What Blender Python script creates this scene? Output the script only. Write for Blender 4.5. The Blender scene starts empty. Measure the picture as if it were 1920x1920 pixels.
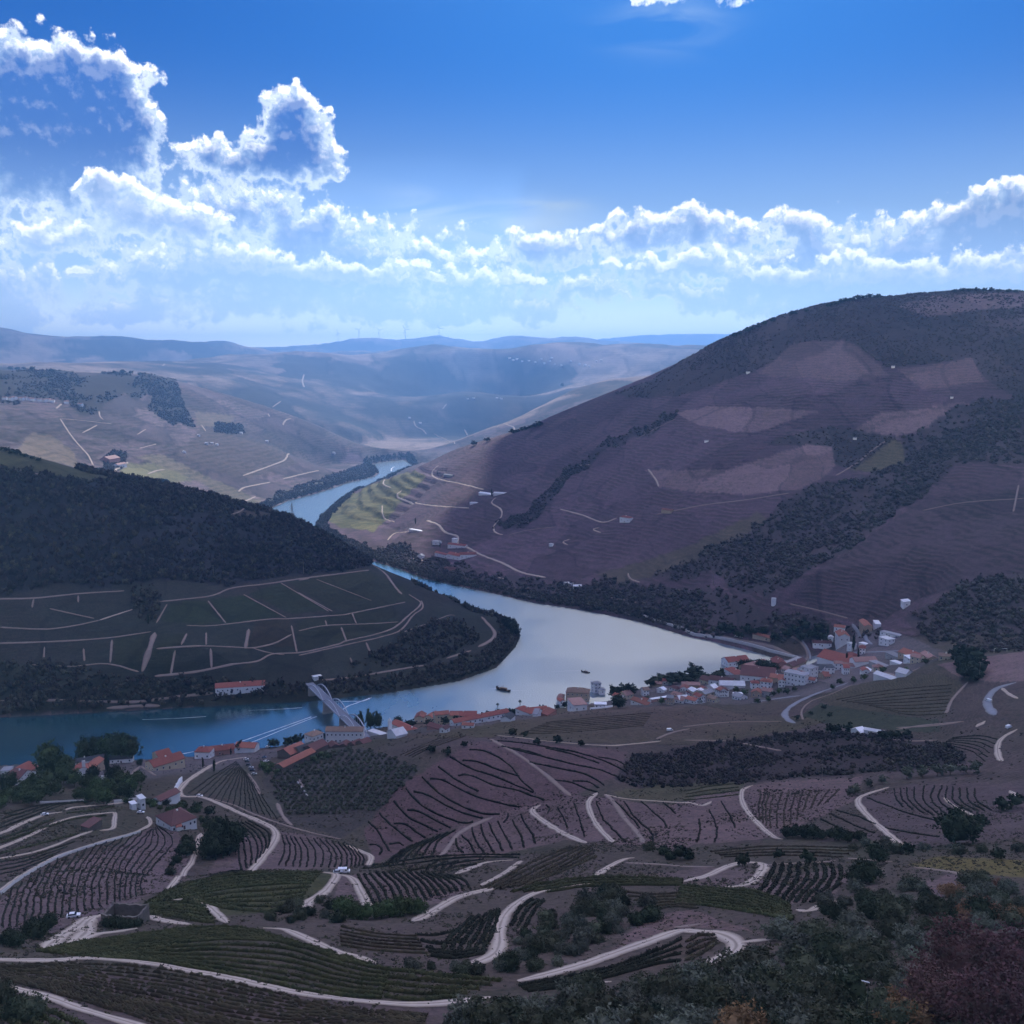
import bpy, bmesh, math, random
import numpy as np
from mathutils import Vector, Matrix

random.seed(7)
RNG = np.random.default_rng(7)
SC = bpy.context.scene
COLL = SC.collection

# ------------------------------------------------------------------ camera
H = 350.0                       # eye height above the river (m)
FPX = 1884.0                    # focal length in photo pixels (1920 wide)
HORIZON = 690.0                 # photo row of the horizon
PITCH = math.atan((960.0 - HORIZON) / FPX)
cam_d = bpy.data.cameras.new('camera')
cam = bpy.data.objects.new('camera', cam_d)
COLL.objects.link(cam)
cam.location = (0, 0, H)
cam.rotation_euler = (math.pi / 2 - PITCH, 0, 0)
cam_d.sensor_fit = 'HORIZONTAL'
cam_d.sensor_width = 36.0
cam_d.lens = 36.0 * FPX / 1920.0
cam_d.clip_start = 1.0
cam_d.clip_end = 90000.0
SC.camera = cam

# ------------------------------------------------------------------ light, sky, exposure
SUN_EL, SUN_AZ = math.radians(36.0), math.radians(9.0)     # azimuth clockwise from +Y
SUN_DIR = Vector((math.sin(SUN_AZ) * math.cos(SUN_EL), math.cos(SUN_AZ) * math.cos(SUN_EL), math.sin(SUN_EL)))
sun_d = bpy.data.lights.new('sun', 'SUN')
sun_d.energy = 5.0
sun_d.angle = math.radians(0.5)
sun_d.color = (1.0, 0.955, 0.88)
sun = bpy.data.objects.new('sun', sun_d)
COLL.objects.link(sun)
sun.rotation_euler = SUN_DIR.to_track_quat('Z', 'Y').to_euler()
vs = SC.view_settings
vs.view_transform = 'Standard'
vs.look = 'None'
vs.gamma = 1.0
vs.use_curve_mapping = False
vs.exposure = 0.52
SC.cycles.use_denoising = True
SC.cycles.volume_bounces = 0
SC.cycles.max_bounces = 7
SC.cycles.diffuse_bounces = 4
SC.cycles.glossy_bounces = 2
SC.cycles.transparent_max_bounces = 8
SC.cycles.sample_clamp_indirect = 4.0

# ---- sky: Nishita daylight with a bank of cumulus along the horizon, all in direction space
world = bpy.data.worlds.new('World')
SC.world = world
world.use_nodes = True

def sky_px(px, py):
    """photo pixel -> (azimuth, elevation) in degrees"""
    u, v = (px - 960.0) / FPX, (960.0 - py) / FPX
    c, s = math.cos(PITCH), math.sin(PITCH)
    x, y, z = u, c + v * s, -s + v * c
    return math.degrees(math.atan2(x, y)), math.degrees(math.atan2(z, math.hypot(x, y)))

class WT:
    def __init__(self, tree): self.t = tree
    def n(self, typ, **kw):
        nd = self.t.nodes.new(typ)
        for k, v in kw.items(): setattr(nd, k, v)
        return nd
    def put(self, sock, v):
        if isinstance(v, bpy.types.NodeSocket): self.t.links.new(v, sock)
        else: sock.default_value = v
    def m(self, op, a, b=0.0, c=0.0, clamp=False):
        nd = self.n('ShaderNodeMath', operation=op, use_clamp=clamp)
        for i, v in enumerate((a, b, c)): self.put(nd.inputs[i], v)
        return nd.outputs[0]
    def ss(self, x, lo, hi):
        nd = self.n('ShaderNodeMapRange', interpolation_type='SMOOTHSTEP')
        self.put(nd.inputs[0], x); self.put(nd.inputs[1], lo); self.put(nd.inputs[2], hi)
        nd.inputs[3].default_value = 0.0; nd.inputs[4].default_value = 1.0
        return nd.outputs[0]
    def mix(self, f, a, b, blend='MIX'):
        nd = self.n('ShaderNodeMix', data_type='RGBA', blend_type=blend)
        self.put(nd.inputs[0], f)
        for i, v in ((6, a), (7, b)):
            self.put(nd.inputs[i], (*v, 1.0) if isinstance(v, tuple) and len(v) == 3 else v)
        return nd.outputs[2]

# cloud heaps: photo px centre, half sizes in px, strength
BACK = [(1245, -16, 50, 18, 0.8), (1395, -16, 50, 18, 0.85), (55, 215, 150, 95, 1.25), (180, 225, 70, 75, 0.75), (205, 160, 45, 40, 0.5), (80, 125, 70, 32, 0.6), (255, 270, 26, 40, 0.55), (20, 310, 90, 60, 0.5), (150, 320, 80, 30, 0.25),
        (550, 258, 52, 58, 1.25), (553, 212, 26, 30, 0.6), (460, 302, 70, 24, 0.9), (612, 302, 40, 20, 0.8), (405, 285, 34, 22, 0.5),
        (440, 388, 76, 28, 0.7), (330, 405, 70, 24, 0.5), (590, 432, 66, 26, 0.85), (640, 490, 60, 26, 0.85), (530, 480, 70, 24, 0.5), (820, 492, 60, 24, 0.7), (720, 505, 60, 20, 0.55),
        (1010, 474, 48, 24, 0.8), (1100, 460, 60, 12, 0.65), (1185, 438, 34, 26, 0.8), (1300, 410, 40, 20, 0.85), (1240, 452, 44, 22, 0.55), (1360, 443, 42, 16, 0.8),
        (1515, 448, 22, 26, 0.85), (1530, 490, 55, 36, 0.75), (1430, 492, 40, 26, 0.6), (1660, 484, 55, 28, 0.8), (1685, 458, 24, 16, 0.6), (1830, 436, 66, 40, 1.0), (1910, 415, 60, 40, 0.95), (1970, 450, 90, 60, 0.9), (1462, 413, 22, 8, 0.85), (1730, 448, 16, 7, 0.7), (1760, 490, 50, 24, 0.6), (910, 515, 46, 18, 0.6)]
FRONT = [(195, 345, 34, 26, 0.95), (225, 375, 40, 22, 0.6), (280, 405, 90, 26, 0.95), (370, 420, 50, 18, 0.7), (110, 443, 66, 14, 0.8), (60, 460, 30, 10, 0.6),
         (400, 495, 70, 26, 0.85), (300, 520, 80, 16, 0.7), (500, 512, 90, 16, 0.75), (620, 522, 70, 16, 0.8), (720, 525, 60, 14, 0.75), (820, 532, 60, 14, 0.6), (930, 530, 40, 14, 0.6), (440, 565, 90, 12, 0.55), (560, 552, 60, 14, 0.5),
         (15, 572, 36, 44, 0.95), (240, 582, 60, 14, 0.7), (700, 568, 50, 16, 0.75), (760, 592, 60, 12, 0.5), (860, 575, 50, 16, 0.7), (970, 570, 60, 14, 0.65), (1000, 592, 50, 10, 0.55),
         (1230, 500, 70, 14, 0.85), (1340, 490, 40, 20, 0.6), (1420, 530, 60, 22, 0.7), (1540, 530, 50, 24, 0.75), (1640, 520, 60, 22, 0.8), (1760, 530, 80, 22, 0.7), (1880, 520, 70, 30, 0.75),
         (1100, 540, 42, 12, 0.85), (1310, 562, 36, 14, 0.75), (1420, 572, 70, 16, 0.65), (1245, 545, 40, 8, 0.6), (1560, 572, 60, 14, 0.6)]

AZ0, AZ1, EL0, EL1 = -45.0, 45.0, -4.0, 26.0
def heap_terms(heaps, extra, rank=9):
    """the heaps' outline field as a short sum of products f(az) g(el), each stored in curve nodes"""
    A = np.linspace(AZ0, AZ1, 241); E = np.linspace(EL0, EL1, 161)
    F = np.zeros((241, 161)); sc = math.degrees(1 / FPX)
    for px, py, sx, sy, a in heaps:
        az, el = sky_px(px, py)
        F += a * np.exp(-((A[:, None] - az) / (sx * sc * 1.1)) ** 2 - ((E[None] - el) / (sy * sc * 1.1)) ** 2)
    # more of the same bank beyond the frame on both sides
    for az in np.arange(31, 46, 3.0):
        for sgn in (-1, 1):
            F += extra * np.exp(-((A[:, None] - sgn * az) / 2.5) ** 2 - ((E[None] - 4.5 - 2 * math.sin(az)) / 1.8) ** 2)
    band = (0.40, 4.2, 2.6) if extra < 0.8 else (0.32, 7.0, 2.3)
    F += band[0] * np.exp(-((E[None] - band[1]) / band[2]) ** 2) * (0.75 + 0.5 * np.exp(-((A[:, None] + 14) / 11) ** 2) + 0.25 * np.exp(-((A[:, None] - 20) / 10) ** 2))
    F = np.minimum(F, 1.7)
    U, S, Vt = np.linalg.svd(F, full_matrices=False)
    return A, E, [(U[:, k] * math.sqrt(S[k]), Vt[k] * math.sqrt(S[k])) for k in range(rank)]

def density_group(heaps, extra, seed):
    g = bpy.data.node_groups.new('cloud_density', 'ShaderNodeTree')
    g.interface.new_socket('P', in_out='INPUT', socket_type='NodeSocketVector')
    g.interface.new_socket('D', in_out='OUTPUT', socket_type='NodeSocketFloat')
    w = WT(g)
    gi, go = w.n('NodeGroupInput'), w.n('NodeGroupOutput')
    # large eddies bend the outlines
    wn = w.n('ShaderNodeTexNoise', noise_dimensions='2D'); sh = w.n('ShaderNodeVectorMath', operation='ADD'); w.put(sh.inputs[0], gi.outputs[0]); sh.inputs[1].default_value = (seed * 7.3, seed * 3.1, 0)
    w.put(wn.inputs['Vector'], sh.outputs[0]); wn.inputs['Scale'].default_value = 0.9; wn.inputs['Detail'].default_value = 2
    off = w.n('ShaderNodeVectorMath', operation='MULTIPLY_ADD')
    w.put(off.inputs[0], wn.outputs['Color']); off.inputs[1].default_value = (1.3, 1.0, 0); off.inputs[2].default_value = (-0.65, -0.5, 0)
    ad = w.n('ShaderNodeVectorMath', operation='ADD'); w.put(ad.inputs[0], gi.outputs[0]); w.put(ad.inputs[1], off.outputs[0])
    sp = w.n('ShaderNodeSeparateXYZ'); w.put(sp.inputs[0], ad.outputs[0])
    ua = w.m('DIVIDE', w.m('SUBTRACT', sp.outputs[0], AZ0), AZ1 - AZ0, 0, True)
    ue = w.m('DIVIDE', w.m('SUBTRACT', sp.outputs[1], EL0), EL1 - EL0, 0, True)
    A, E, T = heap_terms(heaps, extra)
    def curves(u, xs, fs):
        lo = min(f.min() for f in fs); hi = max(f.max() for f in fs)
        cb = w.n('ShaderNodeCombineXYZ')
        for i in range(3): w.put(cb.inputs[i], u)
        nd = w.n('ShaderNodeRGBCurve')
        mp = nd.mapping
        mp.use_clip = True; mp.extend = 'HORIZONTAL'
        x = (xs - xs[0]) / (xs[-1] - xs[0])
        for i in range(3):
            cv = mp.curves[i]
            y = (fs[i] - lo) / (hi - lo)
            cv.points[0].location = (0, float(y[0])); cv.points[1].location = (1, float(y[-1]))
            for a_, b_ in zip(x[1:-1], y[1:-1]):
                cv.points.new(float(a_), float(b_))
            for p_ in cv.points: p_.handle_type = 'VECTOR'
        mp.update()
        w.put(nd.inputs['Color'], cb.outputs[0])
        o = w.n('ShaderNodeVectorMath', operation='MULTIPLY_ADD')
        w.put(o.inputs[0], nd.outputs[0]); o.inputs[1].default_value = (hi - lo,) * 3; o.inputs[2].default_value = (lo,) * 3
        return o.outputs[0]
    tot = None
    for k in range(0, len(T), 3):
        fa = curves(ua, A, [T[k + i][0] for i in range(3)])
        fe = curves(ue, E, [T[k + i][1] for i in range(3)])
        dp = w.n('ShaderNodeVectorMath', operation='DOT_PRODUCT'); w.put(dp.inputs[0], fa); w.put(dp.inputs[1], fe)
        tot = dp.outputs['Value'] if tot is None else w.m('ADD', tot, dp.outputs['Value'])
    vo = w.n('ShaderNodeTexVoronoi', feature='F1', normalize=False, voronoi_dimensions='2D')
    a2 = w.n('ShaderNodeVectorMath', operation='ADD'); w.put(a2.inputs[0], sh.outputs[0]); w.put(a2.inputs[1], off.outputs[0]); w.put(vo.inputs['Vector'], a2.outputs[0]); vo.inputs['Scale'].default_value = 0.9; vo.inputs['Detail'].default_value = 3.0; vo.inputs['Roughness'].default_value = 0.5; vo.inputs['Lacunarity'].default_value = 2.4
    fn = w.n('ShaderNodeTexNoise', noise_dimensions='2D'); w.put(fn.inputs['Vector'], sh.outputs[0]); fn.inputs['Scale'].default_value = 0.85; fn.inputs['Detail'].default_value = 6; fn.inputs['Roughness'].default_value = 0.58
    d = w.m('MULTIPLY_ADD', vo.outputs['Distance'], -0.30, tot)
    d = w.m('MULTIPLY_ADD', w.m('SUBTRACT', fn.outputs['Fac'], 0.5), 1.5, d)
    d = w.m('SUBTRACT', d, w.m('MULTIPLY_ADD', w.ss(tot, 0.35, 0.02), 0.6, 0.0))
    g.links.new(d, go.inputs[0])
    return g

def build_world():
    w = WT(world.node_tree)
    t = w.t
    bg = t.nodes['Background']
    sky = w.n('ShaderNodeTexSky', sky_type='NISHITA', sun_disc=False, sun_elevation=SUN_EL, sun_rotation=SUN_AZ, altitude=300.0, air_density=1.0, dust_density=0.6, ozone_density=3.0)
    geo = w.n('ShaderNodeTexCoord')
    sep = w.n('ShaderNodeSeparateXYZ'); w.put(sep.inputs[0], geo.outputs['Generated'])
    x, y, z = sep.outputs
    az = w.m('MULTIPLY', w.m('ARCTAN2', x, y), 57.29578)
    el = w.m('MULTIPLY', w.m('ARCSINE', z), 57.29578)
    P = w.n('ShaderNodeCombineXYZ'); w.put(P.inputs[0], az); w.put(P.inputs[1], el)
    up = w.n('ShaderNodeVectorMath', operation='ADD'); w.put(up.inputs[0], P.outputs[0]); up.inputs[1].default_value = (0.12, 0.42, 0)
    def layer(heaps, extra, seed):
        grp = density_group(heaps, extra, seed)
        out = []
        for vec in (P.outputs[0], up.outputs[0]):
            nd = w.n('ShaderNodeGroup'); nd.node_tree = grp; w.put(nd.inputs[0], vec); out.append(nd.outputs[0])
        return out
    # clear sky, deepened towards a polarised blue
    c = w.mix(1.0, sky.outputs[0], SKY_TINT, 'MULTIPLY')
    hs = w.n('ShaderNodeHueSaturation'); w.put(hs.inputs['Color'], c); hs.inputs['Saturation'].default_value = SKY_SAT; hs.inputs['Value'].default_value = SKY_VAL
    c = hs.outputs[0]
    # bright misty air low down
    mist = w.m('POWER', w.ss(el, 19.5, -2.5), 1.75)
    c = w.mix(w.m('MULTIPLY', mist, 0.93), c, MIST)
    low = w.m('POWER', w.ss(el, 5.5, -0.5), 1.5)
    c = w.mix(low, c, GLOW)
    # aureole round the hidden sun
    dt = w.n('ShaderNodeVectorMath', operation='DOT_PRODUCT'); w.put(dt.inputs[0], geo.outputs['Generated']); dt.inputs[1].default_value = SUN_DIR[:]
    ang = w.m('MULTIPLY', w.m('ARCCOSINE', w.m('MINIMUM', dt.outputs['Value'], 1.0)), 57.29578)
    au = w.m('EXPONENT', w.m('DIVIDE', ang, -13.0))
    c = w.mix(w.m('MULTIPLY', au, 0.25), c, (4.2, 6.2, 7.6), 'ADD')
    # thin high cloud
    hv = w.n('ShaderNodeVectorMath', operation='MULTIPLY'); w.put(hv.inputs[0], P.outputs[0]); hv.inputs[1].default_value = (0.12, 0.55, 1)
    hn = w.n('ShaderNodeTexNoise', noise_dimensions='2D'); w.put(hn.inputs['Vector'], hv.outputs[0]); hn.inputs['Scale'].default_value = 1.3; hn.inputs['Detail'].default_value = 6; hn.inputs['Distortion'].default_value = 0.6
    cirrus = None
    for px, py, sx, sy, a in ((960, 425, 130, 38, 1.1), (790, 400, 60, 40, 0.7), (1030, 385, 70, 10, 0.5), (420, 470, 330, 90, 0.55), (1250, 40, 90, 40, 0.45), (1500, 520, 420, 60, 0.5)):
        a0, e0 = sky_px(px, py); sc = math.degrees(1 / FPX)
        q = w.m('ADD', w.m('POWER', w.m('DIVIDE', w.m('SUBTRACT', az, a0), sx * sc), 2.0), w.m('POWER', w.m('DIVIDE', w.m('SUBTRACT', el, e0), sy * sc), 2.0))
        e = w.m('MULTIPLY', w.m('EXPONENT', w.m('MULTIPLY', q, -1.0)), a)
        cirrus = e if cirrus is None else w.m('ADD', cirrus, e)
    cirrus = w.m('MULTIPLY', cirrus, w.ss(hn.outputs['Fac'], 0.30, 0.72))
    c = w.mix(w.m('MULTIPLY', cirrus, 0.75, 0, True), c, CIRRUS)
    fz = w.n('ShaderNodeTexNoise', noise_dimensions='2D'); w.put(fz.inputs['Vector'], P.outputs[0]); fz.inputs['Scale'].default_value = 0.45; fz.inputs['Detail'].default_value = 3
    fineN = fz.outputs['Fac']
    # cumulus: translucent bright edges against the sun, blue-grey hearts
    heart = w.mix(w.ss(el, 1.0, 12.0), HEART_LOW, HEART_HIGH)
    for heaps, extra, seed, hm in ((BACK, 0.9, 0.0, 1.0), (FRONT, 0.6, 1.0, 0.55)):
        d0, d1 = layer(heaps, extra, seed)
        soft = w.ss(d0, -0.02, 0.32)                                    # wisps at the edge
        deep = w.ss(d0, 0.15, 1.0)
        rim = w.m('MULTIPLY', w.ss(w.m('SUBTRACT', d0, d1), 0.04, 0.46), w.m('MULTIPLY_ADD', deep, -0.85, 1.0))
        thin = w.m('MULTIPLY', w.ss(d0, 0.60, 0.10), w.m('MULTIPLY_ADD', fineN, 1.1, 0.0))
        lit = w.m('MAXIMUM', rim, w.m('MULTIPLY', thin, 0.8), 0, True)
        body = w.mix(w.m('MULTIPLY', deep, hm), MID, heart)
        cc = w.mix(lit, body, CLOUD)
        # the flat bases melt into the mist
        base = w.m('MULTIPLY_ADD', lit, 0.45, w.m('MULTIPLY_ADD', w.ss(el, 1.0, 9.0), 0.10, 0.58), True)
        fade = w.m('MULTIPLY', w.ss(el, -0.5, 2.8), base)
        c = w.mix(w.m('MULTIPLY', soft, fade, 0, True), c, cc)
    w.put(bg.inputs['Color'], c)
    bg.inputs['Strength'].default_value = 0.12

SKY_TINT, SKY_SAT, SKY_VAL = (0.02, 0.44, 1.22), 1.42, 0.39
GLOW = (30.0, 27.5, 16.5)
MIST, CIRRUS, CLOUD, MID = (8.2, 10.4, 11.6), (4.6, 5.8, 6.8), (12.0, 12.1, 11.9), (5.0, 6.4, 8.2)
HEART_LOW, HEART_HIGH = (3.8, 5.4, 7.6), (0.42, 1.35, 4.3)
build_world()
world.cycles.sampling_method = 'MANUAL'
world.cycles.sample_map_resolution = 512


# ------------------------------------------------------------------ photo pixel <-> world helpers
_cp, _sp = math.cos(PITCH), math.sin(PITCH)

def ray(px, py):
    """world direction of the line of sight through a photo pixel"""
    u = (np.asarray(px, float) - 960.0) / FPX
    v = (960.0 - np.asarray(py, float)) / FPX
    return u, _cp + v * _sp, -_sp + v * _cp

def az_slope(px, py):
    x, y, z = ray(px, py)
    return np.arctan2(x, y), z / np.hypot(x, y)

def project(x, y, z):
    """world -> photo pixel"""
    z = z - H
    d = y * _cp - z * _sp
    return 960 + FPX * x / d, 960 - FPX * (y * _sp + z * _cp) / d

def on_plane(px, py, z=0.0):
    a, s = az_slope(px, py)
    r = (z - H) / s
    return r * np.sin(a), r * np.cos(a)

# ------------------------------------------------------------------ value noise
def _hash(ix, iy, seed):
    h = (ix.astype(np.uint32) * np.uint32(374761393) + iy.astype(np.uint32) * np.uint32(668265263) + np.uint32(seed * 144665 + 7))
    h = (h ^ (h >> np.uint32(13))) * np.uint32(1274126177)
    h = h ^ (h >> np.uint32(16))
    return (h & np.uint32(0xffffff)).astype(np.float32) / np.float32(0xffffff)

def vnoise(x, y, seed=0):
    fx, fy = np.floor(x), np.floor(y)
    ix, iy = fx.astype(np.int64), fy.astype(np.int64)
    tx, ty = (x - fx).astype(np.float32), (y - fy).astype(np.float32)
    tx = tx * tx * (3 - 2 * tx); ty = ty * ty * (3 - 2 * ty)
    a, b = _hash(ix, iy, seed), _hash(ix + 1, iy, seed)
    c, d = _hash(ix, iy + 1, seed), _hash(ix + 1, iy + 1, seed)
    return (a + (b - a) * tx) + ((c + (d - c) * tx) - (a + (b - a) * tx)) * ty

def fbm(x, y, octaves=4, seed=0, gain=0.5):
    out, amp, tot = 0, 1.0, 0
    for k in range(octaves):
        out = out + amp * vnoise(x * 2 ** k + 17.3 * k, y * 2 ** k - 9.1 * k, seed + k)
        tot += amp; amp *= gain
    return out / tot * 2 - 1            # -1..1

def in_poly(px, py, poly):
    poly = np.asarray(poly, float)
    inside = np.zeros(px.shape, bool)
    x0, y0 = poly[:, 0].min(), poly[:, 1].min(); x1, y1 = poly[:, 0].max(), poly[:, 1].max()
    sel = (px >= x0) & (px <= x1) & (py >= y0) & (py <= y1)
    if not sel.any():
        return inside
    qx, qy = px[sel], py[sel]
    ins = np.zeros(qx.shape, bool)
    n = len(poly)
    for i in range(n):
        ax, ay = poly[i]; bx, by = poly[(i + 1) % n]
        if ay == by:
            continue
        c = ((ay > qy) != (by > qy)) & (qx < (bx - ax) * (qy - ay) / (by - ay) + ax)
        ins ^= c
    inside[sel] = ins
    return inside

def poly_dist(qx, qy, poly):
    """unsigned distance of points to a closed polyline (world)"""
    d2 = np.full(qx.shape, 1e12)
    n = len(poly)
    for i in range(n):
        ax, ay = poly[i]; bx, by = poly[(i + 1) % n]
        ex, ey = bx - ax, by - ay
        L = ex * ex + ey * ey + 1e-9
        t = np.clip(((qx - ax) * ex + (qy - ay) * ey) / L, 0, 1)
        d2 = np.minimum(d2, (qx - ax - t * ex) ** 2 + (qy - ay - t * ey) ** 2)
    return np.sqrt(d2)

# ------------------------------------------------------------------ the lie of the land
# every control point: photo pixel + horizontal distance (m) from the viewpoint
CP = []
def col(px, lst):
    for y, r in lst:
        CP.append((px, y, r))
def ridge(lst, back=0.0, drop=0.0):
    """a crest line (px, py, r) with the ground falling away behind it"""
    for px, py, r in lst:
        CP.append((px, py, r))
        if back:
            CP.append((px, py + drop, r * back))
def shore(lst, z=1.0):
    for px, py in lst:
        a, s = az_slope(px, py)
        CP.append((px, py, float((z - H) / s)))

for p in (-350, -150, 0):
    col(p, [(2150, 130), (1920, 215), (1830, 255), (1770, 290), (1740, 330), (1690, 395), (1640, 470), (1590, 540), (1540, 610), (1500, 680), (1460, 770)])
col(200, [(2150, 130), (1920, 205), (1830, 245), (1780, 280), (1745, 320), (1700, 385), (1640, 450), (1590, 520), (1545, 590), (1510, 650), (1470, 740)])
col(330, [(1920, 205), (1820, 245), (1760, 285), (1720, 325), (1690, 365), (1658, 420), (1650, 480), (1600, 530), (1550, 590), (1500, 680), (1450, 770)])
col(480, [(2150, 130), (1920, 205), (1820, 245), (1750, 290), (1720, 330), (1680, 370), (1638, 425), (1628, 490), (1580, 550), (1530, 620), (1490, 700), (1440, 790)])
col(640, [(1920, 205), (1850, 235), (1760, 285), (1710, 340), (1670, 385), (1640, 420), (1625, 490), (1600, 530), (1560, 580), (1500, 660), (1450, 730), (1410, 810)])
col(800, [(2150, 130), (1920, 205), (1850, 235), (1790, 265), (1740, 310), (1690, 365), (1645, 415), (1620, 500), (1580, 560), (1520, 600), (1450, 645), (1400, 690), (1385, 760), (1365, 860)])
col(960, [(1920, 200), (1850, 235), (1790, 265), (1740, 310), (1690, 360), (1640, 410), (1610, 480), (1570, 560), (1520, 600), (1450, 650), (1395, 690), (1385, 740), (1350, 850)])
col(1100, [(2150, 125), (1920, 200), (1830, 240), (1780, 270), (1740, 300), (1690, 340), (1650, 385), (1600, 450), (1560, 520), (1500, 600), (1450, 650), (1400, 700), (1380, 780), (1340, 880)])
col(1280, [(1920, 190), (1830, 235), (1780, 265), (1740, 295), (1690, 335), (1640, 385), (1600, 430), (1560, 500), (1500, 590), (1470, 650), (1440, 720), (1390, 790), (1340, 870), (1315, 940)])
col(1440, [(2150, 120), (1920, 180), (1830, 225), (1760, 270), (1720, 300), (1660, 360), (1610, 420), (1560, 500), (1500, 590), (1460, 650), (1420, 730), (1380, 800), (1340, 890), (1300, 990), (1260, 1075)])
col(1600, [(1920, 170), (1800, 230), (1720, 285), (1650, 355), (1600, 420), (1540, 510), (1480, 600), (1440, 670), (1390, 760), (1340, 850), (1300, 930), (1260, 1050), (1220, 1150)])
col(1760, [(2150, 115), (1920, 165), (1800, 220), (1720, 275), (1650, 345), (1600, 410), (1540, 500), (1480, 590), (1440, 660), (1390, 740), (1340, 820), (1300, 880), (1240, 980), (1200, 1120)])
for p in (1920, 2120, 2350):
    col(p, [(2150, 110), (1920, 160), (1800, 215), (1720, 270), (1650, 340), (1600, 400), (1540, 490), (1480, 570), (1440, 630), (1390, 700), (1330, 780), (1290, 840), (1240, 930), (1200, 1080)])
# viewpoint hillside itself
for p in (-350, 300, 960, 1500, 2350):
    col(p, [(2900, 60), (3600, 30)])

# left hill (wooded crest, terraced vineyards down to the bridge)
ridge([(-300, 800, 1560), (-120, 812, 1590), (0, 840, 1600), (100, 870, 1590), (250, 905, 1570), (380, 925, 1560), (500, 958, 1565), (590, 992, 1580), (650, 1025, 1585)], 1.28, 45)
ridge([(700, 1060, 1560), (780, 1092, 1490), (850, 1122, 1430), (930, 1156, 1345)], 1.05, 9)
col(0, [(1100, 1290)]); col(300, [(1095, 1290)]); col(560, [(1085, 1330)]); col(-200, [(1100, 1290)])
col(0, [(1260, 1075)]); col(300, [(1260, 1080)]); col(560, [(1240, 1120)]); col(760, [(1200, 1190)]); col(850, [(1180, 1250)])
# right hill
ridge([(700, 906, 2740), (780, 877, 2760), (870, 838, 2700), (960, 812, 2600), (1050, 775, 2500), (1150, 740, 2420), (1220, 712, 2380), (1300, 666, 2350), (1380, 630, 2320), (1450, 602, 2300), (1560, 572, 2300), (1640, 561, 2320), (1700, 560, 2350), (1800, 548, 2400), (1920, 547, 2450), (2100, 555, 2450), (2350, 570, 2450)], 1.3, 60)
col(1500, [(1000, 1530), (900, 1700), (1100, 1330)]); col(1650, [(880, 1780), (960, 1600)])
col(1800, [(1000, 1430), (860, 1700), (1100, 1250)]); col(1350, [(860, 1770), (960, 1620)]); col(1150, [(960, 1760), (1050, 1600)])
col(1060, [(900, 2010), (980, 1800)]); col(900, [(960, 1990), (900, 2250)]); col(1920, [(1000, 1400), (1120, 1180)]); col(2150, [(1000, 1400), (1120, 1180)])
col(1600, [(1160, 1240)]); col(1450, [(1180, 1270)]); col(1750, [(1160, 1190)]); col(700, [(960, 2330)]); col(760, [(1000, 2010)])
# far left hill, in sun
ridge([(-250, 685, 3800), (0, 692, 3800), (100, 695, 3800), (200, 700, 3800), (290, 702, 3800), (400, 736, 3850), (500, 763, 3900), (600, 801, 3950), (680, 836, 3950)], 1.15, 14)
col(0, [(830, 2600), (760, 3150)]); col(-250, [(830, 2600), (760, 3150)]); col(200, [(870, 2620), (790, 3100)]); col(330, [(912, 2600), (840, 2950), (770, 3450)]); col(450, [(860, 3050)]); col(560, [(860, 3250)])
# spur behind the right hill and knoll
ridge([(820, 846, 4050), (900, 806, 4250), (1000, 761, 4450), (1080, 722, 4550), (1130, 706, 4650), (1240, 696, 4800), (1400, 690, 4800)], 1.18, 22)
ridge([(790, 752, 5400), (870, 737, 5500), (950, 747, 5500)], 1.1, 10)
col(740, [(845, 4200)]); col(660, [(740, 5600), (800, 4700)]); col(560, [(720, 5600)]); col(480, [(700, 5700)]); col(420, [(710, 5000)])
# plateau
ridge([(-250, 686, 6200), (0, 684, 6200), (180, 686, 6200), (300, 680, 6400), (420, 672, 6600), (520, 669, 6600), (660, 666, 6600), (750, 664, 6600), (850, 661, 6600), (1000, 660, 6600), (1100, 656, 6600), (1200, 651, 6600), (1290, 652, 6600), (1500, 655, 6600), (1900, 660, 6600), (2300, 660, 6600)], 1.2, 10)
# far ridges
ridge([(-250, 618, 8600), (0, 621, 8600), (60, 626, 8600), (160, 633, 8600), (230, 638, 8600), (300, 642, 8600), (400, 639, 8600), (480, 646, 8600), (560, 656, 8600), (640, 654, 8600), (690, 655, 8700), (760, 662, 8800)], 1.12, 16)
ridge([(440, 650, 11500), (540, 646, 11500), (640, 637, 11500), (700, 632, 11500), (760, 635, 11500), (822, 630, 11500), (870, 639, 11500), (950, 628, 11500), (1010, 631, 11500), (1060, 626, 11500), (1110, 631, 11500), (1180, 641, 11500), (1260, 649, 11500)], 1.12, 16)
ridge([(-250, 640, 15000), (200, 650, 15000), (700, 648, 15000), (1100, 640, 15000), (1180, 631, 15000), (1240, 626, 15000), (1340, 624, 15000), (1400, 629, 15000), (1500, 640, 15000), (1900, 640, 15000), (2300, 640, 15000)], 1.1, 14)

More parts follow.
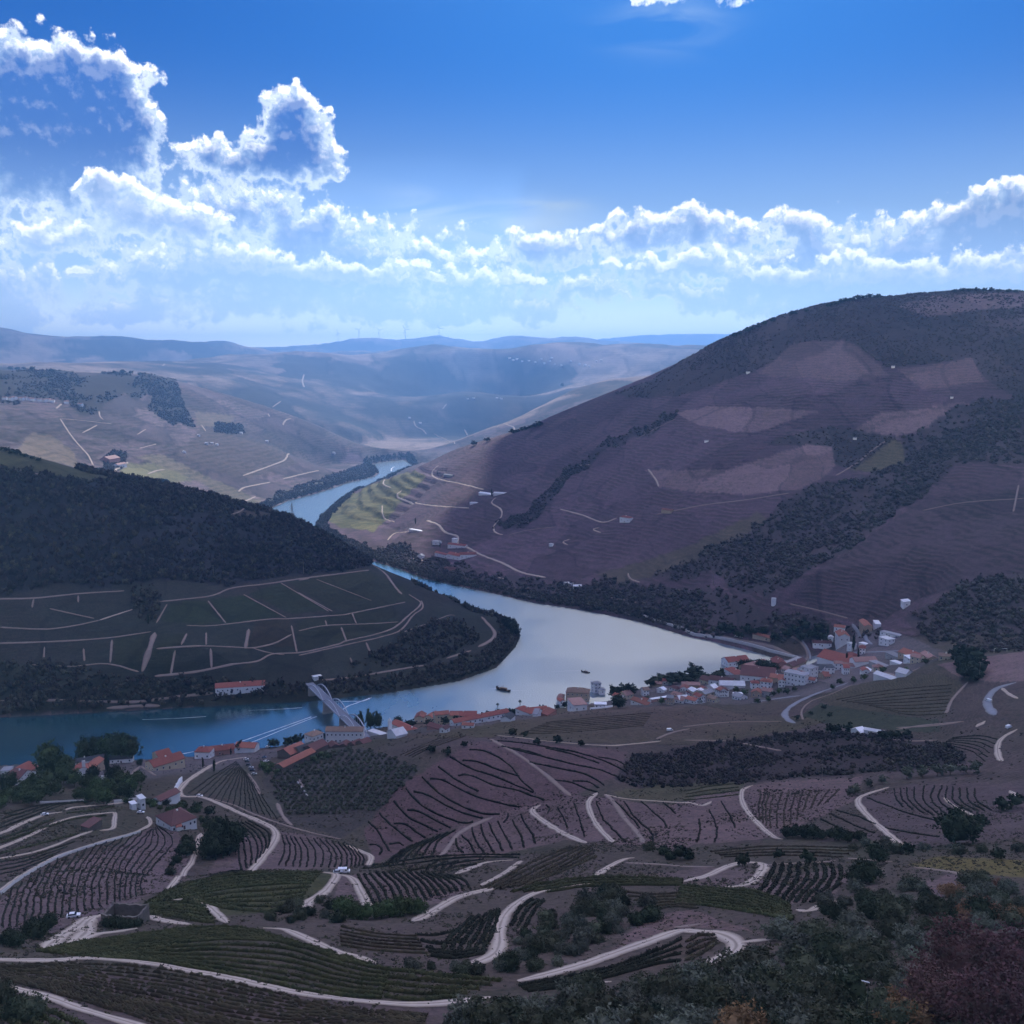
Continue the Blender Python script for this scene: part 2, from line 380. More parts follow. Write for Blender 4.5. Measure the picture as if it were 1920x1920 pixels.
# river outline (photo pixels on the water plane)
BANK_R = [(590, 985), (600, 998), (640, 1018), (662, 1033), (700, 1052), (740, 1064), (800, 1086), (900, 1107), (1000, 1130), (1100, 1145), (1200, 1166), (1290, 1193), (1340, 1203), (1400, 1218), (1460, 1236), (1500, 1240), (1530, 1228), (1560, 1231), (1520, 1246), (1460, 1254)]
BANK_N = [(1400, 1258), (1350, 1264), (1260, 1277), (1190, 1294), (1150, 1313), (1060, 1327), (1000, 1333), (940, 1342), (850, 1347), (740, 1361), (680, 1370), (600, 1390), (480, 1405), (400, 1416), (280, 1424), (150, 1430), (0, 1437), (-150, 1445), (-420, 1460)]
BANK_P = [(-420, 1365), (-150, 1352), (0, 1345), (280, 1330), (573, 1315), (627, 1309), (727, 1299), (860, 1277), (930, 1252), (966, 1214), (976, 1192), (968, 1174)]
BANK_H = [(930, 1163), (850, 1136), (780, 1110), (700, 1080), (640, 1043), (590, 1012), (520, 995), (470, 978)]
BANK_L = [(500, 957), (540, 939), (600, 923), (650, 906), (700, 894), (712, 886), (706, 877), (696, 871)]
BANK_F = [(720, 866), (758, 862)]
BANK_E = [(768, 870), (785, 879), (720, 896), (680, 916), (640, 936), (615, 956), (600, 969)]
RIVER_PX = BANK_R + BANK_N + BANK_P + BANK_H + BANK_L + BANK_F + BANK_E
shore(BANK_R[2:] + BANK_N + BANK_P + BANK_H[::2] + BANK_L + BANK_E)
_rx, _ry = on_plane(np.array([p[0] for p in RIVER_PX]), np.array([p[1] for p in RIVER_PX]))
RIVER = np.stack([_rx, _ry], 1)

def _solve():
    P = np.array(CP, float)
    a, s = az_slope(P[:, 0], P[:, 1])
    X = np.stack([a, np.log(P[:, 2])], 1)
    # drop near-duplicates
    keep = []
    for i in range(len(X)):
        if all((X[i, 0] - X[j, 0]) ** 2 + (X[i, 1] - X[j, 1]) ** 2 > 4e-5 for j in keep):
            keep.append(i)
    X, s = X[keep], s[keep]
    d = np.sqrt(((X[:, None] - X[None]) ** 2).sum(-1) + 0.012 ** 2)
    n = len(X)
    A = np.zeros((n + 3, n + 3)); A[:n, :n] = d - np.eye(n) * 1e-4
    A[:n, n] = A[n, :n] = 1; A[:n, n + 1:] = X; A[n + 1:, :n] = X.T
    w = np.linalg.solve(A, np.concatenate([s, [0, 0, 0]]))
    return X, w
RX, RW = _solve()

def rbf(az, lr):
    out = np.empty(az.shape)
    fa, fl, fo = az.ravel(), lr.ravel(), out.ravel()
    n = len(RX)
    for i in range(0, len(fa), 20000):
        a, l = fa[i:i + 20000], fl[i:i + 20000]
        d = np.sqrt((a[:, None] - RX[None, :, 0]) ** 2 + (l[:, None] - RX[None, :, 1]) ** 2 + 0.012 ** 2)
        fo[i:i + 20000] = d @ RW[:n] + RW[n] + RW[n + 1] * a + RW[n + 2] * l
    return fo.reshape(az.shape)

# polar grid round the viewpoint
_ain = np.radians(np.linspace(-28.2, 28.2, 760))
_aout = np.radians(np.geomspace(28.6, 48, 26))
AZ = np.concatenate([-_aout[::-1], _ain, _aout])
LR = np.concatenate([np.log(np.geomspace(28, 150, 40))[:-1], np.linspace(math.log(150), math.log(900), 400)[:-1],
                     np.linspace(math.log(900), math.log(2700), 330)[:-1], np.linspace(math.log(2700), math.log(7600), 170)[:-1],
                     np.linspace(math.log(7600), math.log(17500), 90)])
NA, NR = len(AZ), len(LR)
RR = np.exp(LR)
_ca = AZ[::4] if (NA - 1) % 4 == 0 else np.append(AZ[::4], AZ[-1])
_cl = LR[::3] if (NR - 1) % 3 == 0 else np.append(LR[::3], LR[-1])
_S = rbf(*np.meshgrid(_ca, _cl, indexing='ij'))
_S = np.stack([np.interp(LR, _cl, row) for row in _S])
_i = np.clip(np.searchsorted(_ca, AZ) - 1, 0, len(_ca) - 2)
_t = ((AZ - _ca[_i]) / (_ca[_i + 1] - _ca[_i]))[:, None]
GS = _S[_i] * (1 - _t) + _S[_i + 1] * _t
GX = np.sin(AZ)[:, None] * RR[None]
GY = np.cos(AZ)[:, None] * RR[None]
GZ = H + GS * RR[None]
RDIST = poly_dist(GX, GY, RIVER)
RIN = in_poly(GX, GY, RIVER)
# relief: gullies on the hillsides, small bumps near by
_amp = np.clip((RDIST - 15) / 300, 0, 1) * np.clip(GY - 150, 0, 400) / 400
_far = np.clip((RR[None] - 3000) / 3000, 0, 1)
GZ += _amp * (1 - _far) * (fbm(GX / 260, GY / 260, 4, 3) * 11 * np.clip((RR[None] - 900) / 600, 0.25, 1))
GZ += _far * (-np.abs(fbm(GX / 1500, GY / 1500, 5, 11)) * 150 + 30 + fbm(GX / 500, GY / 500, 3, 5) * 24 + np.clip((RR[None] - 5000) / 3000, 0, 1) * (fbm(GX / 300, GY / 300, 4, 15) * 30 - np.abs(fbm(GX / 700, GY / 700, 4, 16)) * 60)) * np.clip((RR[None] - 2800) / 3000, 0, 1) * 0.8
GZ += np.clip((RDIST - 6) / 40, 0, 1) * (fbm(GX / 18, GY / 18, 3, 21) * 0.9)
GZ = np.where(GZ > 830, 830 + (GZ - 830) * 0.15, GZ)
_land = np.where(RIN, 0, np.minimum(0.8 + RDIST * 0.42, 1e9))
GZ = np.where(RIN, np.minimum(GZ, -0.6 - np.minimum(RDIST * 0.2, 3.0)), np.maximum(GZ, np.minimum(0.7 + RDIST * 0.03, 6)))
GZ = np.where(RIN, GZ, np.where(RDIST < 200, np.minimum(GZ, 0.9 + RDIST * 0.75), GZ))

def _refresh():
    global GSL, GPX, GPY, GVIS
    GSL = (GZ - H) / RR[None]
    GPX, GPY = project(GX, GY, GZ)
    mx = np.maximum.accumulate(GSL, axis=1)
    GVIS = GSL >= mx - 0.004
_refresh()

def _colmix(az):
    i = int(np.clip(np.searchsorted(AZ, az) - 1, 0, NA - 2))
    return i, (az - AZ[i]) / (AZ[i + 1] - AZ[i])

def hz(x, y):
    """ground height at a world point (arrays)"""
    x, y = np.asarray(x, float), np.asarray(y, float)
    a, l = np.arctan2(x, y), np.log(np.hypot(x, y))
    i = np.clip(np.searchsorted(AZ, a) - 1, 0, NA - 2); j = np.clip(np.searchsorted(LR, l) - 1, 0, NR - 2)
    t = (a - AZ[i]) / (AZ[i + 1] - AZ[i]); s = (np.exp(l) - RR[j]) / (RR[j + 1] - RR[j])
    return (GZ[i, j] * (1 - t) * (1 - s) + GZ[i + 1, j] * t * (1 - s) + GZ[i, j + 1] * (1 - t) * s + GZ[i + 1, j + 1] * t * s)

def ground(px, py, rmin=100.0):
    """the point of the ground seen at a photo pixel"""
    a, s = az_slope(px, py)
    i, t = _colmix(float(a))
    c = GSL[i] * (1 - t) + GSL[i + 1] * t
    ok = np.nonzero((c >= s) & (RR >= rmin))[0]
    if len(ok) == 0:
        j = int(np.argmax(np.where(RR >= rmin, c, -9)))
        r = RR[j]
    else:
        j = ok[0]
        if j > 0 and c[j - 1] < s and RR[j - 1] >= rmin * 0.98:
            k = (s - c[j - 1]) / (c[j] - c[j - 1] + 1e-12)
            r = RR[j - 1] + k * (RR[j] - RR[j - 1])
        else:
            r = RR[j]
    x, y = r * math.sin(a), r * math.cos(a)
    return Vector((x, y, float(hz(x, y))))

def dry(px, py, rmin=100.0):
    """the same, moved down the view until it stands on dry land"""
    p = ground(px, py, rmin)
    for _ in range(30):
        if p.z > 0.3: break
        py += 1.5; p = ground(px, py, rmin)
    return p

def dense(poly, step=6.0):
    """photo polyline -> smooth dense photo polyline (Catmull-Rom)"""
    P = [np.array(p, float) for p in poly]
    if len(P) == 2:
        n = max(2, int(np.linalg.norm(P[1] - P[0]) / step))
        return [P[0] + (P[1] - P[0]) * k / n for k in range(n + 1)]
    Q = [2 * P[0] - P[1]] + P + [2 * P[-1] - P[-2]]
    out = []
    for i in range(1, len(Q) - 2):
        n = max(1, int(np.linalg.norm(Q[i + 1] - Q[i]) / step))
        for k in range(n):
            t = k / n
            out.append(0.5 * ((2 * Q[i]) + (-Q[i - 1] + Q[i + 1]) * t + (2 * Q[i - 1] - 5 * Q[i] + 4 * Q[i + 1] - Q[i + 2]) * t * t + (-Q[i - 1] + 3 * Q[i] - 3 * Q[i + 1] + Q[i + 2]) * t ** 3))
    out.append(P[-1])
    return out

# ------------------------------------------------------------------ object helpers
def link_mesh(name, verts, faces, mat=None, parent=None, smooth=False):
    me = bpy.data.meshes.new(name)
    me.from_pydata(verts, [], faces)
    me.update()
    return link_data(name, me, mat, parent, smooth)

def link_data(name, me, mat=None, parent=None, smooth=False):
    if mat is not None and not me.materials:
        me.materials.append(mat)
    if smooth:
        me.polygons.foreach_set('use_smooth', np.ones(len(me.polygons), bool))
    o = bpy.data.objects.new(name, me)
    COLL.objects.link(o)
    if parent is not None:
        o.parent = parent
    return o

def np_mesh(name, verts, faces, mat=None):
    """fast mesh from numpy arrays; faces k x n"""
    me = bpy.data.meshes.new(name)
    verts = np.ascontiguousarray(verts, np.float32); faces = np.ascontiguousarray(faces, np.int32)
    m, n = faces.shape
    me.vertices.add(len(verts)); me.vertices.foreach_set('co', verts.ravel())
    me.loops.add(m * n); me.loops.foreach_set('vertex_index', faces.ravel())
    me.polygons.add(m)
    me.polygons.foreach_set('loop_start', np.arange(0, m * n, n, dtype=np.int32))
    me.polygons.foreach_set('loop_total', np.full(m, n, np.int32))
    me.update(calc_edges=True)
    if mat is not None:
        me.materials.append(mat)
    return me

def tag(o, label=None, cat=None, group=None, kind=None):
    if label: o['label'] = label
    if cat: o['category'] = cat
    if group: o['group'] = group
    if kind: o['kind'] = kind
    return o

def empty(name, loc, rz=0.0):
    o = bpy.data.objects.new(name, None)
    COLL.objects.link(o)
    o.location = loc
    o.rotation_euler = (0, 0, rz)
    o.empty_display_size = 1
    return o

# ------------------------------------------------------------------ materials
class NT:
    """small helper to write node trees"""
    def __init__(self, name):
        self.m = bpy.data.materials.new(name)
        self.m.use_nodes = True
        self.t = self.m.node_tree
        self.b = self.t.nodes['Principled BSDF']
        self.out = self.t.nodes['Material Output']
    def n(self, typ, **kw):
        nd = self.t.nodes.new(typ)
        for k, v in kw.items():
            if k.startswith('i_'):
                key = k[2:]
                nd.inputs[int(key) if key.isdigit() else key.replace('_', ' ')].default_value = v
            else:
                setattr(nd, k, v)
        return nd
    def l(self, a, b):
        self.t.links.new(a, b)
    def math(self, op, a, b=None, c=None, clamp=False):
        nd = self.n('ShaderNodeMath', operation=op, use_clamp=clamp)
        for i, v in enumerate((a, b, c)):
            if v is None: continue
            if isinstance(v, (int, float)): nd.inputs[i].default_value = v
            else: self.l(v, nd.inputs[i])
        return nd.outputs[0]
    def mix(self, fac, a, b, blend='MIX'):
        nd = self.n('ShaderNodeMix', data_type='RGBA', blend_type=blend)
        for sock, v in ((nd.inputs[0], fac), (nd.inputs[6], a), (nd.inputs[7], b)):
            if isinstance(v, (int, float)): sock.default_value = v
            elif isinstance(v, tuple): sock.default_value = v if len(v) == 4 else (*v, 1)
            else: self.l(v, sock)
        return nd.outputs[2]
    def noise(self, scale, detail=4, vec=None, rough=0.55):
        nd = self.n('ShaderNodeTexNoise', i_Scale=scale, i_Detail=detail, i_Roughness=rough)
        if vec is not None: self.l(vec, nd.inputs['Vector'])
        return nd.outputs['Fac']
    def ramp(self, fac, stops):
        nd = self.n('ShaderNodeValToRGB')
        e = nd.color_ramp.elements
        while len(e) < len(stops): e.new(0.5)
        for el, (p, c) in zip(e, stops):
            el.position = p; el.color = (*c, 1) if len(c) == 3 else c
        self.l(fac, nd.inputs[0])
        return nd.outputs[0]

def simple_mat(name, color, rough=0.85, var=0.18, scale=1.2, spec=0.3, metal=0.0, objvar=0.0):
    """base colour with soft grime and grain"""
    k = NT(name)
    tc = k.n('ShaderNodeTexCoord')
    v = k.noise(scale, 5, tc.outputs['Object'])
    c = k.mix(v, tuple(max(0, x * (1 - var * 1.4)) for x in color), tuple(min(1, x * (1 + var)) for x in color))
    if objvar:
        oi = k.n('ShaderNodeObjectInfo')
        hs = k.n('ShaderNodeHueSaturation')
        k.l(c, hs.inputs['Color'])
        k.l(k.math('MULTIPLY_ADD', oi.outputs['Random'], 0.10 * objvar, 0.5 - 0.05 * objvar), hs.inputs['Hue'])
        k.l(k.math('MULTIPLY_ADD', oi.outputs['Random'], 0.7 * objvar, 1 - 0.35 * objvar), hs.inputs['Value'])
        c = hs.outputs[0]
    k.l(c, k.b.inputs['Base Color'])
    k.b.inputs['Roughness'].default_value = rough
    k.b.inputs['Metallic'].default_value = metal
    k.b.inputs['Specular IOR Level'].default_value = spec
    return k.m

# ------------------------------------------------------------------ land cover
SOIL = (0.148, 0.100, 0.094); DARKSOIL = (0.105, 0.072, 0.064); PALE = (0.20, 0.150, 0.125)
VINE = (0.052, 0.062, 0.026); DRYVINE = (0.110, 0.080, 0.040); YELLOW = (0.20, 0.165, 0.050)
SCRUB = (0.050, 0.045, 0.030); WOOD = (0.028, 0.030, 0.020); GRASS = (0.15, 0.15, 0.045)
GCOL = np.zeros((NA, NR, 3)); GSTR = np.zeros((NA, NR)); GPER = np.full((NA, NR), 4.0); GWOOD = np.zeros((NA, NR))
_n1 = fbm(GX / 140, GY / 140, 4, 40); _n2 = fbm(GX / 700, GY / 700, 4, 41)
def _mixc(a, b, t):
    t = np.clip(t, 0, 1)[..., None]
    return np.array(a) * (1 - t) + np.array(b) * t
R2 = np.broadcast_to(RR[None], GX.shape)
GCOL[:] = _mixc(SOIL, DRYVINE, 0.35 + _n1 * 0.8)
def _cells(size, seed, warp=0.55):
    """patchwork of holdings: a random number per plot and the distance-like edge value"""
    x = GX / size + fbm(GX / size / 1.6, GY / size / 1.6, 3, seed) * warp * 1.6; y = GY / size * 0.8 + fbm(GX / size / 1.6, GY / size / 1.6, 3, seed + 9) * warp * 1.6
    x = x + np.floor(y) * 0.37
    fx, fy = x - np.floor(x), y - np.floor(y)
    h = _hash(np.floor(x).astype(np.int64), np.floor(y).astype(np.int64), seed); h2 = _hash(np.floor(x).astype(np.int64), np.floor(y).astype(np.int64), seed + 5)
    return h, h2, np.minimum(np.minimum(fx, 1 - fx), np.minimum(fy, 1 - fy))
_h, _h2, _e = _cells(150.0, 61)
_f = R2 > 2350
GCOL[_f] = (_mixc((0.195, 0.150, 0.135), (0.095, 0.080, 0.068), _h * 1.2 - 0.05 + _n1 * 0.9) * np.where(_h2 > 0.86, 1.45, 1.0)[..., None] * np.where(_e < 0.05, 0.62, 1.0)[..., None])[_f]
GSTR[_f] = (0.25 + 0.75 * (_h2 > 0.3))[_f]; GPER[_f] = 8.0
_h, _h2, _e = _cells(300.0, 71)
_f = R2 > 4200
GCOL[_f] = (_mixc((0.055, 0.055, 0.040), (0.38, 0.30, 0.21), _h * 1.2 - 0.2 + _n2 * 1.1 + _n1 * 0.8) * np.where(_e < 0.05, 0.7, 1.0)[..., None])[_f]
GSTR[_f] = (0.6 * (_h2 > 0.4))[_f]; GPER[_f] = 12.0
_hm, _hm2, _em = _cells(95.0, 81)
ZW = {}
def zone(poly, rng, color=None, stripe=None, period=None, wood=None, edge=4.0, name=None, var=None):
    """paint a plot: the ground whose place in the view lies in POLY, between two distances"""
    w = fbm(GX / (R2 * 0.012), GY / (R2 * 0.012), 3, 77) * edge
    w2 = fbm(GX / (R2 * 0.012), GY / (R2 * 0.012), 3, 97) * edge
    m = (R2 >= rng[0]) & (R2 <= rng[1])
    m &= in_poly(GPX + w, GPY + w2, poly)
    if color is not None:
        GCOL[m] = _mixc(color, var, 0.5 + _n1 * 1.1)[m] if var is not None else np.array(color)
    if stripe is not None: GSTR[m] = stripe
    if period is not None: GPER[m] = period
    if wood is not None: GWOOD[m] = wood
    if name: ZW[name] = ZW[name] | m if name in ZW else m
    return m
F_, L_, R_, FL_ = (100, 1000), (960, 1640), (1000, 2900), (2300, 4300)
# --- far hills
zone([(-200, 690), (100, 693), (300, 702), (330, 720), (300, 745), (230, 742), (160, 770), (90, 752), (-200, 760)], FL_, SCRUB, 0.2, wood=0.10, name='far_wood', edge=16)
zone([(285, 735), (335, 722), (360, 790), (365, 795), (320, 800), (270, 770)], FL_, SCRUB, 0.0, wood=0.35, name='far_wood', edge=16)
zone([(500, 955), (560, 928), (640, 900), (708, 884), (700, 868), (640, 885), (560, 912), (520, 925), (480, 950)], FL_, (0.10, 0.10, 0.07), 0, wood=0.5, name='far_scrub')
zone([(222, 885), (246, 868), (300, 870), (372, 896), (340, 906), (255, 905)], FL_, (0.19, 0.19, 0.08), 0.1, edge=7)
zone([(60, 815), (95, 818), (140, 850), (150, 880), (60, 860), (20, 850)], FL_, (0.175, 0.145, 0.09), 0.5, edge=9)
zone([(255, 855), (300, 852), (440, 915), (500, 945), (430, 935), (380, 905), (300, 875)], FL_, (0.21, 0.185, 0.11), 0.8)
zone([(380, 800), (520, 840), (560, 870), (460, 900), (400, 880), (330, 855)], FL_, (0.125, 0.10, 0.075), 0.9)
zone([(365, 770), (440, 778), (430, 800), (370, 798)], FL_, (0.19, 0.16, 0.10), 0.4)
zone([(190, 860), (212, 845), (240, 852), (230, 880), (195, 890)], FL_, WOOD, 0, wood=0.7, name='far_scrub')
zone([(405, 790), (455, 795), (460, 812), (400, 810)], FL_, WOOD, 0, wood=0.6, name='far_scrub')
# --- right hill
zone([(650, 560), (1980, 480), (2500, 500), (2500, 1260), (1420, 1260), (560, 1010)], R_, (0.118, 0.080, 0.084), 0.75, 5.2, var=(0.142, 0.098, 0.099))
zone([(1150, 741), (1220, 712), (1300, 660), (1450, 590), (1640, 540), (1920, 535), (2500, 540), (2500, 760), (1900, 742), (1850, 712), (1820, 672), (1668, 690), (1590, 638), (1500, 643), (1430, 690), (1340, 722), (1270, 742), (1180, 746)], R_, (0.062, 0.052, 0.042), 0.15, wood=0.30, name='right_wood', var=(0.085, 0.066, 0.055))
zone([(1680, 575), (1750, 552), (1920, 548), (1920, 575), (1800, 585), (1740, 592)], R_, PALE, 0.3)
zone([(1850, 600), (1920, 590), (2100, 600), (2100, 620), (1880, 618)], R_, (0.105, 0.08, 0.07), 0.4)
zone([(1265, 772), (1330, 763), (1430, 764), (1535, 774), (1490, 788), (1425, 809), (1370, 809), (1310, 797)], R_, (0.215, 0.155, 0.132), 0.25, wood=0)
zone([(1210, 880), (1300, 881), (1360, 882), (1440, 857), (1520, 834), (1565, 838), (1568, 872), (1545, 897), (1500, 920), (1400, 926), (1330, 925), (1235, 913), (1224, 895)], R_, (0.215, 0.155, 0.132), 0.25, wood=0)
zone([(1600, 804), (1650, 775), (1800, 752), (1822, 758), (1740, 800), (1680, 818)], R_, (0.22, 0.160, 0.135), 0.25, wood=0)
zone([(1420, 702), (1490, 644), (1590, 640), (1650, 685), (1670, 705), (1560, 715)], R_, (0.165, 0.120, 0.105), 0.35, wood=0)
zone([(1680, 692), (1822, 671), (1846, 715), (1730, 728)], R_, (0.175, 0.125, 0.108), 0.35, wood=0)
zone([(1590, 880), (1660, 822), (1690, 830), (1705, 866), (1640, 885)], R_, (0.135, 0.120, 0.060), 0.4, wood=0)
for pl in ([(1268, 764), (1240, 800), (1180, 830), (1120, 868), (1075, 890), (1040, 930), (1010, 975), (960, 992), (930, 985), (990, 955), (1030, 915), (1060, 880), (1150, 830), (1230, 785)],
           [(1690, 822), (1780, 760), (1920, 742), (2400, 740), (2400, 868), (1790, 868), (1745, 905), (1650, 985), (1570, 1040), (1500, 1095), (1440, 1120), (1390, 1110), (1330, 1078), (1260, 1085), (1200, 1075), (1300, 1045), (1390, 1000), (1480, 940), (1575, 900), (1700, 868)],
           [(690, 1042), (730, 1012), (800, 1040), (900, 1070), (1000, 1085), (1090, 1098), (1180, 1092), (1260, 1098), (1380, 1118), (1440, 1150), (1560, 1168), (1650, 1178), (1650, 1195), (1530, 1200), (1430, 1190), (1290, 1180), (1200, 1168), (1100, 1146), (1000, 1131), (900, 1108), (790, 1086), (740, 1066)],
           [(1690, 1150), (1850, 1085), (1920, 1068), (2400, 1060), (2400, 1235), (1860, 1230), (1800, 1215), (1740, 1195)],
           [(1400, 1195), (1450, 1180), (1560, 1170), (1570, 1200), (1500, 1215), (1440, 1205)],
           [(590, 990), (610, 985), (660, 1020), (720, 1050), (690, 1046), (640, 1022)]):
    zone(pl, (1000, 2900), (0.080, 0.064, 0.056), 0, wood=1.0, name='right_bush', edge=16)
zone([(1430, 830), (1560, 800), (1600, 806), (1680, 820), (1600, 880), (1566, 870), (1560, 838), (1500, 836)], R_, (0.075, 0.062, 0.052), 0.3, wood=0.15, name='right_wood')
zone([(1480, 1120), (1560, 1055), (1660, 985), (1740, 930), (2400, 900), (2400, 1060), (1880, 1075), (1720, 1120), (1660, 1160), (1580, 1160)], R_, (0.085, 0.060, 0.062), 0.9, 4.2, wood=0, var=(0.105, 0.076, 0.074))
zone([(600, 970), (640, 935), (720, 896), (780, 880), (800, 890), (740, 950), (700, 1000), (640, 990)], (2000, 2900), (0.16, 0.155, 0.055), 1.2, 12.0)
zone([(1120, 1080), (1300, 1020), (1420, 960), (1440, 975), (1330, 1040), (1220, 1080), (1160, 1095)], R_, (0.120, 0.100, 0.062), 0.4)
# --- left hill
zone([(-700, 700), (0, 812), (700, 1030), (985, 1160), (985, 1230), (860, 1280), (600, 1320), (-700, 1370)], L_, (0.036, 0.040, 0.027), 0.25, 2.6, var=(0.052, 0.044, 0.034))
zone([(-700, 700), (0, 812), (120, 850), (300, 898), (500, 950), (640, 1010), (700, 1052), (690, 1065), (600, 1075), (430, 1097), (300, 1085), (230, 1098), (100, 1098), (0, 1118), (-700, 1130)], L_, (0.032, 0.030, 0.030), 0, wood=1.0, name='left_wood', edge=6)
zone([(0, 835), (60, 853), (140, 878), (250, 905), (310, 908), (240, 904), (120, 898), (60, 885), (0, 880), (-300, 850), (-300, 790)], L_, (0.085, 0.085, 0.035), 0.3, wood=0)
zone([(430, 955), (480, 958), (520, 966), (440, 968)], L_, (0.10, 0.08, 0.055), 0.3, wood=0)
for pl, c in (([(320, 1132), (385, 1125), (415, 1165), (360, 1170), (300, 1165)], (0.031, 0.042, 0.018)), ([(395, 1122), (455, 1115), (535, 1155), (425, 1168)], (0.031, 0.042, 0.019)),
              ([(465, 1112), (525, 1094), (615, 1145), (545, 1153)], (0.035, 0.042, 0.020)), ([(535, 1090), (690, 1070), (740, 1090), (770, 1110), (770, 1130), (625, 1145)], (0.039, 0.042, 0.022)),
              ([(300, 1190), (350, 1188), (335, 1212), (285, 1220)], (0.034, 0.039, 0.020)), ([(215, 1195), (280, 1185), (260, 1260), (210, 1245)], (0.034, 0.039, 0.020)),
              ([(285, 1222), (325, 1218), (318, 1262), (272, 1262)], (0.034, 0.039, 0.020)), ([(480, 1165), (540, 1160), (560, 1215), (465, 1212)], (0.048, 0.041, 0.024)),
              ([(555, 1165), (700, 1135), (740, 1140), (750, 1175), (640, 1205), (560, 1220)], (0.038, 0.041, 0.022))):
    zone(pl, L_, c, 0.3, 2.6, wood=0)
for pl in ([(0, 1245), (110, 1245), (230, 1262), (400, 1275), (560, 1285), (560, 1312), (280, 1328), (-400, 1350), (-400, 1250)],
           [(560, 1288), (700, 1262), (830, 1245), (930, 1215), (955, 1190), (940, 1165), (860, 1125), (760, 1085), (735, 1068), (745, 1062), (860, 1112), (985, 1150), (985, 1230), (860, 1285), (600, 1325)],
           [(640, 1255), (700, 1225), (800, 1165), (860, 1160), (900, 1190), (880, 1215), (780, 1245)],
           [(245, 1095), (285, 1095), (300, 1130), (290, 1165), (265, 1160), (245, 1125)]):
    zone(pl, L_, (0.040, 0.042, 0.026), 0, wood=1.0, name='left_bush', edge=9)
# --- near bank
zone([(-900, 1360), (0, 1400), (600, 1370), (1000, 1320), (1250, 1270), (1500, 1190), (1950, 1190), (2500, 1190), (2500, 2200), (2500, 5000), (-900, 5000)], (20, 1260), (0.118, 0.088, 0.072), 0.35, 1.3, var=(0.088, 0.080, 0.046))
zone([(-900, 1640), (300, 1660), (640, 1630), (1000, 1600), (1300, 1590), (1500, 1575), (2500, 1590), (2500, 5000), (-900, 5000)], (20, 620), (0.082, 0.078, 0.046), 0.2, 1.2, var=(0.120, 0.092, 0.072), edge=14)
zone([(700, 1350), (1000, 1330), (1300, 1320), (1400, 1340), (1560, 1350), (1500, 1370), (1300, 1395), (1120, 1395), (950, 1380), (760, 1385)], F_, (0.115, 0.098, 0.052), 0.45, 1.1, var=(0.135, 0.100, 0.072))
zone([(1520, 1310), (1640, 1270), (1760, 1260), (1810, 1285), (1770, 1345), (1600, 1330)], (700, 1200), (0.100, 0.085, 0.050), 0.5, 1.0, var=(0.095, 0.085, 0.05))
zone([(1500, 1345), (1540, 1318), (1620, 1332), (1760, 1348), (1760, 1372), (1600, 1366)], (700, 1200), (0.062, 0.070, 0.036), 0.1)
zone([(1755, 1245), (1920, 1220), (2300, 1215), (2300, 1262), (1860, 1278), (1800, 1270)], (700, 1200), (0.23, 0.165, 0.135), 0, var=(0.19, 0.135, 0.11))
zone([(1150, 1462), (1190, 1418), (1300, 1398), (1500, 1375), (1680, 1372), (1812, 1410), (1812, 1432), (1600, 1452), (1350, 1472), (1200, 1478)], F_, (0.052, 0.040, 0.034), 0, wood=1.0, name='brow_scrub', var=(0.08, 0.058, 0.045))
zone([(490, 1462), (540, 1440), (600, 1412), (650, 1400), (700, 1408), (790, 1440), (755, 1480), (690, 1540), (640, 1572), (600, 1560), (545, 1545), (510, 1500)], F_, (0.075, 0.066, 0.050), 0, name='grove')
zone([(355, 1475), (400, 1430), (460, 1425), (490, 1470), (535, 1515), (520, 1535), (440, 1500)], F_, (0.080, 0.082, 0.048), 0.0, var=(0.095, 0.085, 0.06))
zone([(680, 1560), (740, 1480), (850, 1410), (900, 1388), (1060, 1398), (1180, 1410), (1150, 1460), (1060, 1497), (900, 1530), (780, 1580), (700, 1620)], F_, (0.150, 0.100, 0.086), 0, var=(0.125, 0.082, 0.070))
zone([(770, 1600), (900, 1530), (1080, 1490), (1250, 1510), (1420, 1470), (1620, 1455), (1600, 1500), (1460, 1570), (1250, 1590), (1060, 1575), (900, 1610)], F_, (0.190, 0.138, 0.112), 0, var=(0.155, 0.110, 0.090))
zone([(1150, 1485), (1250, 1470), (1330, 1468), (1400, 1465), (1390, 1480), (1260, 1505), (1160, 1500)], F_, (0.085, 0.085, 0.040), 0, var=(0.11, 0.095, 0.05))
zone([(0, 1690), (80, 1640), (220, 1585), (290, 1550), (330, 1560), (370, 1600), (320, 1660), (180, 1730), (0, 1770)], F_, (0.180, 0.135, 0.115), 0, var=(0.150, 0.110, 0.096))
zone([(380, 1650), (440, 1560), (500, 1570), (510, 1600), (480, 1640)], F_, (0.150, 0.110, 0.092), 0)
zone([(480, 1640), (525, 1560), (600, 1570), (690, 1605), (660, 1625), (560, 1632)], F_, (0.160, 0.120, 0.100), 0)
zone([(620, 1700), (640, 1640), (780, 1635), (880, 1655), (860, 1690), (760, 1700)], F_, (0.160, 0.120, 0.098), 0)
zone([(1600, 1500), (1700, 1470), (1920, 1465), (2300, 1465), (2300, 1560), (1900, 1570), (1720, 1590), (1640, 1540)], F_, (0.120, 0.090, 0.076), 0)
zone([(270, 1700), (330, 1660), (450, 1640), (560, 1632), (625, 1640), (590, 1690), (500, 1710), (380, 1720), (280, 1720)], F_, (0.065, 0.075, 0.030), 0, var=(0.09, 0.085, 0.035), name='dome')
zone([(-300, 1790), (200, 1770), (420, 1745), (520, 1760), (700, 1810), (900, 1860), (1020, 1850), (900, 1885), (600, 1875), (300, 1830), (0, 1810), (-300, 1815)], F_, (0.085, 0.075, 0.050), 0, var=(0.10, 0.085, 0.055))
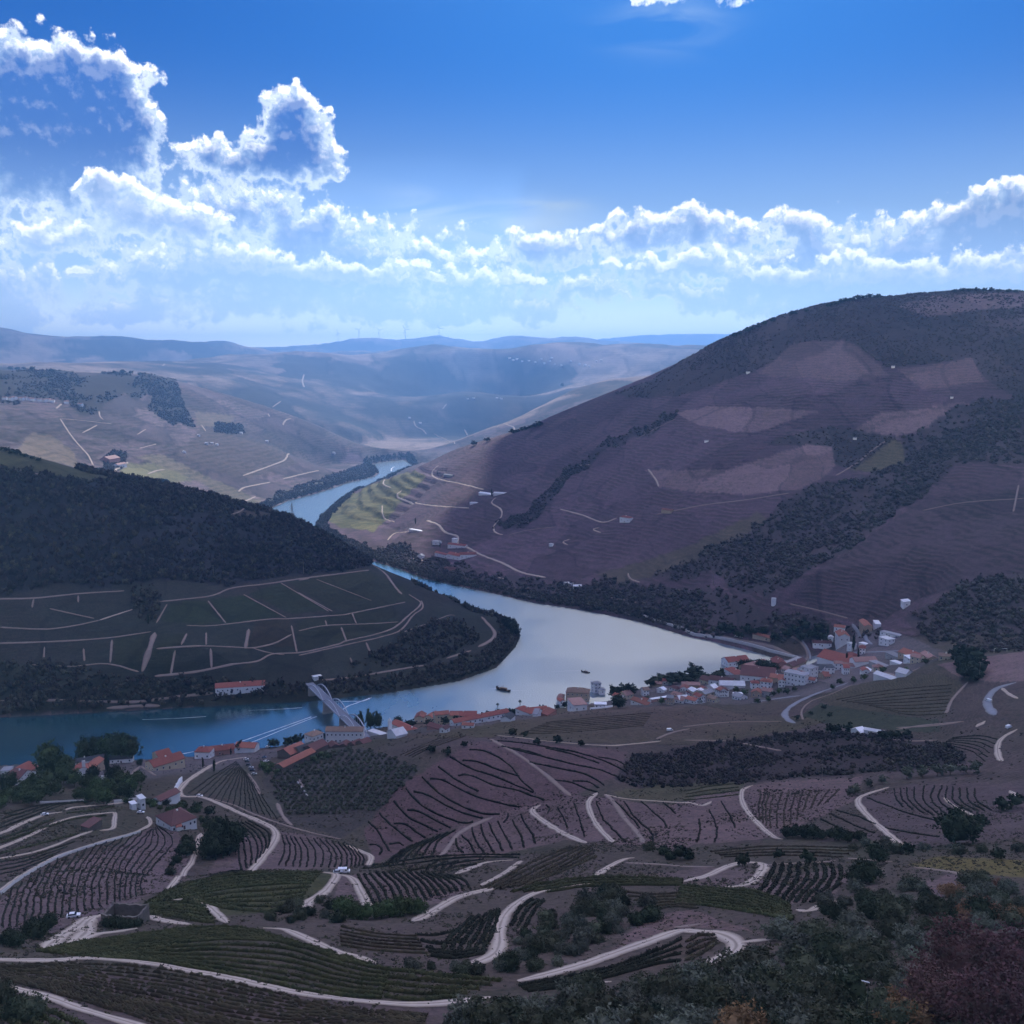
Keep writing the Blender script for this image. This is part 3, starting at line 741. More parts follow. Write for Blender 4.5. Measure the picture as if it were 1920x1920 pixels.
zone([(-300, 1815), (150, 1815), (500, 1860), (800, 1890), (1000, 1880), (1100, 1870), (1000, 1930), (-300, 2100)], F_, (0.125, 0.095, 0.078), 0, var=(0.09, 0.07, 0.055))
zone([(1250, 1765), (1320, 1745), (1345, 1760), (1330, 1790), (1230, 1820), (1100, 1830)], F_, (0.11, 0.085, 0.060), 0)
zone([(1700, 1620), (1760, 1605), (1920, 1612), (2300, 1610), (2300, 1640), (1920, 1645), (1800, 1635)], F_, (0.150, 0.125, 0.040), 0)
zone([(1180, 1640), (1290, 1630), (1400, 1625), (1420, 1640), (1480, 1650), (1560, 1625), (1600, 1640), (1560, 1680), (1480, 1700), (1380, 1680)], F_, (0.150, 0.115, 0.092), 0)
zone([(1730, 1650), (1800, 1640), (1830, 1655), (1760, 1690), (1735, 1695)], F_, (0.165, 0.120, 0.100), 0, edge=14)
zone([(1190, 1780), (1130, 1800), (1210, 1720), (1290, 1705), (1440, 1755), (1400, 1745), (1300, 1740)], F_, (0.17, 0.120, 0.096), 0)
# --- town ground
zone([(1010, 1322), (1220, 1275), (1400, 1250), (1540, 1225), (1620, 1180), (1700, 1190), (1780, 1225), (1690, 1265), (1620, 1280), (1500, 1310), (1400, 1320), (1180, 1325)], (800, 1300), (0.17, 0.15, 0.135), 0, var=(0.11, 0.10, 0.08))
zone([(-100, 1435), (300, 1425), (500, 1405), (700, 1375), (1010, 1335), (1010, 1345), (740, 1380), (560, 1410), (430, 1440), (280, 1460), (-100, 1480)], (700, 960), (0.15, 0.13, 0.115), 0, var=(0.09, 0.085, 0.065))

# holdings differ a little from plot to plot on the nearer hills
_mm = (R2 > 960) & (R2 < 2900) & (GY > 950)
GCOL[_mm] *= (0.80 + 0.40 * _hm)[_mm][:, None]
GCOL[_mm & (_em < 0.035) & (_hm2 > 0.35)] *= 0.72
GCOL *= np.array([0.98, 0.92, 1.10])
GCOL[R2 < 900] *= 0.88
# terraces: banks stepped into the slopes where the plots are cut in steps
def terrace(mask, step, sharp=0.75, amt=1.0):
    q = GZ / step + fbm(GX / 60, GY / 60, 2, 55) * 0.25
    f = q - np.floor(q)
    g = np.clip((f - sharp) / (1 - sharp), 0, 1)
    z = (np.floor(q) + g) * step
    return np.where(mask & (RDIST > 25), GZ + (z - q * step) * amt, GZ)
GZ = terrace(in_poly(GPX, GPY, [(600, 990), (640, 930), (780, 875), (840, 880), (760, 960), (700, 1000)]) & (R2 > 2000) & (R2 < 2900), 12.0, 0.6)
GZ = np.where(~RIN, np.maximum(GZ, np.minimum(0.7 + RDIST * 0.05, 7)), GZ)
_refresh()

# ------------------------------------------------------------------ ground material
def ground_material():
    k = NT('hillside_earth')
    at = k.n('ShaderNodeAttribute', attribute_name='cover')
    st = k.n('ShaderNodeAttribute', attribute_name='rows')
    ge = k.n('ShaderNodeNewGeometry')
    sep = k.n('ShaderNodeSeparateXYZ'); k.l(ge.outputs['Position'], sep.inputs[0])
    pos = ge.outputs['Position']
    srgb = k.n('ShaderNodeSeparateColor'); k.l(st.outputs['Color'], srgb.inputs[0])
    amp, per = srgb.outputs[0], k.math('MULTIPLY', srgb.outputs[1], 20.0)
    big = k.noise(0.006, 5, pos); mid = k.noise(0.05, 5, pos); fine = k.noise(0.6, 6, pos, 0.65)
    # planting lines follow the contour
    zz = k.math('ADD', k.math('DIVIDE', k.math('MULTIPLY_ADD', big, 30.0, sep.outputs[2]), per), k.math('MULTIPLY', mid, 1.5))
    sw = k.math('SINE', k.math('MULTIPLY', zz, 6.28318))
    line = k.math('SMOOTH_MIN', k.math('MULTIPLY_ADD', sw, 1.3, 0.35), 1.0, 0.2)
    brk = k.ramp(k.noise(0.022, 5, pos, 0.65), [(0.36, (0.1, 0.1, 0.1)), (0.58, (1, 1, 1))])
    line = k.math('MULTIPLY', k.math('MULTIPLY', k.math('MULTIPLY_ADD', line, 0.5, 0.5, clamp=True), amp), brk)
    base = at.outputs['Color']
    v = k.mix(mid, (0.72, 0.72, 0.72), (1.28, 1.24, 1.2))
    base = k.mix(1.0, base, v, 'MULTIPLY')
    v2 = k.ramp(fine, [(0.25, (0.42, 0.45, 0.42)), (0.5, (1, 1, 1)), (0.75, (1.5, 1.45, 1.4))])
    base = k.mix(0.9, base, v2, 'MULTIPLY')
    tuft = k.ramp(k.noise(0.16, 5, pos, 0.7), [(0.50, (0, 0, 0)), (0.62, (1, 1, 1))])
    base = k.mix(k.math('MULTIPLY', tuft, 0.55), base, k.mix(1.0, base, (0.55, 0.62, 0.42), 'MULTIPLY'))
    dark = k.mix(1.0, base, (0.50, 0.56, 0.40), 'MULTIPLY')
    base = k.mix(line, base, dark)
    k.l(base, k.b.inputs['Base Color'])
    k.b.inputs['Roughness'].default_value = 0.95
    k.b.inputs['Specular IOR Level'].default_value = 0.1
    bp = k.n('ShaderNodeBump', i_Strength=0.6, i_Distance=0.5)
    k.l(k.math('ADD', fine, k.math('MULTIPLY', line, -1.5)), bp.inputs['Height'])
    k.l(bp.outputs[0], k.b.inputs['Normal'])
    return k.m

def build_terrain():
    idx = np.arange(NA * NR).reshape(NA, NR)
    q = np.stack([idx[:-1, :-1], idx[1:, :-1], idx[1:, 1:], idx[:-1, 1:]], -1).reshape(-1, 4)
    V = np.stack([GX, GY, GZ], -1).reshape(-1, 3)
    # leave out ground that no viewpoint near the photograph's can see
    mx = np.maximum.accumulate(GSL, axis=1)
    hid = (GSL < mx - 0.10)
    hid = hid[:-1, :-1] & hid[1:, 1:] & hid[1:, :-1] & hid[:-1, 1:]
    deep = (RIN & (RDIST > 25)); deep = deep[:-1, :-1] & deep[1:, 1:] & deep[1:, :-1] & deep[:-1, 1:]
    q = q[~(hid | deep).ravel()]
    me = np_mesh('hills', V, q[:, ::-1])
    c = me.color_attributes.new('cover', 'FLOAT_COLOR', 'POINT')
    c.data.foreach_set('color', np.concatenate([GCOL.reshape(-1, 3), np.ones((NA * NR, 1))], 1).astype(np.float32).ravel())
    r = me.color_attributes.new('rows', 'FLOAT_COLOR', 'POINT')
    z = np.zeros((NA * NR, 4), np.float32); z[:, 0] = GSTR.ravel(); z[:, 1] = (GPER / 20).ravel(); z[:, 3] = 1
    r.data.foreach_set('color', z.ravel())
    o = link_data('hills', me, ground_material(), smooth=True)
    tag(o, kind='structure')
    return o
build_terrain()

def water_material():
    k = NT('river_water')
    ge = k.n('ShaderNodeNewGeometry'); pos = ge.outputs['Position']
    mp = k.n('ShaderNodeMapping'); k.l(pos, mp.inputs[0]); mp.inputs['Scale'].default_value = (1.0, 0.45, 1.0)
    a = k.noise(0.5, 5, mp.outputs[0]); b = k.noise(0.02, 4, mp.outputs[0])
    k.l(k.ramp(b, [(0.35, (0.012, 0.055, 0.068)), (0.65, (0.022, 0.078, 0.094))]), k.b.inputs['Base Color'])
    k.b.inputs['IOR'].default_value = 3.6
    sp = k.n('ShaderNodeSeparateXYZ'); k.l(pos, sp.inputs[0])
    wind = k.math('ADD', k.math('DIVIDE', k.math('ADD', sp.outputs[0], 330.0), 430.0), k.math('MULTIPLY_ADD', b, 0.8, -0.4), clamp=True)
    far = k.math('DIVIDE', k.math('SUBTRACT', sp.outputs[1], 1500.0), 500.0, clamp=True)
    wind = k.math('MAXIMUM', wind, far)
    k.l(k.math('SUBTRACT', k.math('MULTIPLY_ADD', wind, 0.40, 0.08), k.math('MULTIPLY', far, 0.24)), k.b.inputs['Roughness'])
    bp = k.n('ShaderNodeBump', i_Strength=0.35, i_Distance=0.6)
    k.l(k.math('ADD', a, b), bp.inputs['Height']); k.l(bp.outputs[0], k.b.inputs['Normal'])
    return k.m
WATER = water_material()
_r = np.array(RIVER_PX)
_wx, _wy = RIVER[:, 0].copy(), RIVER[:, 1].copy()
# one level sheet a little wider than the banks, which cover its edge
_cx = [(-1500, 600), (1200, 600), (1500, 1400), (600, 1900), (100, 4300), (-1500, 4300)]
river = link_mesh('river', [(x, y, 0.0) for x, y in _cx], [tuple(range(len(_cx)))], WATER)
tag(river, kind='structure')

# ------------------------------------------------------------------ roads, tracks and paths
def T1(*p): return [(x / 3, 1340 + y / 3) for x, y in p]
def T2(*p): return [(640 + x / 3, 1340 + y / 3) for x, y in p]
def T3(*p): return [(1280 + x / 3, 1340 + y / 3) for x, y in p]
def T4(*p): return [(x / 3, 780 + y / 3) for x, y in p]
def T5(*p): return [(560 + x / 3, 840 + y / 3) for x, y in p]
def T6(*p): return [(1200 + x / 2.6667, 1080 + y / 2.6667) for x, y in p]
def T7(*p): return [(x / 2.5263, 560 + y / 2.5263) for x, y in p]
def T8(*p): return [(960 + x / 2, 860 + y / 2) for x, y in p]
def T9(*p): return [(560 + x / 2.5263, 560 + y / 2.5263) for x, y in p]
def T10(*p): return [(1160 + x / 2.5263, 520 + y / 2.5263) for x, y in p]

def road_material(name, pale, mid, ruts=True):
    k = NT(name)
    at = k.n('ShaderNodeAttribute', attribute_name='across')
    ge = k.n('ShaderNodeNewGeometry')
    n1 = k.noise(0.35, 6, ge.outputs['Position'], 0.65); n2 = k.noise(0.05, 4, ge.outputs['Position'])
    ab = k.math('ABSOLUTE', at.outputs['Fac'])
    edge = k.math('ADD', ab, k.math('MULTIPLY_ADD', n1, 0.7, -0.35))
    c = k.mix(n1, tuple(v * 0.6 for v in pale), tuple(min(1, v * 1.25) for v in pale))
    if ruts:
        ctr = k.ramp(k.math('ADD', ab, k.math('MULTIPLY_ADD', n2, 0.3, -0.15)), [(0.05, (1, 1, 1)), (0.22, (0, 0, 0))])
        c = k.mix(k.math('MULTIPLY', ctr, 0.75), c, mid)
    c = k.mix(k.ramp(edge, [(0.45, (0, 0, 0)), (0.95, (1, 1, 1))]), c, mid)
    k.l(c, k.b.inputs['Base Color'])
    k.b.inputs['Roughness'].default_value = 0.95
    k.b.inputs['Specular IOR Level'].default_value = 0.15
    bp = k.n('ShaderNodeBump', i_Strength=0.4, i_Distance=0.2); k.l(n1, bp.inputs['Height']); k.l(bp.outputs[0], k.b.inputs['Normal'])
    return k.m
M_DIRT = road_material('pale_dirt', (0.53, 0.44, 0.355), (0.21, 0.16, 0.125))
M_PATH = road_material('path_earth', (0.27, 0.21, 0.18), (0.17, 0.125, 0.105), False)
M_ASPH = road_material('worn_asphalt', (0.26, 0.27, 0.30), (0.20, 0.19, 0.19), False)

def path3d(px, step=5.0, rmin=100.0, smooth=2):
    pts = np.array([ground(x, y, rmin)[:] for x, y in dense(px, step)])
    # drop jumps across hidden hollows
    keep = [0]
    for i in range(1, len(pts)):
        if np.linalg.norm(pts[i, :2] - pts[keep[-1], :2]) > 0.3:
            keep.append(i)
    pts = pts[keep]
    for _ in range(smooth):
        if len(pts) > 4:
            pts[1:-1] = (pts[:-2] + 2 * pts[1:-1] + pts[2:]) / 4
    return pts

def resample(pts, d):
    seg = np.linalg.norm(np.diff(pts, axis=0), axis=1); L = np.concatenate([[0], np.cumsum(seg)])
    n = max(2, int(L[-1] / d) + 1); t = np.linspace(0, L[-1], n)
    return np.stack([np.interp(t, L, pts[:, i]) for i in range(3)], 1)

def strip(name, px, width, mat, lift=None, rmin=100.0, step=4.0):
    p = path3d(px, step, rmin)
    if len(p) < 2: return None
    r = float(np.hypot(p[:, 0], p[:, 1]).mean())
    p = resample(p, max(1.2, r / 500))
    if len(p) < 2: return None
    tg = np.gradient(p[:, :2], axis=0); tg /= np.linalg.norm(tg, axis=1, keepdims=True) + 1e-9
    nm = np.stack([-tg[:, 1], tg[:, 0]], 1)
    wv = width * (1 + 0.32 * fbm(p[:, 0] / 9, p[:, 1] / 9, 3, 9))
    sl = np.concatenate([[0], np.cumsum(np.linalg.norm(np.diff(p, axis=0), axis=1))]); tp = np.minimum(sl, sl[-1] - sl) / (width * 1.6)
    wv = wv * np.clip(0.25 + tp, 0, 1)
    lift = lift if lift is not None else 0.22 + r * 0.00035
    rows = []
    ts = (-1, -0.5, 0, 0.5, 1)
    for t in ts:
        q = p[:, :2] + nm * (t * wv / 2)[:, None]
        rows.append(np.concatenate([q, (np.maximum(hz(q[:, 0], q[:, 1]), 0.3) + (lift if abs(t) < 1 else lift * 0.4))[:, None]], 1))
    V = np.stack(rows, 1).reshape(-1, 3)
    n = len(p)
    idx = np.arange(n * 5).reshape(n, 5)
    F = np.stack([idx[:-1, :-1], idx[:-1, 1:], idx[1:, 1:], idx[1:, :-1]], -1).reshape(-1, 4)
    me = np_mesh(name, V, F[:, ::-1])
    a = me.attributes.new('across', 'FLOAT', 'POINT'); a.data.foreach_set('value', np.tile(np.array(ts, np.float32), n))
    o = link_data(name, me, mat, smooth=True)
    tag(o, kind='structure')
    return o

ROADS = [
 # foreground dirt roads
 ('dirt_road', T1((1390, 240), (1240, 265), (1120, 330), (1030, 395), (1005, 440), (1030, 462), (1130, 465), (1230, 500), (1350, 555), (1480, 610), (1545, 650), (1555, 690), (1520, 750), (1450, 840), (1390, 895)), 5.0, 'D'),
 ('path', T1((1130, 460), (1300, 505), (1430, 562), (1600, 622), (1750, 665), (1920, 703)), 2.2, 'P'),
 ('dirt_road', T1((-200, 720), (0, 670), (120, 615), (250, 565), (350, 550)), 3.6, 'D'), ('path', T1((370, 540), (400, 525), (620, 505), (785, 480)), 4, 'D'),
 ('dirt_road', T1((-200, 820), (0, 750), (150, 690), (300, 615), (430, 575), (600, 555), (650, 555), (640, 600), (640, 640), (560, 655)), 3.0, 'D'),
 ('dirt_road', T1((-200, 840), (0, 810), (170, 780), (300, 740), (420, 690), (520, 655)), 3.0, 'D'),
 ('dirt_road', T1((-60, 1060), (0, 1000), (100, 920), (220, 850), (330, 795), (460, 750), (590, 710), (700, 680), (780, 655), (850, 615), (830, 575)), 2.6, 'D'),
 ('dirt_road', T1((1130, 670), (1110, 730), (1080, 830), (1040, 880), (985, 940), (950, 985)), 3.2, 'D'),
 ('dirt_road', T1((250, 1320), (360, 1240), (440, 1190), (490, 1150), (575, 1128)), 5, 'D'), ('dirt_road', T1((395, 1300), (450, 1260), (490, 1220), (480, 1180), (530, 1145)), 6, 'D'), ('dirt_road', T1((430, 1280), (520, 1240), (640, 1225), (770, 1205)), 5, 'D'),
 ('dirt_road', T1((830, 1130), (920, 1160), (1080, 1185)), 4, 'D'), ('dirt_road', T1((960, 1045), (1080, 1040), (1160, 1070), (1220, 1120), (1275, 1175)), 4.6, 'D'),
 ('dirt_road', T1((1480, 1203), (1600, 1210), (1700, 1250), (1800, 1295), (1920, 1345), (1990, 1362), (2120, 1402)), 4.5, 'D'),
 ('dirt_road', T1((-150, 1380), (0, 1380), (300, 1385), (480, 1370), (700, 1385), (900, 1410), (1050, 1440), (1300, 1485), (1500, 1530), (1700, 1570), (1920, 1600), (2120, 1620), (2320, 1632), (2520, 1622), (2760, 1592)), 4.2, 'D'),
 ('dirt_road', T1((-150, 1490), (0, 1520), (150, 1560), (300, 1600), (450, 1655), (600, 1700), (740, 1740), (900, 1790)), 3.6, 'D'), ('path', T1((0, 1485), (90, 1490), (170, 1492)), 3, 'D'),
 ('dirt_road', T1((1725, 884), (1830, 890), (1895, 903), (1860, 960), (1800, 1020), (1740, 1050), (1720, 1090), (1750, 1130)), 4.6, 'D'), ('dirt_road', T2((-30, 900), (60, 920), (110, 1000), (155, 1085)), 4.5, 'D'),
 ('path', T1((1390, 330), (1440, 400), (1460, 450)), 3, 'P'), ('path', T1((1560, 500), (1590, 570), (1640, 625)), 3, 'P'), ('path', T1((715, 395), (750, 330), (785, 290), (830, 315), (875, 345)), 3, 'P'),
 ('path', T1((1670, 350), (1700, 400), (1735, 460)), 2, 'P'), ('path', T1((225, 495), (330, 488), (470, 482), (440, 440)), 3, 'P'),
 ('path', T2((840, 140), (1000, 230), (1150, 340), (1220, 400), (1290, 460)), 3.4, 'P'), ('dirt_road', T2((1440, 440), (1390, 490), (1400, 550), (1450, 640), (1530, 720)), 3.6, 'D'),
 ('path', T2((1480, 450), (1530, 490), (1590, 580), (1660, 660), (1700, 725)), 3.2, 'P'), ('dirt_road', T2((1120, 510), (1070, 540), (1110, 580), (1200, 640), (1290, 690), (1380, 725)), 4, 'D'),
 ('path', T2((850, 580), (750, 620), (660, 670), (620, 720), (560, 800)), 3.6, 'P'), ('dirt_road', T2((30, 735), (110, 770), (170, 800), (150, 850)), 4, 'D'),
 ('dirt_road', T2((640, 900), (740, 860), (830, 830), (970, 820)), 5, 'D'), ('dirt_road', T2((1010, 825), (920, 890), (780, 965)), 3.4, 'D'),
 ('dirt_road', T2((400, 1165), (460, 1140), (560, 1080), (650, 1030), (760, 1000), (880, 975)), 5.0, 'D'),
 ('dirt_road', T2((690, 1415), (780, 1390), (860, 1350), (890, 1290), (890, 1200), (920, 1130), (990, 1060), (1080, 1010), (1200, 975), (1350, 955), (1500, 940)), 5.2, 'D'),
 ('dirt_road', T2((1430, 910), (1500, 860), (1590, 815), (1650, 808)), 4, 'D'), ('path', T2((1600, 835), (1800, 845), (1920, 855), (2100, 860)), 2.6, 'P'),
 ('path', T2((1480, 450), (1600, 475), (1800, 490), (1960, 500)), 2, 'D'), ('path', T2((880, 120), (1000, 130), (1200, 155), (1480, 175), (1620, 168), (1800, 150)), 2.6, 'D'), ('path', T2((1770, 140), (1850, 105), (1960, 80)), 3, 'P'),
 ('dirt_road', T2((990, 1502), (1150, 1465), (1350, 1410), (1550, 1340), (1750, 1270), (1900, 1218), (1980, 1222), (2100, 1230), (2190, 1262), (2225, 1305), (2180, 1350), (2080, 1390), (1980, 1420), (1900, 1445)), 6.2, 'D'),
 ('dirt_road', T2((1260, 1522), (1400, 1512), (1520, 1505)), 3.4, 'D'), ('dirt_road', T3((300, 1285), (430, 1272), (545, 1268)), 4.5, 'D'), ('dirt_road', T2((1870, 1200), (1960, 1190), (2020, 1180)), 4, 'P'),
 ('dirt_road', T3((-20, 945), (130, 910), (240, 860), (330, 835), (420, 835), (460, 850), (440, 890), (390, 940), (330, 965), (240, 970)), 5, 'D'), ('path', T3((470, 850), (600, 840), (800, 830), (860, 822)), 3, 'P'),
 ('dirt_road', T3((395, 400), (340, 420), (330, 470), (360, 540), (430, 620), (520, 695), (565, 703)), 3.6, 'D'), ('path', T3((0, 495), (60, 500), (110, 515), (160, 490)), 3, 'D'),
 ('dirt_road', T3((1160, 410), (1060, 440), (990, 470), (985, 500), (1050, 580), (1130, 650), (1230, 740)), 4, 'D'), ('path', T3((1470, 470), (1530, 520), (1640, 570)), 2, 'D'), ('path', T3((1840, 430), (1890, 465), (1960, 500)), 4, 'D'),
 ('dirt_road', T3((1880, 85), (1800, 130), (1770, 180), (1780, 250), (1800, 265)), 4, 'D'), ('dirt_road', T3((1700, 38), (1680, 50), (1650, 72)), 5, 'D'), ('path', T3((0, 70), (250, 45), (560, 40)), 3, 'P'), ('path', T3((0, 145), (250, 150), (400, 175), (555, 205)), 3, 'P'),
 ('path', T3((920, 810), (1000, 815), (1180, 830)), 2.4, 'P'), ('path', T3((1300, 860), (1500, 885), (1600, 910)), 2.4, 'P'), ('path', T3((640, 1100), (720, 1105), (800, 1060), (890, 1050)), 4, 'D'), ('path', T3((1200, 75), (1400, 65), (1560, 45)), 3, 'P'), ('path', T3((1180, 140), (1300, 150), (1430, 145)), 3, 'P'),
 # asphalt
 ('road', T6((1040, 535), (960, 562), (880, 590), (800, 625), (745, 660), (720, 690), (740, 722), (775, 738)), 8, 'A'), ('path', T6((1060, 545), (960, 590), (850, 630), (805, 680), (815, 720)), 3, 'P'),
 ('road', T6((1880, 535), (1820, 550), (1770, 572), (1735, 620), (1745, 662), (1775, 697)), 8.5, 'A'), ('path', T6((1810, 562), (1840, 590), (1890, 615)), 4, 'D'), ('path', T6((1640, 530), (1560, 620), (1530, 690)), 4, 'P'), ('path', T6((1280, 770), (1400, 750), (1620, 730)), 4, 'P'),
 ('road', T6((280, 275), (400, 300), (480, 320), (640, 350), (760, 395), (800, 410)), 6, 'P'), ('road', T6((790, 300), (830, 350), (850, 390), (850, 430)), 5, 'A'), ('railway', T6((700, 280), (790, 322), (832, 370), (838, 410), (822, 445)), 5, 'P'),
 ('road', T6((560, 635), (680, 615), (800, 600)), 5, 'A'), ('road', T6((1060, 240), (1100, 290), (1160, 345)), 5, 'A'), ('road', T6((1060, 385), (1200, 380), (1300, 375)), 6, 'A'), ('road', T6((1100, 500), (1160, 470), (1290, 500), (1400, 460)), 6, 'P'),
 # left hill
 ('path', T4((-100, 1035), (0, 1030), (200, 1025), (450, 1000), (700, 985)), 3, 'P'), ('dirt_road', T4((850, 1050), (1050, 1030), (1200, 1010), (1300, 970), (1500, 945), (1700, 915), (1900, 890), (2075, 868)), 4, 'P'),
 ('path', T4((560, 1150), (650, 1120), (745, 1090)), 3.4, 'D'), ('path', T4((-100, 1285), (0, 1280), (300, 1270), (600, 1250), (850, 1215)), 3.2, 'P'), ('path', T4((880, 1310), (1100, 1295), (1300, 1300), (1420, 1305), (1540, 1280), (1640, 1230)), 3.2, 'P'),
 ('path', T4((1420, 1305), (1500, 1330), (1600, 1345)), 2.6, 'P'), ('dirt_road', T4((870, 1465), (1100, 1440), (1300, 1400), (1450, 1380), (1530, 1340), (1700, 1330), (1920, 1280)) + T5((250, 1090), (430, 1050), (540, 1010), (610, 950), (670, 900), (690, 870), (660, 850), (620, 825)), 3.6, 'P'),
 ('dirt_road', T5((0, 1168), (280, 1105), (460, 1065), (575, 1025), (640, 945), (700, 900), (690, 860)), 3.2, 'P'), ('path', T4((1050, 1180), (1200, 1180), (1500, 1145), (1640, 1140), (1920, 1120)) + T5((300, 930), (600, 868)), 3.2, 'P'),
 ('path', T5((0, 1030), (150, 1000), (400, 990), (560, 980)), 3, 'P'), ('path', T5((580, 1040), (720, 990), (850, 940), (880, 945)), 2.6, 'P'), ('dirt_road', T5((410, 655), (480, 700), (520, 750), (545, 785), (580, 825)), 6, 'P'),
 ('road', T5((1030, 950), (1060, 985), (1100, 1030), (1105, 1060), (1070, 1090), (1010, 1120)), 7, 'P'), ('road', T5((100, 1310), (300, 1290), (600, 1240), (720, 1222)), 5, 'P'), ('road', T5((830, 1185), (970, 1140)), 5, 'P'),
 ('road', T4((-100, 1606), (0, 1605), (300, 1600), (700, 1610), (850, 1600), (1000, 1580), (1200, 1560)), 4, 'P'), ('path', T4((600, 1645), (800, 1630), (900, 1632)), 4, 'P'), ('path', T4((0, 1190), (250, 1200), (420, 1180), (560, 1150)), 2.6, 'P'), ('path', T4((180, 1400), (400, 1410), (600, 1395), (780, 1440)), 2.6, 'P'), ('path', T4((80, 300), (200, 325), (270, 348)), 5, 'P'), ('path', T4((1280, 560), (1350, 540), (1375, 520)), 4, 'P'),
] + [('path', T4(a, b), w, 'P') for a, b, w in (((190, 1030), (180, 1080), 3), ((280, 1085), (530, 1140), 2.4), ((1580, 940), (1850, 1100), 3), ((1370, 1005), (1610, 1135), 3), ((1170, 1040), (1270, 1165), 3), ((940, 1060), (880, 1165), 3), ((630, 1260), (620, 1390), 4),
     ((1050, 1225), (1020, 1290), 4), ((1160, 1220), (1160, 1290), 3), ((1400, 1200), (1380, 1310), 6), ((1640, 1180), (1670, 1330), 3), ((985, 1320), (960, 1455), 4), ((1185, 1310), (1190, 1420), 4), ((870, 1220), (800, 1440), 9), ((470, 1310), (475, 1380), 3), ((440, 1010), (440, 1050), 3), ((250, 1300), (245, 1380), 3))
] + [('path', T5(a, b), w, 'P') for a, b, w in (((0, 815), (190, 920), 3), ((100, 740), (410, 860), 2.6), ((240, 1010), (270, 1090), 3.4), ((380, 1095), (400, 1145), 3.4), ((300, 930), (325, 990), 3), ((150, 970), (160, 1005), 3), ((290, 1180), (305, 1220), 3))
] + [
 # right hill
 ('dirt_road', T5((720, 410), (790, 435), (820, 475), (900, 500), (890, 540), (950, 560), (1020, 600), (1150, 650), (1250, 700), (1390, 730)), 7, 'D'), ('dirt_road', T5((785, 100), (745, 140), (760, 165), (820, 185), (900, 200), (1040, 235)), 6, 'D'),
 ('dirt_road', T5((485, 178), (470, 205), (520, 225)), 6, 'D'), ('dirt_road', T5((578, 238), (550, 270), (600, 300), (750, 325), (960, 340)), 6, 'D'), ('dirt_road', T5((470, 325), (475, 390), (540, 420)), 5, 'D'),
 ('dirt_road', T5((1110, 280), (1080, 310), (1140, 345), (1140, 390), (1095, 440), (1100, 475), (1150, 490)), 5, 'D'), ('dirt_road', T5((1470, 345), (1600, 380), (1710, 420), (1790, 395)), 4.5, 'D'), ('path', T5((1690, 450), (1650, 458), (1700, 478)), 4, 'D'), ('path', T5((1525, 515), (1480, 530), (1515, 546)), 4, 'D'),
 ('path', T5((1660, 825), (1900, 870), (1960, 890)), 4, 'P'), ('path', T5((1180, 490), (1300, 462), (1450, 445)), 3, 'P'), ('path', T8((540, 210), (720, 175), (880, 155), (1040, 130)), 4, 'P'), ('path', T8((510, 40), (540, 80), (550, 106)), 4, 'D'), ('path', T8((1540, 195), (1700, 165), (1920, 150)), 4, 'P'), ('path', T8((1900, 100), (1880, 200)), 4, 'P'),
 ('path', T5((1580, 100), (1640, 95)), 5, 'D'), ('path', T5((1470, 190), (1490, 165)), 6, 'P'), ('path', T8((435, 430), (440, 450), (480, 465)), 4, 'D'), ('path', T10((1030, 940), (1130, 880), (1200, 820), (1290, 760)), 5, 'P'), ('path', T10((80, 770), (180, 715), (270, 672)), 4, 'P'), ('path', T8((1040, 545), (1150, 570), (1260, 600)), 3, 'P'),
 ('path', T5((0, 745), (0, 745.5), (60, 735)), 3, 'P'), ('path', T5((500, 520), (540, 480), (640, 470)), 5, 'D'), ('path', T5((640, 620), (700, 640), (690, 610)), 5, 'D'), ('path', T5((1100, 725), (1170, 740)), 5, 'D'), ('path', T5((1850, 710), (1860, 735), (1920, 755)), 5, 'P'),
 # far hills
] + [('path', p, w, 'D') for p, w in ((T7((285, 570), (330, 640), (370, 690), (420, 745), (440, 790)), 6), (T7((578, 858), (545, 815), (590, 790), (605, 775)), 9), (T7((1150, 840), (1260, 800), (1350, 765), (1370, 735)), 8), (T7((1340, 855), (1440, 830), (1510, 815)), 8), (T7((1140, 970), (1210, 938)), 9), (T7((290, 570), (400, 580), (530, 595)), 5),
      (T7((1440, 360), (1430, 390), (1440, 420)), 14), (T7((1340, 600), (1350, 575), (1380, 570)), 9), (T7((700, 832), (740, 815), (780, 810)), 8), (T7((1130, 915), (1150, 897), (1280, 870)), 8), (T7((265, 522), (290, 500)), 9), (T7((470, 535), (470, 560), (490, 575)), 7), (T7((390, 637), (460, 600)), 6), (T7((955, 600), (975, 630)), 7), (T7((1270, 545), (1275, 560)), 8), (T7((1290, 515), (1330, 488)), 7),
      (T7((660, 710), (740, 690)), 5), (T7((650, 645), (690, 620)), 5), (T7((780, 310), (770, 320)), 14), (T9((545, 580), (555, 610), (590, 620), (605, 645)), 13), (T9((785, 620), (800, 650)), 12), (T9((940, 610), (970, 595), (1050, 620)), 10), (T9((680, 525), (700, 500)), 12), (T9((640, 640), (740, 690)), 6))]
_RM = {'D': M_DIRT, 'P': M_PATH, 'A': M_ASPH}
for nm, px, w, m in ROADS:
    rm = 100.0
    my = sum(p[1] for p in px) / len(px)
    if my < 1330: w *= 0.72
    strip(nm, px, w, _RM[m], rmin=100.0)

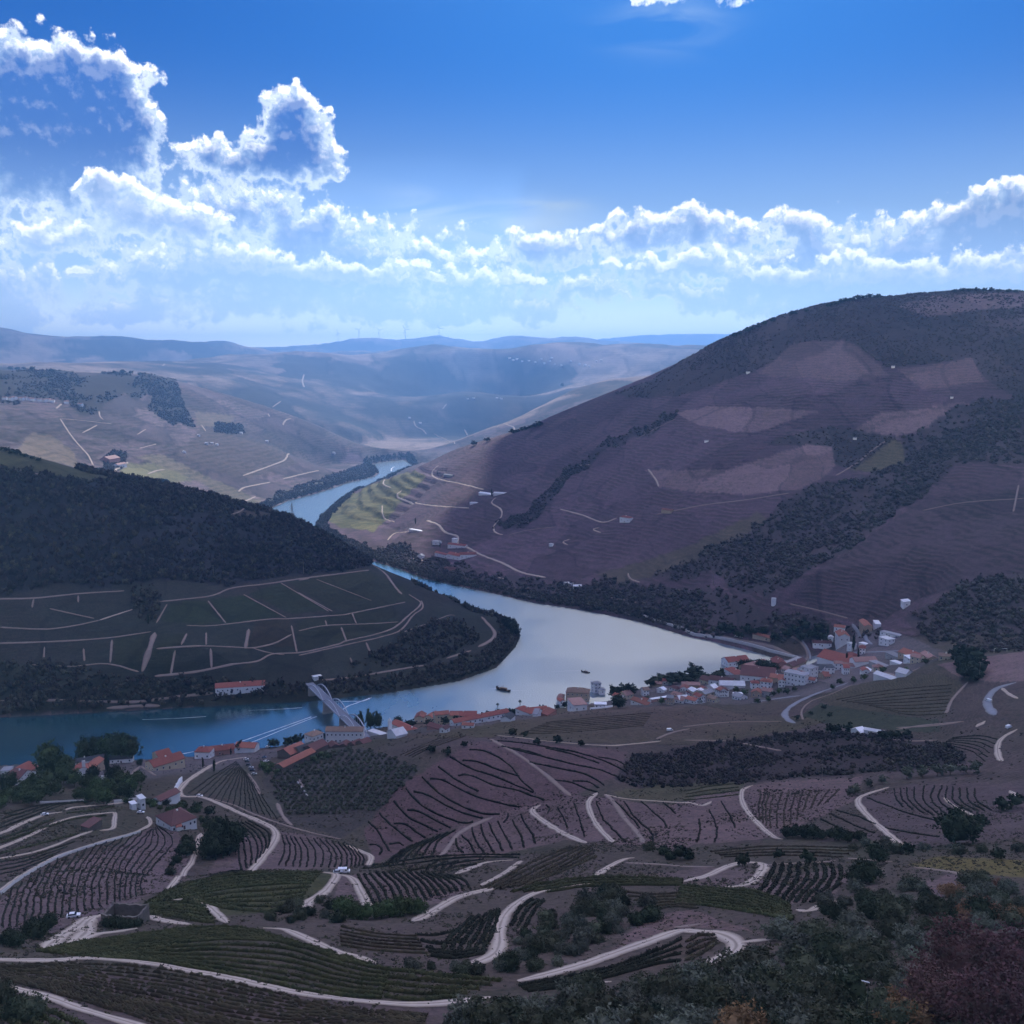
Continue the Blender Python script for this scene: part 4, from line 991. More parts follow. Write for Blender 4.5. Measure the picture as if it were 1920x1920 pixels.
# ------------------------------------------------------------------ foliage
def leaf_mat(name, a, b, objvar=1.0):
    k = NT(name)
    ge = k.n('ShaderNodeNewGeometry'); oi = k.n('ShaderNodeObjectInfo')
    n = k.noise(0.9, 4, ge.outputs['Position']); n2 = k.noise(0.12, 3, ge.outputs['Position'])
    t = k.math('ADD', k.math('MULTIPLY', n, 0.8), k.math('MULTIPLY_ADD', n2, 0.7, -0.28))
    c = k.mix(k.ramp(t, [(0.25, (0, 0, 0)), (0.75, (1, 1, 1))]), a, b)
    hs = k.n('ShaderNodeHueSaturation'); k.l(c, hs.inputs['Color'])
    k.l(k.math('MULTIPLY_ADD', oi.outputs['Random'], 0.06 * objvar, 0.5 - 0.03 * objvar), hs.inputs['Hue'])
    k.l(k.math('MULTIPLY_ADD', oi.outputs['Random'], 0.7 * objvar, 1 - 0.33 * objvar), hs.inputs['Value'])
    k.l(hs.outputs[0], k.b.inputs['Base Color'])
    k.b.inputs['Roughness'].default_value = 0.8; k.b.inputs['Specular IOR Level'].default_value = 0.06
    return k.m
M_BUSH = leaf_mat('shrub_leaf', (0.024, 0.030, 0.016), (0.098, 0.098, 0.058))
M_SAGE = leaf_mat('sage_leaf', (0.034, 0.040, 0.030), (0.145, 0.148, 0.105))
M_OLIVE = leaf_mat('olive_leaf', (0.052, 0.060, 0.038), (0.120, 0.125, 0.085), 0.6)
M_DARK = leaf_mat('dark_leaf', (0.016, 0.022, 0.012), (0.040, 0.048, 0.024), 0.6)
M_GREEN = leaf_mat('green_leaf', (0.032, 0.048, 0.018), (0.085, 0.110, 0.040), 0.8)
M_RED = leaf_mat('red_twig', (0.055, 0.028, 0.030), (0.140, 0.066, 0.062), 0.5)
M_RUST = leaf_mat('rust_leaf', (0.110, 0.060, 0.035), (0.240, 0.135, 0.070), 0.5)
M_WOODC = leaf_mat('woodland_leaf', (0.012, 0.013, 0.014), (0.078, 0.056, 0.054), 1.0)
M_WOODG = leaf_mat('scrub_leaf', (0.018, 0.020, 0.015), (0.120, 0.098, 0.070), 1.0)
M_WOODR = leaf_mat('heather_leaf', (0.042, 0.036, 0.034), (0.135, 0.104, 0.092), 0.9)
M_VINE = leaf_mat('vine_leaf', (0.028, 0.034, 0.014), (0.098, 0.094, 0.040), 0.5)
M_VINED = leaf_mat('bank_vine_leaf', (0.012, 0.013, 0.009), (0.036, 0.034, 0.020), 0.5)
M_VINEB = leaf_mat('autumn_vine_leaf', (0.036, 0.030, 0.020), (0.098, 0.076, 0.044), 0.5)
M_BARK = simple_mat('bark', (0.10, 0.075, 0.055), 0.9, 0.3, 2.0)

def ico(sub):
    bm = bmesh.new(); bmesh.ops.create_icosphere(bm, subdivisions=sub, radius=1.0)
    v = np.array([x.co[:] for x in bm.verts]); f = np.array([[q.index for q in p.verts] for p in bm.faces])
    bm.free(); return v, f
ICO1, ICO2 = ico(1), ico(2)

def crown_mesh(name, mat, seed, nclump, nleaf, leaf, shape=(1, 1, 1), core=0.72, flat=0.0, ragged=0.25):
    """unit crown (radius about 1, base at z 0): leaf clumps through the volume round a dark lumpy heart"""
    rng = np.random.default_rng(seed)
    V, F, nb = [], [], 0
    v, f = ICO1 if nclump < 20 else ICO2
    d = 1 + ragged * fbm(v[:, 0] * 1.6 + seed, v[:, 1] * 1.6 + v[:, 2] * 2.1 + seed, 3, seed)
    if core > 0:
        V.append(v * d[:, None] * core); F.append(f); nb += len(v)
    ph = rng.uniform(0, 2 * np.pi, nclump); cz = rng.uniform(-0.75, 1, nclump); rr = rng.uniform(0.62, 1.0, nclump) ** 0.6
    c = np.stack([np.sqrt(1 - cz ** 2) * np.cos(ph), np.sqrt(1 - cz ** 2) * np.sin(ph), cz], 1) * rr[:, None]
    c *= (1 + ragged * 1.3 * fbm(c[:, 0] * 1.6 + seed, c[:, 1] * 1.6 + c[:, 2] * 2.1 + seed, 3, seed))[:, None]
    for i in range(nclump):
        p = c[i] + rng.normal(0, 0.13, (nleaf, 3))
        t = rng.normal(0, 1, (nleaf, 3)); t /= np.linalg.norm(t, axis=1, keepdims=True)
        n = rng.normal(0, 1, (nleaf, 3)) + c[i] * 0.8; b = np.cross(t, n); b /= np.linalg.norm(b, axis=1, keepdims=True) + 1e-9
        s = leaf * rng.uniform(0.6, 1.3, (nleaf, 1))
        q = np.stack([p - t * s, p + b * s * 0.55, p + t * s, p - b * s * 0.55], 1).reshape(-1, 3)
        V.append(q)
        k = np.arange(nleaf)[:, None] * 4 + nb
        F.append(np.concatenate([k + [0, 1, 2], k + [0, 2, 3]])); nb += len(q)
    V = np.concatenate(V) * np.array(shape)
    V[:, 2] += shape[2] * 0.86
    V[:, 2] = np.where(V[:, 2] < flat, flat + (V[:, 2] - flat) * 0.15, V[:, 2])
    return np_mesh(name, V, np.concatenate(F), mat)

def tube_mesh(name, mat, limbs, sides=6):
    """limbs: lists of (x, y, z, radius)"""
    V, F = [], []
    for L in limbs:
        base = len(V)
        for j, (x, y, z, r) in enumerate(L):
            for s in range(sides):
                a = 2 * math.pi * s / sides
                V.append((x + r * math.cos(a), y + r * math.sin(a), z))
        for j in range(len(L) - 1):
            for s in range(sides):
                a0, a1 = base + j * sides + s, base + j * sides + (s + 1) % sides
                F.append((a0, a1, a1 + sides, a0 + sides))
        F.append(tuple(base + (len(L) - 1) * sides + s for s in range(sides)))
    me = bpy.data.meshes.new(name); me.from_pydata(V, [], F); me.update(); me.materials.append(mat)
    return me

# shared crowns (unit size)
CR = {
 'shrub': [crown_mesh('shrub', M_BUSH, 10 + i, 60, 22, 0.105, (1, 1, 0.85), 0.70) for i in range(3)],
 'sage': [crown_mesh('sage', M_SAGE, 20 + i, 60, 22, 0.105, (1, 1, 0.8), 0.66, 0, 0.35) for i in range(3)],
 'dark': [crown_mesh('dark_shrub', M_DARK, 30 + i, 55, 18, 0.11, (1, 1, 0.9), 0.76) for i in range(2)],
 'green': [crown_mesh('green_crown', M_GREEN, 40 + i, 50, 16, 0.12, (1, 1, 0.9), 0.72) for i in range(2)],
 'red': [crown_mesh('red_bush', M_RED, 50 + i, 150, 44, 0.050, (1, 1, 0.8), 0.55, 0, 0.4) for i in range(2)],
 'rust': [crown_mesh('rust_bush', M_RUST, 56, 70, 24, 0.085, (1, 1, 0.8), 0.6, 0, 0.4)],
 'olive': [crown_mesh('olive_crown', M_OLIVE, 60 + i, 16, 9, 0.26, (1, 1, 0.85), 0.7) for i in range(3)],
 'small': [crown_mesh('small_crown', M_DARK, 65 + i, 14, 8, 0.28, (1, 1, 0.9), 0.75) for i in range(3)],
 'smallg': [crown_mesh('small_green_crown', M_GREEN, 70 + i, 14, 8, 0.28, (1, 1, 0.9), 0.75) for i in range(3)],
 'cypress': [crown_mesh('cypress_crown', M_DARK, 75, 30, 12, 0.16, (0.36, 0.36, 2.0), 0.8)],
 'poplar': [crown_mesh('poplar_crown', M_GREEN, 78, 40, 12, 0.17, (0.55, 0.55, 1.9), 0.75, 0, 0.35)],
 'pine': [crown_mesh('pine_crown', M_DARK, 81 + i, 24, 12, 0.22, (1, 1, 0.55), 0.75) for i in range(2)],
}
BARE = tube_mesh('trunk', M_BARK, [[(0, 0, -1.5, 0.16), (0.02, 0, 0.6, 0.12), (0.05, 0.02, 1.3, 0.09), (0.02, 0.05, 2.0, 0.05)], [(0.03, 0, 0.8, 0.07), (0.35, 0.1, 1.6, 0.04)], [(0.03, 0, 0.9, 0.07), (-0.3, -0.15, 1.7, 0.04)]])

def scale_m(pos, px):
    return px * (pos - Vector((0, 0, H))).length / FPX

def shrub(px, py, rpx, kind, label, group, cat='shrub', name='shrub', squash=1.0, rmin=100.0):
    p = ground(px, py, rmin)
    r = scale_m(p, rpx)
    o = bpy.data.objects.new(name, CR[kind][random.randrange(len(CR[kind]))])
    COLL.objects.link(o)
    o.location = p - Vector((0, 0, 0.15 * r)); o.rotation_euler = (0, 0, random.uniform(0, 6.28))
    o.scale = (r * random.uniform(0.85, 1.15), r * random.uniform(0.85, 1.15), r * squash * random.uniform(0.85, 1.15))
    tag(o, label, cat, group)
    return o

def tree(px, py, hpx, kind, label, group=None, cat='tree', name='tree', spread=0.42, trunk=0.25, rmin=100.0, at=None):
    """trunk foot at a photo pixel, height in photo pixels; crown and trunk are parts"""
    p = at if at is not None else dry(px, py, rmin)
    h = scale_m(p, hpx)
    t = empty(name, p, random.uniform(0, 6.28)); tag(t, label, cat, group)
    c = bpy.data.objects.new('crown', CR[kind][random.randrange(len(CR[kind]))]); COLL.objects.link(c); c.parent = t
    ch = h * (1 - trunk)
    if kind in ('cypress', 'poplar'):
        c.scale = (ch / 3.7 * (1.0 if kind == 'cypress' else 1.7),) * 2 + (ch / 3.7,)
    else:
        w = h * spread
        c.scale = (w, w, ch / 1.75)
    c.location = (0, 0, h * trunk)
    k = bpy.data.objects.new('trunk', BARE); COLL.objects.link(k); k.parent = t
    k.scale = (h * 0.16, h * 0.16, h * max(trunk, 0.1) * 0.9)
    return t

def scatter_poly(poly, spacing, jitter=0.45):
    P = np.array(poly, float)
    x0, y0 = P.min(0); x1, y1 = P.max(0)
    out = []
    y = y0; row = 0
    while y < y1:
        x = x0 + (row % 2) * spacing * 0.5
        while x < x1:
            out.append((x + random.uniform(-jitter, jitter) * spacing, y + random.uniform(-jitter, jitter) * spacing * 0.7)); x += spacing
        y += spacing * 0.62; row += 1
    out = np.array(out)
    return out[in_poly(out[:, 0], out[:, 1], poly)]

# ------------------------------------------------------------------ vine rows
def even(pl, n=28):
    q = np.array(dense(pl, 3.0)); seg = np.linalg.norm(np.diff(q, axis=0), axis=1); L = np.concatenate([[0], np.cumsum(seg)])
    t = np.linspace(0, L[-1], n)
    return np.stack([np.interp(t, L, q[:, 0]), np.interp(t, L, q[:, 1])], 1)

def between(guides, n):
    """n rows spread between neighbouring guide rows"""
    G = [even(g) for g in guides]
    out = []
    for t in np.linspace(0, len(G) - 1, n):
        i = min(int(t), len(G) - 2); f = t - i
        out.append(G[i] * (1 - f) + G[i + 1] * f)
    return out

N_ROWS = 0
def vine_row(px, h, w, mat, label, group, leaves=7, gap=0.0, step=0.9, wiggle=0.0, name='vine_row', cat='vine row'):
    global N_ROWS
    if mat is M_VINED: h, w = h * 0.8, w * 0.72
    pts = np.array([ground(x, y)[:] for x, y in px])
    keep = [0]
    for i in range(1, len(pts)):
        d = np.linalg.norm(pts[i, :2] - pts[keep[-1], :2])
        if 0.3 < d < 60: keep.append(i)
    pts = pts[keep]
    if len(pts) < 3: return
    for _ in range(2): pts[1:-1] = (pts[:-2] + 2 * pts[1:-1] + pts[2:]) / 4
    p = resample(pts, step)
    n = len(p)
    if n < 4: return
    rng = np.random.default_rng(N_ROWS + 100); N_ROWS += 1
    p[:, :2] += np.stack([fbm(p[:, 0] / 9, p[:, 1] / 9, 2, 3), fbm(p[:, 0] / 9, p[:, 1] / 9, 2, 4)], 1) * 0.6
    p[:, 2] = hz(p[:, 0], p[:, 1])
    tg = np.gradient(p[:, :2], axis=0); tg /= np.linalg.norm(tg, axis=1, keepdims=True) + 1e-9
    nm = np.stack([-tg[:, 1], tg[:, 0]], 1)
    alive = rng.uniform(0, 1, n) >= gap
    sz = np.where(alive, rng.uniform(0.65, 1.15, n) * (1 + 0.35 * fbm(p[:, 0] / 5, p[:, 1] / 5, 2, 6)), 0.12)
    V = []
    prof = [(-0.5, -0.15), (-0.55, 0.45), (-0.15, 0.95), (0.3, 0.85), (0.5, 0.35), (0.5, -0.15)]
    for a, b in prof:
        ja, jb = rng.uniform(0.7, 1.3, n), rng.uniform(0.8, 1.2, n)
        q = p[:, :2] + nm * (a * w * 0.8 * sz * ja)[:, None]
        V.append(np.concatenate([q, (p[:, 2] + b * h * 0.85 * sz * jb)[:, None]], 1))
    V = np.stack(V, 1).reshape(-1, 3)
    m = len(prof); idx = np.arange(n * m).reshape(n, m)
    F = np.stack([idx[:-1, :-1], idx[:-1, 1:], idx[1:, 1:], idx[1:, :-1]], -1).reshape(-1, 4)
    Vs, Fs = [V], [np.concatenate([F[:, [0, 1, 2]], F[:, [0, 2, 3]]])]
    nb = len(V)
    who = np.repeat(np.nonzero(alive)[0], leaves)
    k = len(who)
    if k:
        th = rng.uniform(0.1, np.pi - 0.1, k)
        c = np.stack([p[who, 0], p[who, 1], p[who, 2]], 1)
        c[:, :2] += nm[who] * (np.cos(th) * w * 0.55 * sz[who])[:, None] + tg[who] * rng.uniform(-0.5, 0.5, k)[:, None] * step
        c[:, 2] += np.sin(th) * h * 0.95 * sz[who] * rng.uniform(0.6, 1.1, k)
        t = rng.normal(0, 1, (k, 3)); t /= np.linalg.norm(t, axis=1, keepdims=True)
        b = np.cross(t, rng.normal(0, 1, (k, 3))); b /= np.linalg.norm(b, axis=1, keepdims=True)
        s = (w * 0.30 * rng.uniform(0.6, 1.3, k))[:, None]
        Vs.append(np.stack([c - t * s, c + b * s * 0.8, c + t * s], 1).reshape(-1, 3))
        Fs.append(np.arange(k * 3).reshape(k, 3) + nb)
    me = np_mesh(name, np.concatenate(Vs), np.concatenate(Fs), mat)
    o = link_data(name, me)
    tag(o, label, cat, group)
    return o

ORD = ['first', 'second', 'third', 'fourth', 'fifth', 'sixth', 'seventh', 'eighth', 'ninth', 'tenth', 'eleventh', 'twelfth', 'thirteenth', 'fourteenth', 'fifteenth', 'sixteenth', 'seventeenth', 'eighteenth', 'nineteenth', 'twentieth', 'twenty first', 'twenty second']
def field(rows, h, w, mat, label, group, **kw):
    """rows of one plot; each is told apart by its place, counted from the left or from the top"""
    n = len(rows)
    mid = np.array([np.mean(np.array(r), axis=0) for r in rows])
    ax = 0 if np.ptp(mid[:, 0]) > np.ptp(mid[:, 1]) else 1
    rank = np.argsort(np.argsort(mid[:, ax]))
    for r, k in zip(rows, rank):
        lb = '%s %s from the %s' % (ORD[k] if k < len(ORD) else 'last', label, ('left', 'top')[ax])
        if len(lb.split()) > 16: lb = '%s %s' % (ORD[k] if k < len(ORD) else 'last', label)
        vine_row(r, h, w, mat, lb, group, **kw)

# striped slope below the stone track, lower left
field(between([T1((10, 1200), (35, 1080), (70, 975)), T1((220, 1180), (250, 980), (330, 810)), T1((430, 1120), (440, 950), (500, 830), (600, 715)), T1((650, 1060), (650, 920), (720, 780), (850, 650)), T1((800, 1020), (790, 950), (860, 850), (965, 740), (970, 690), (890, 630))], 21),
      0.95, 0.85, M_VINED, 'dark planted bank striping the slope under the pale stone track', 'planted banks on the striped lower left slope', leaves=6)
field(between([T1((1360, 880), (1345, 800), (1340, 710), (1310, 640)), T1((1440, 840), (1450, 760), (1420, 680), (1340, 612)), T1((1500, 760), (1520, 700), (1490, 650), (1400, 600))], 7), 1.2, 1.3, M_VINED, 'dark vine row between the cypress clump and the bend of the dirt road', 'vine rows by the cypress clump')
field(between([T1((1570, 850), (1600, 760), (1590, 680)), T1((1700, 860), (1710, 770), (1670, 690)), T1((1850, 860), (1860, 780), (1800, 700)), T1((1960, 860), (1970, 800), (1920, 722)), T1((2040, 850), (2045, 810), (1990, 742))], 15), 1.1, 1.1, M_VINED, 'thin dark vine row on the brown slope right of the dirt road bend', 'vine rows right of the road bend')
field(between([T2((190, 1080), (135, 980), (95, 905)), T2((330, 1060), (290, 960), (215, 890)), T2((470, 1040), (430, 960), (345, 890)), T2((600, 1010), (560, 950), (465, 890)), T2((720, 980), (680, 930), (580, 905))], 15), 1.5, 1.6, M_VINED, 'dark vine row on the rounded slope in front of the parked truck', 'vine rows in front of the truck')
field([even(q) for q in (T2((150, 605), (200, 650), (240, 720), (270, 770)), T2((215, 555), (300, 640), (400, 715)), T2((295, 490), (380, 580), (480, 630), (545, 660)), T2((300, 615), (360, 620), (420, 660), (475, 695)), T2((365, 420), (450, 510), (560, 570), (680, 610), (740, 605)), T2((375, 540), (430, 545), (520, 590), (615, 640)),
       T2((455, 355), (560, 450), (680, 520), (800, 560), (890, 560)), T2((410, 435), (480, 450), (600, 520), (700, 560), (795, 585)), T2((545, 295), (650, 370), (740, 420), (770, 435)), T2((500, 365), (570, 370), (700, 440), (850, 490), (1005, 525)), T2((610, 240), (740, 310), (870, 350), (980, 400), (1080, 440)), T2((660, 345), (720, 340), (860, 400), (1000, 430), (1140, 485)),
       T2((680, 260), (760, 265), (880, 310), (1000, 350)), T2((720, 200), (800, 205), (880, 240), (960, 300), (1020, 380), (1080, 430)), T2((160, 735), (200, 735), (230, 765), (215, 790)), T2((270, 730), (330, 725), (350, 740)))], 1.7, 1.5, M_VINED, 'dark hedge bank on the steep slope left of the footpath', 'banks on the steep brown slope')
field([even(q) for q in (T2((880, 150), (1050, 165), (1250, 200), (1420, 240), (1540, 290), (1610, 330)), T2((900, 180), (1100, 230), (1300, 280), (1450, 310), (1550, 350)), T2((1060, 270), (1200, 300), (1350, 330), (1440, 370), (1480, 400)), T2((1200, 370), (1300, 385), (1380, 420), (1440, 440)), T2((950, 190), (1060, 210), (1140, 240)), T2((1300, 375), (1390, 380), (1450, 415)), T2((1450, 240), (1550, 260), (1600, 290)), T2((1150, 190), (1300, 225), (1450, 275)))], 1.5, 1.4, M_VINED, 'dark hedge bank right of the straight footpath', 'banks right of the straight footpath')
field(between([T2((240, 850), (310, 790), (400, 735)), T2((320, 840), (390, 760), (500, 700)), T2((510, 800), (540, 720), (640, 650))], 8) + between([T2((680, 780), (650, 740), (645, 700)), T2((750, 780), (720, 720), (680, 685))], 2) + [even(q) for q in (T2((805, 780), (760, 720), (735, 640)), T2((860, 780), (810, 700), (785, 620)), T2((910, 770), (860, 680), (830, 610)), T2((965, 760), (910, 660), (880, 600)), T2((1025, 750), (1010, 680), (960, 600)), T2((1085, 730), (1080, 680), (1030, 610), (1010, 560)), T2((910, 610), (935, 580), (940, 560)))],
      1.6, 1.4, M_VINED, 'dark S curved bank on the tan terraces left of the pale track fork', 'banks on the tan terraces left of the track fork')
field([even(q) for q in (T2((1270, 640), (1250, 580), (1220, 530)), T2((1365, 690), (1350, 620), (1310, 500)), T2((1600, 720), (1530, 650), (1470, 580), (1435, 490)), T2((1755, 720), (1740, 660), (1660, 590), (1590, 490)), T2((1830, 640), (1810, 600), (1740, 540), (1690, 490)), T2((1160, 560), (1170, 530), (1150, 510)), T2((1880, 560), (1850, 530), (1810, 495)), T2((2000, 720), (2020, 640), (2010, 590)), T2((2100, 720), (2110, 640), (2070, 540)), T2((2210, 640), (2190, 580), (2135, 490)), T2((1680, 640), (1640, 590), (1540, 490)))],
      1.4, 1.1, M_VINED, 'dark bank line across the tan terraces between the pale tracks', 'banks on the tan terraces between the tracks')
field(between([T3((430, 600), (430, 520), (440, 430)), T3((490, 640), (480, 560), (500, 450)), T3((590, 640), (590, 540), (620, 440)), T3((690, 540), (710, 470), (725, 430)), T3((800, 500), (850, 450), (880, 420))], 12), 0.9, 0.8, M_VINEB, 'faint brown vine row on the tan slope right of the pale track', 'faint vine rows on the tan slope')
field(between([T3((1240, 520), (1200, 470), (1190, 420)), T3((1400, 570), (1300, 490), (1290, 410)), T3((1500, 560), (1420, 480), (1440, 400)), T3((1640, 550), (1540, 490), (1530, 410)), T3((1740, 540), (1650, 480), (1640, 420))], 12) + [even(q) for q in (T3((1040, 470), (1250, 550), (1430, 600)), T3((780, 590), (920, 660), (1040, 720)), T3((1140, 640), (1300, 670), (1440, 690)), T3((830, 560), (960, 620), (1080, 670)), T3((870, 540), (1000, 580), (1090, 620)))],
      1.2, 1.0, M_VINED, 'curving vine row on the dark terraces left of the round oak', 'vine rows on the dark terraces by the round oak')
field(between([T3((430, 1000), (490, 920), (520, 845)), T3((500, 1030), (570, 920), (590, 840)), T3((560, 1050), (650, 930), (660, 840)), T3((620, 1060), (740, 920), (730, 840)), T3((690, 1060), (820, 920), (805, 840)), T3((770, 1060), (890, 930), (880, 850))], 9), 1.7, 2.0, M_VINED, 'thick dark vine bank fanning out from the pale hairpin bend', 'vine banks by the hairpin bend')
field(between([T2((560, 1330), (640, 1230), (740, 1140)), T2((680, 1335), (750, 1220), (830, 1120)), T2((790, 1335), (855, 1220), (885, 1100))], 6) + between([T2((960, 1190), (1000, 1100), (1080, 1040)), T2((1030, 1205), (1080, 1110), (1140, 1050))], 3) + between([T2((410, 1240), (520, 1245), (640, 1220)), T2((480, 1310), (600, 1340), (760, 1330)), T2((500, 1360), (640, 1375), (800, 1345))], 5), 1.6, 1.9, M_VINED, 'thick dark vine row beside the S shaped dirt road', 'vine rows beside the S shaped road')
field(between([T1((820, 1075), (950, 990), (1200, 920), (1500, 892), (1815, 890)), T1((1000, 1040), (1250, 985), (1500, 960), (1750, 950)), T1((1180, 1075), (1350, 1100), (1550, 1110), (1690, 1050))], 11), 1.5, 1.5, M_VINE, 'green vine row on the rounded knoll beside the truck track', 'vine rows on the green knoll', leaves=9)
field(between([T1((800, 1085), (920, 1065), (1060, 1060), (1150, 1085)), T1((830, 1120), (980, 1140), (1130, 1170), (1200, 1172))], 6), 1.4, 1.4, M_VINE, 'green vine row on the small plot behind the roofless ruin', 'vine rows behind the ruin', leaves=9)
field(between([T1((400, 1300), (700, 1252), (1000, 1212), (1300, 1195), (1480, 1225)), T1((200, 1335), (800, 1312), (1200, 1270), (1600, 1280), (1920, 1385), (2200, 1440)), T1((480, 1362), (900, 1395), (1300, 1470), (1700, 1550), (1920, 1585), (2150, 1600))], 15), 1.25, 0.85, M_VINE, 'leafy green vine row above the long curved dirt road at the bottom', 'green vine rows above the long road', leaves=11, step=0.7)
field(between([T2((260, 1440), (450, 1460), (640, 1480), (900, 1500)), T2((250, 1590), (420, 1612), (560, 1600), (650, 1595))], 5), 1.5, 1.3, M_VINE, 'green vine row where the long road passes the scrub', 'green vine rows by the scrub', leaves=11, step=0.7)
field(between([T1((-60, 1415), (450, 1402), (900, 1432), (1400, 1535), (1920, 1650), (2400, 1690)), T1((-60, 1470), (400, 1520), (900, 1640), (1400, 1740), (1800, 1760), (2400, 1750)), T1((-60, 1470), (200, 1540), (600, 1650), (900, 1750), (1100, 1800), (1300, 1850))], 19), 1.0, 0.62, M_VINEB, 'brown autumn vine row on the slope below the long curved road', 'autumn vine rows at the bottom left', leaves=9, step=0.7, gap=0.2)
field(between([T1((-100, 1560), (100, 1610), (300, 1680), (500, 1780)), T1((-100, 1690), (50, 1720), (150, 1780), (300, 1850))], 4), 1.3, 1.1, M_VINE, 'leafy vine row in the bottom left corner below the lower track', 'vine rows in the bottom left corner', leaves=11, step=0.7, gap=0.1)
field(between([T3((20, 1282), (100, 1245), (180, 1250)), T3((20, 1385), (110, 1345), (190, 1285))], 4), 1.2, 1.1, M_VINEB, 'brown vine row inside the hairpin of the wide dirt road', 'vine rows inside the wide hairpin', leaves=10, step=0.7)
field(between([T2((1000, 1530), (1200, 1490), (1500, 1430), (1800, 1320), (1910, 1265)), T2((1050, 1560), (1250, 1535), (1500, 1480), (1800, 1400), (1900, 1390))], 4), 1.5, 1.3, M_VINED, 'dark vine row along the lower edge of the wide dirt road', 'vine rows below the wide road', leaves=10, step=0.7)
field(between([T3((0, 965), (250, 985), (420, 1000), (600, 1075)), T3((-40, 1060), (200, 1085), (450, 1125), (620, 1160))], 8), 1.4, 1.3, M_VINE, 'green vine row on the slope under the pale hairpin bend', 'green vine rows under the hairpin', leaves=8)
field(between([T2((960, 1000), (1150, 950), (1400, 918), (1650, 920), (1920, 932)), T2((1160, 1000), (1400, 968), (1650, 960), (1920, 962))], 4), 1.5, 1.4, M_VINE, 'dark green vine row on the low ridge behind the S shaped road', 'vine rows on the low ridge', leaves=8)
field([even(q) for q in (T2((180, 850), (400, 815), (700, 790), (1000, 790)), T2((130, 868), (400, 838), (700, 805), (1000, 805)), T2((380, 880), (560, 850), (800, 815)), T2((560, 888), (640, 860), (760, 845)))] + between([T2((480, 880), (500, 850), (540, 830)), T2((600, 870), (640, 840), (720, 820))], 4), 1.4, 1.3, M_VINED, 'dark vine row on the narrow ridge behind the truck slope', 'vine rows on the narrow ridge')
field(between([T2((790, 985), (950, 900), (1100, 820), (1280, 750)), T2((900, 985), (1120, 890), (1250, 830), (1400, 745)), T2((1040, 960), (1250, 880), (1430, 800))], 7), 1.3, 1.2, M_VINEB, 'olive brown vine row on the grassy rise in the middle of the foreground', 'vine rows on the grassy rise')
field(between([T1((1060, 442), (1200, 345), (1330, 265)), T1((1560, 590), (1480, 470), (1400, 345))], 15), 1.0, 0.9, M_VINED, 'fine vine row on the plot above the main road', 'fine vine rows above the main road', leaves=4)
field([even(q) for q in (T1((0, 725), (200, 655), (420, 590), (600, 570)), T1((0, 785), (250, 722), (430, 675)), T1((0, 700), (150, 650), (300, 590)), T1((380, 555), (520, 540), (640, 515)))], 1.2, 1.2, M_VINE, 'green vine row on the terraces by the switchback at far left', 'vine rows on the left terraces')
field(between([T1((0, 640), (250, 545), (400, 500), (760, 465)), T1((30, 560), (240, 510), (480, 490))], 4), 1.1, 1.0, M_VINED, 'low vine row under the garden trees at left', 'vine rows under the garden trees')
field(between([T2((0, 1195), (200, 1232), (420, 1248)), T2((0, 1300), (200, 1330), (480, 1345))], 6), 1.0, 0.8, M_VINEB, 'olive brown vine row in the dip left of the S shaped road', 'vine rows in the dip')
field(between([T3((20, 432), (150, 405), (310, 388)), T3((10, 482), (150, 470), (325, 450))], 4), 0.9, 0.7, M_VINE, 'green vine row on the small plot above the tan terraces', 'vine rows above the tan terraces', leaves=4)
field(between([T3((1460, 165), (1620, 205), (1700, 265)), T3((1520, 130), (1680, 120), (1770, 140))], 6), 1.0, 0.8, M_VINED, 'dark vine row on the slope left of the winding track at right', 'vine rows by the winding track', leaves=4)
field(between([T2((1000, 112), (1300, 98), (1700, 62)), T2((1150, 45), (1400, 20), (1750, -10))], 8), 0.8, 0.6, M_VINEB, 'tawny vine row on the broad field below the waterfront villa', 'vine rows on the broad field', leaves=3, step=1.4)
field(between([T6((980, 620), (1250, 572), (1560, 545)), T6((1200, 660), (1350, 695), (1530, 690))], 9), 0.9, 0.7, M_VINEB, 'tawny vine row on the brown field under the two white sheds', 'vine rows under the white sheds', leaves=3, step=1.4)
field(between([T3((150, 772), (500, 742), (1000, 752)), T3((230, 802), (560, 792), (900, 802))], 4), 1.0, 0.8, M_VINEB, 'tawny vine row on the strip above the hairpin', 'vine rows above the hairpin', leaves=5)
field(between([T2((1580, 1000), (1750, 1012), (1950, 1002)), T2((1740, 1120), (1850, 1085), (2000, 1092))], 6), 1.1, 0.9, M_VINEB, 'tawny vine row right of the middle gully', 'vine rows right of the gully', leaves=6)
field(between([T1((1180, 905), (1300, 880), (1420, 885)), T1((1100, 950), (1250, 905), (1380, 893))], 4), 1.0, 0.8, M_VINED, 'low vine row behind the green knoll', 'vine rows behind the knoll', leaves=5)
field(between([T1((0, 830), (170, 800), (420, 715)), T1((0, 900), (120, 870), (300, 800))], 4), 1.0, 0.8, M_VINED, 'dark vine row between the left switchback and the stone wall', 'vine rows by the left stone wall', leaves=5)
field(between([T2((700, 120), (500, 190), (400, 240)), T2((560, 130), (420, 190), (330, 230))], 4), 0.9, 0.7, M_VINEB, 'low vine row above the olive grove', 'vine rows above the grove', leaves=4)
print('vine rows', N_ROWS)

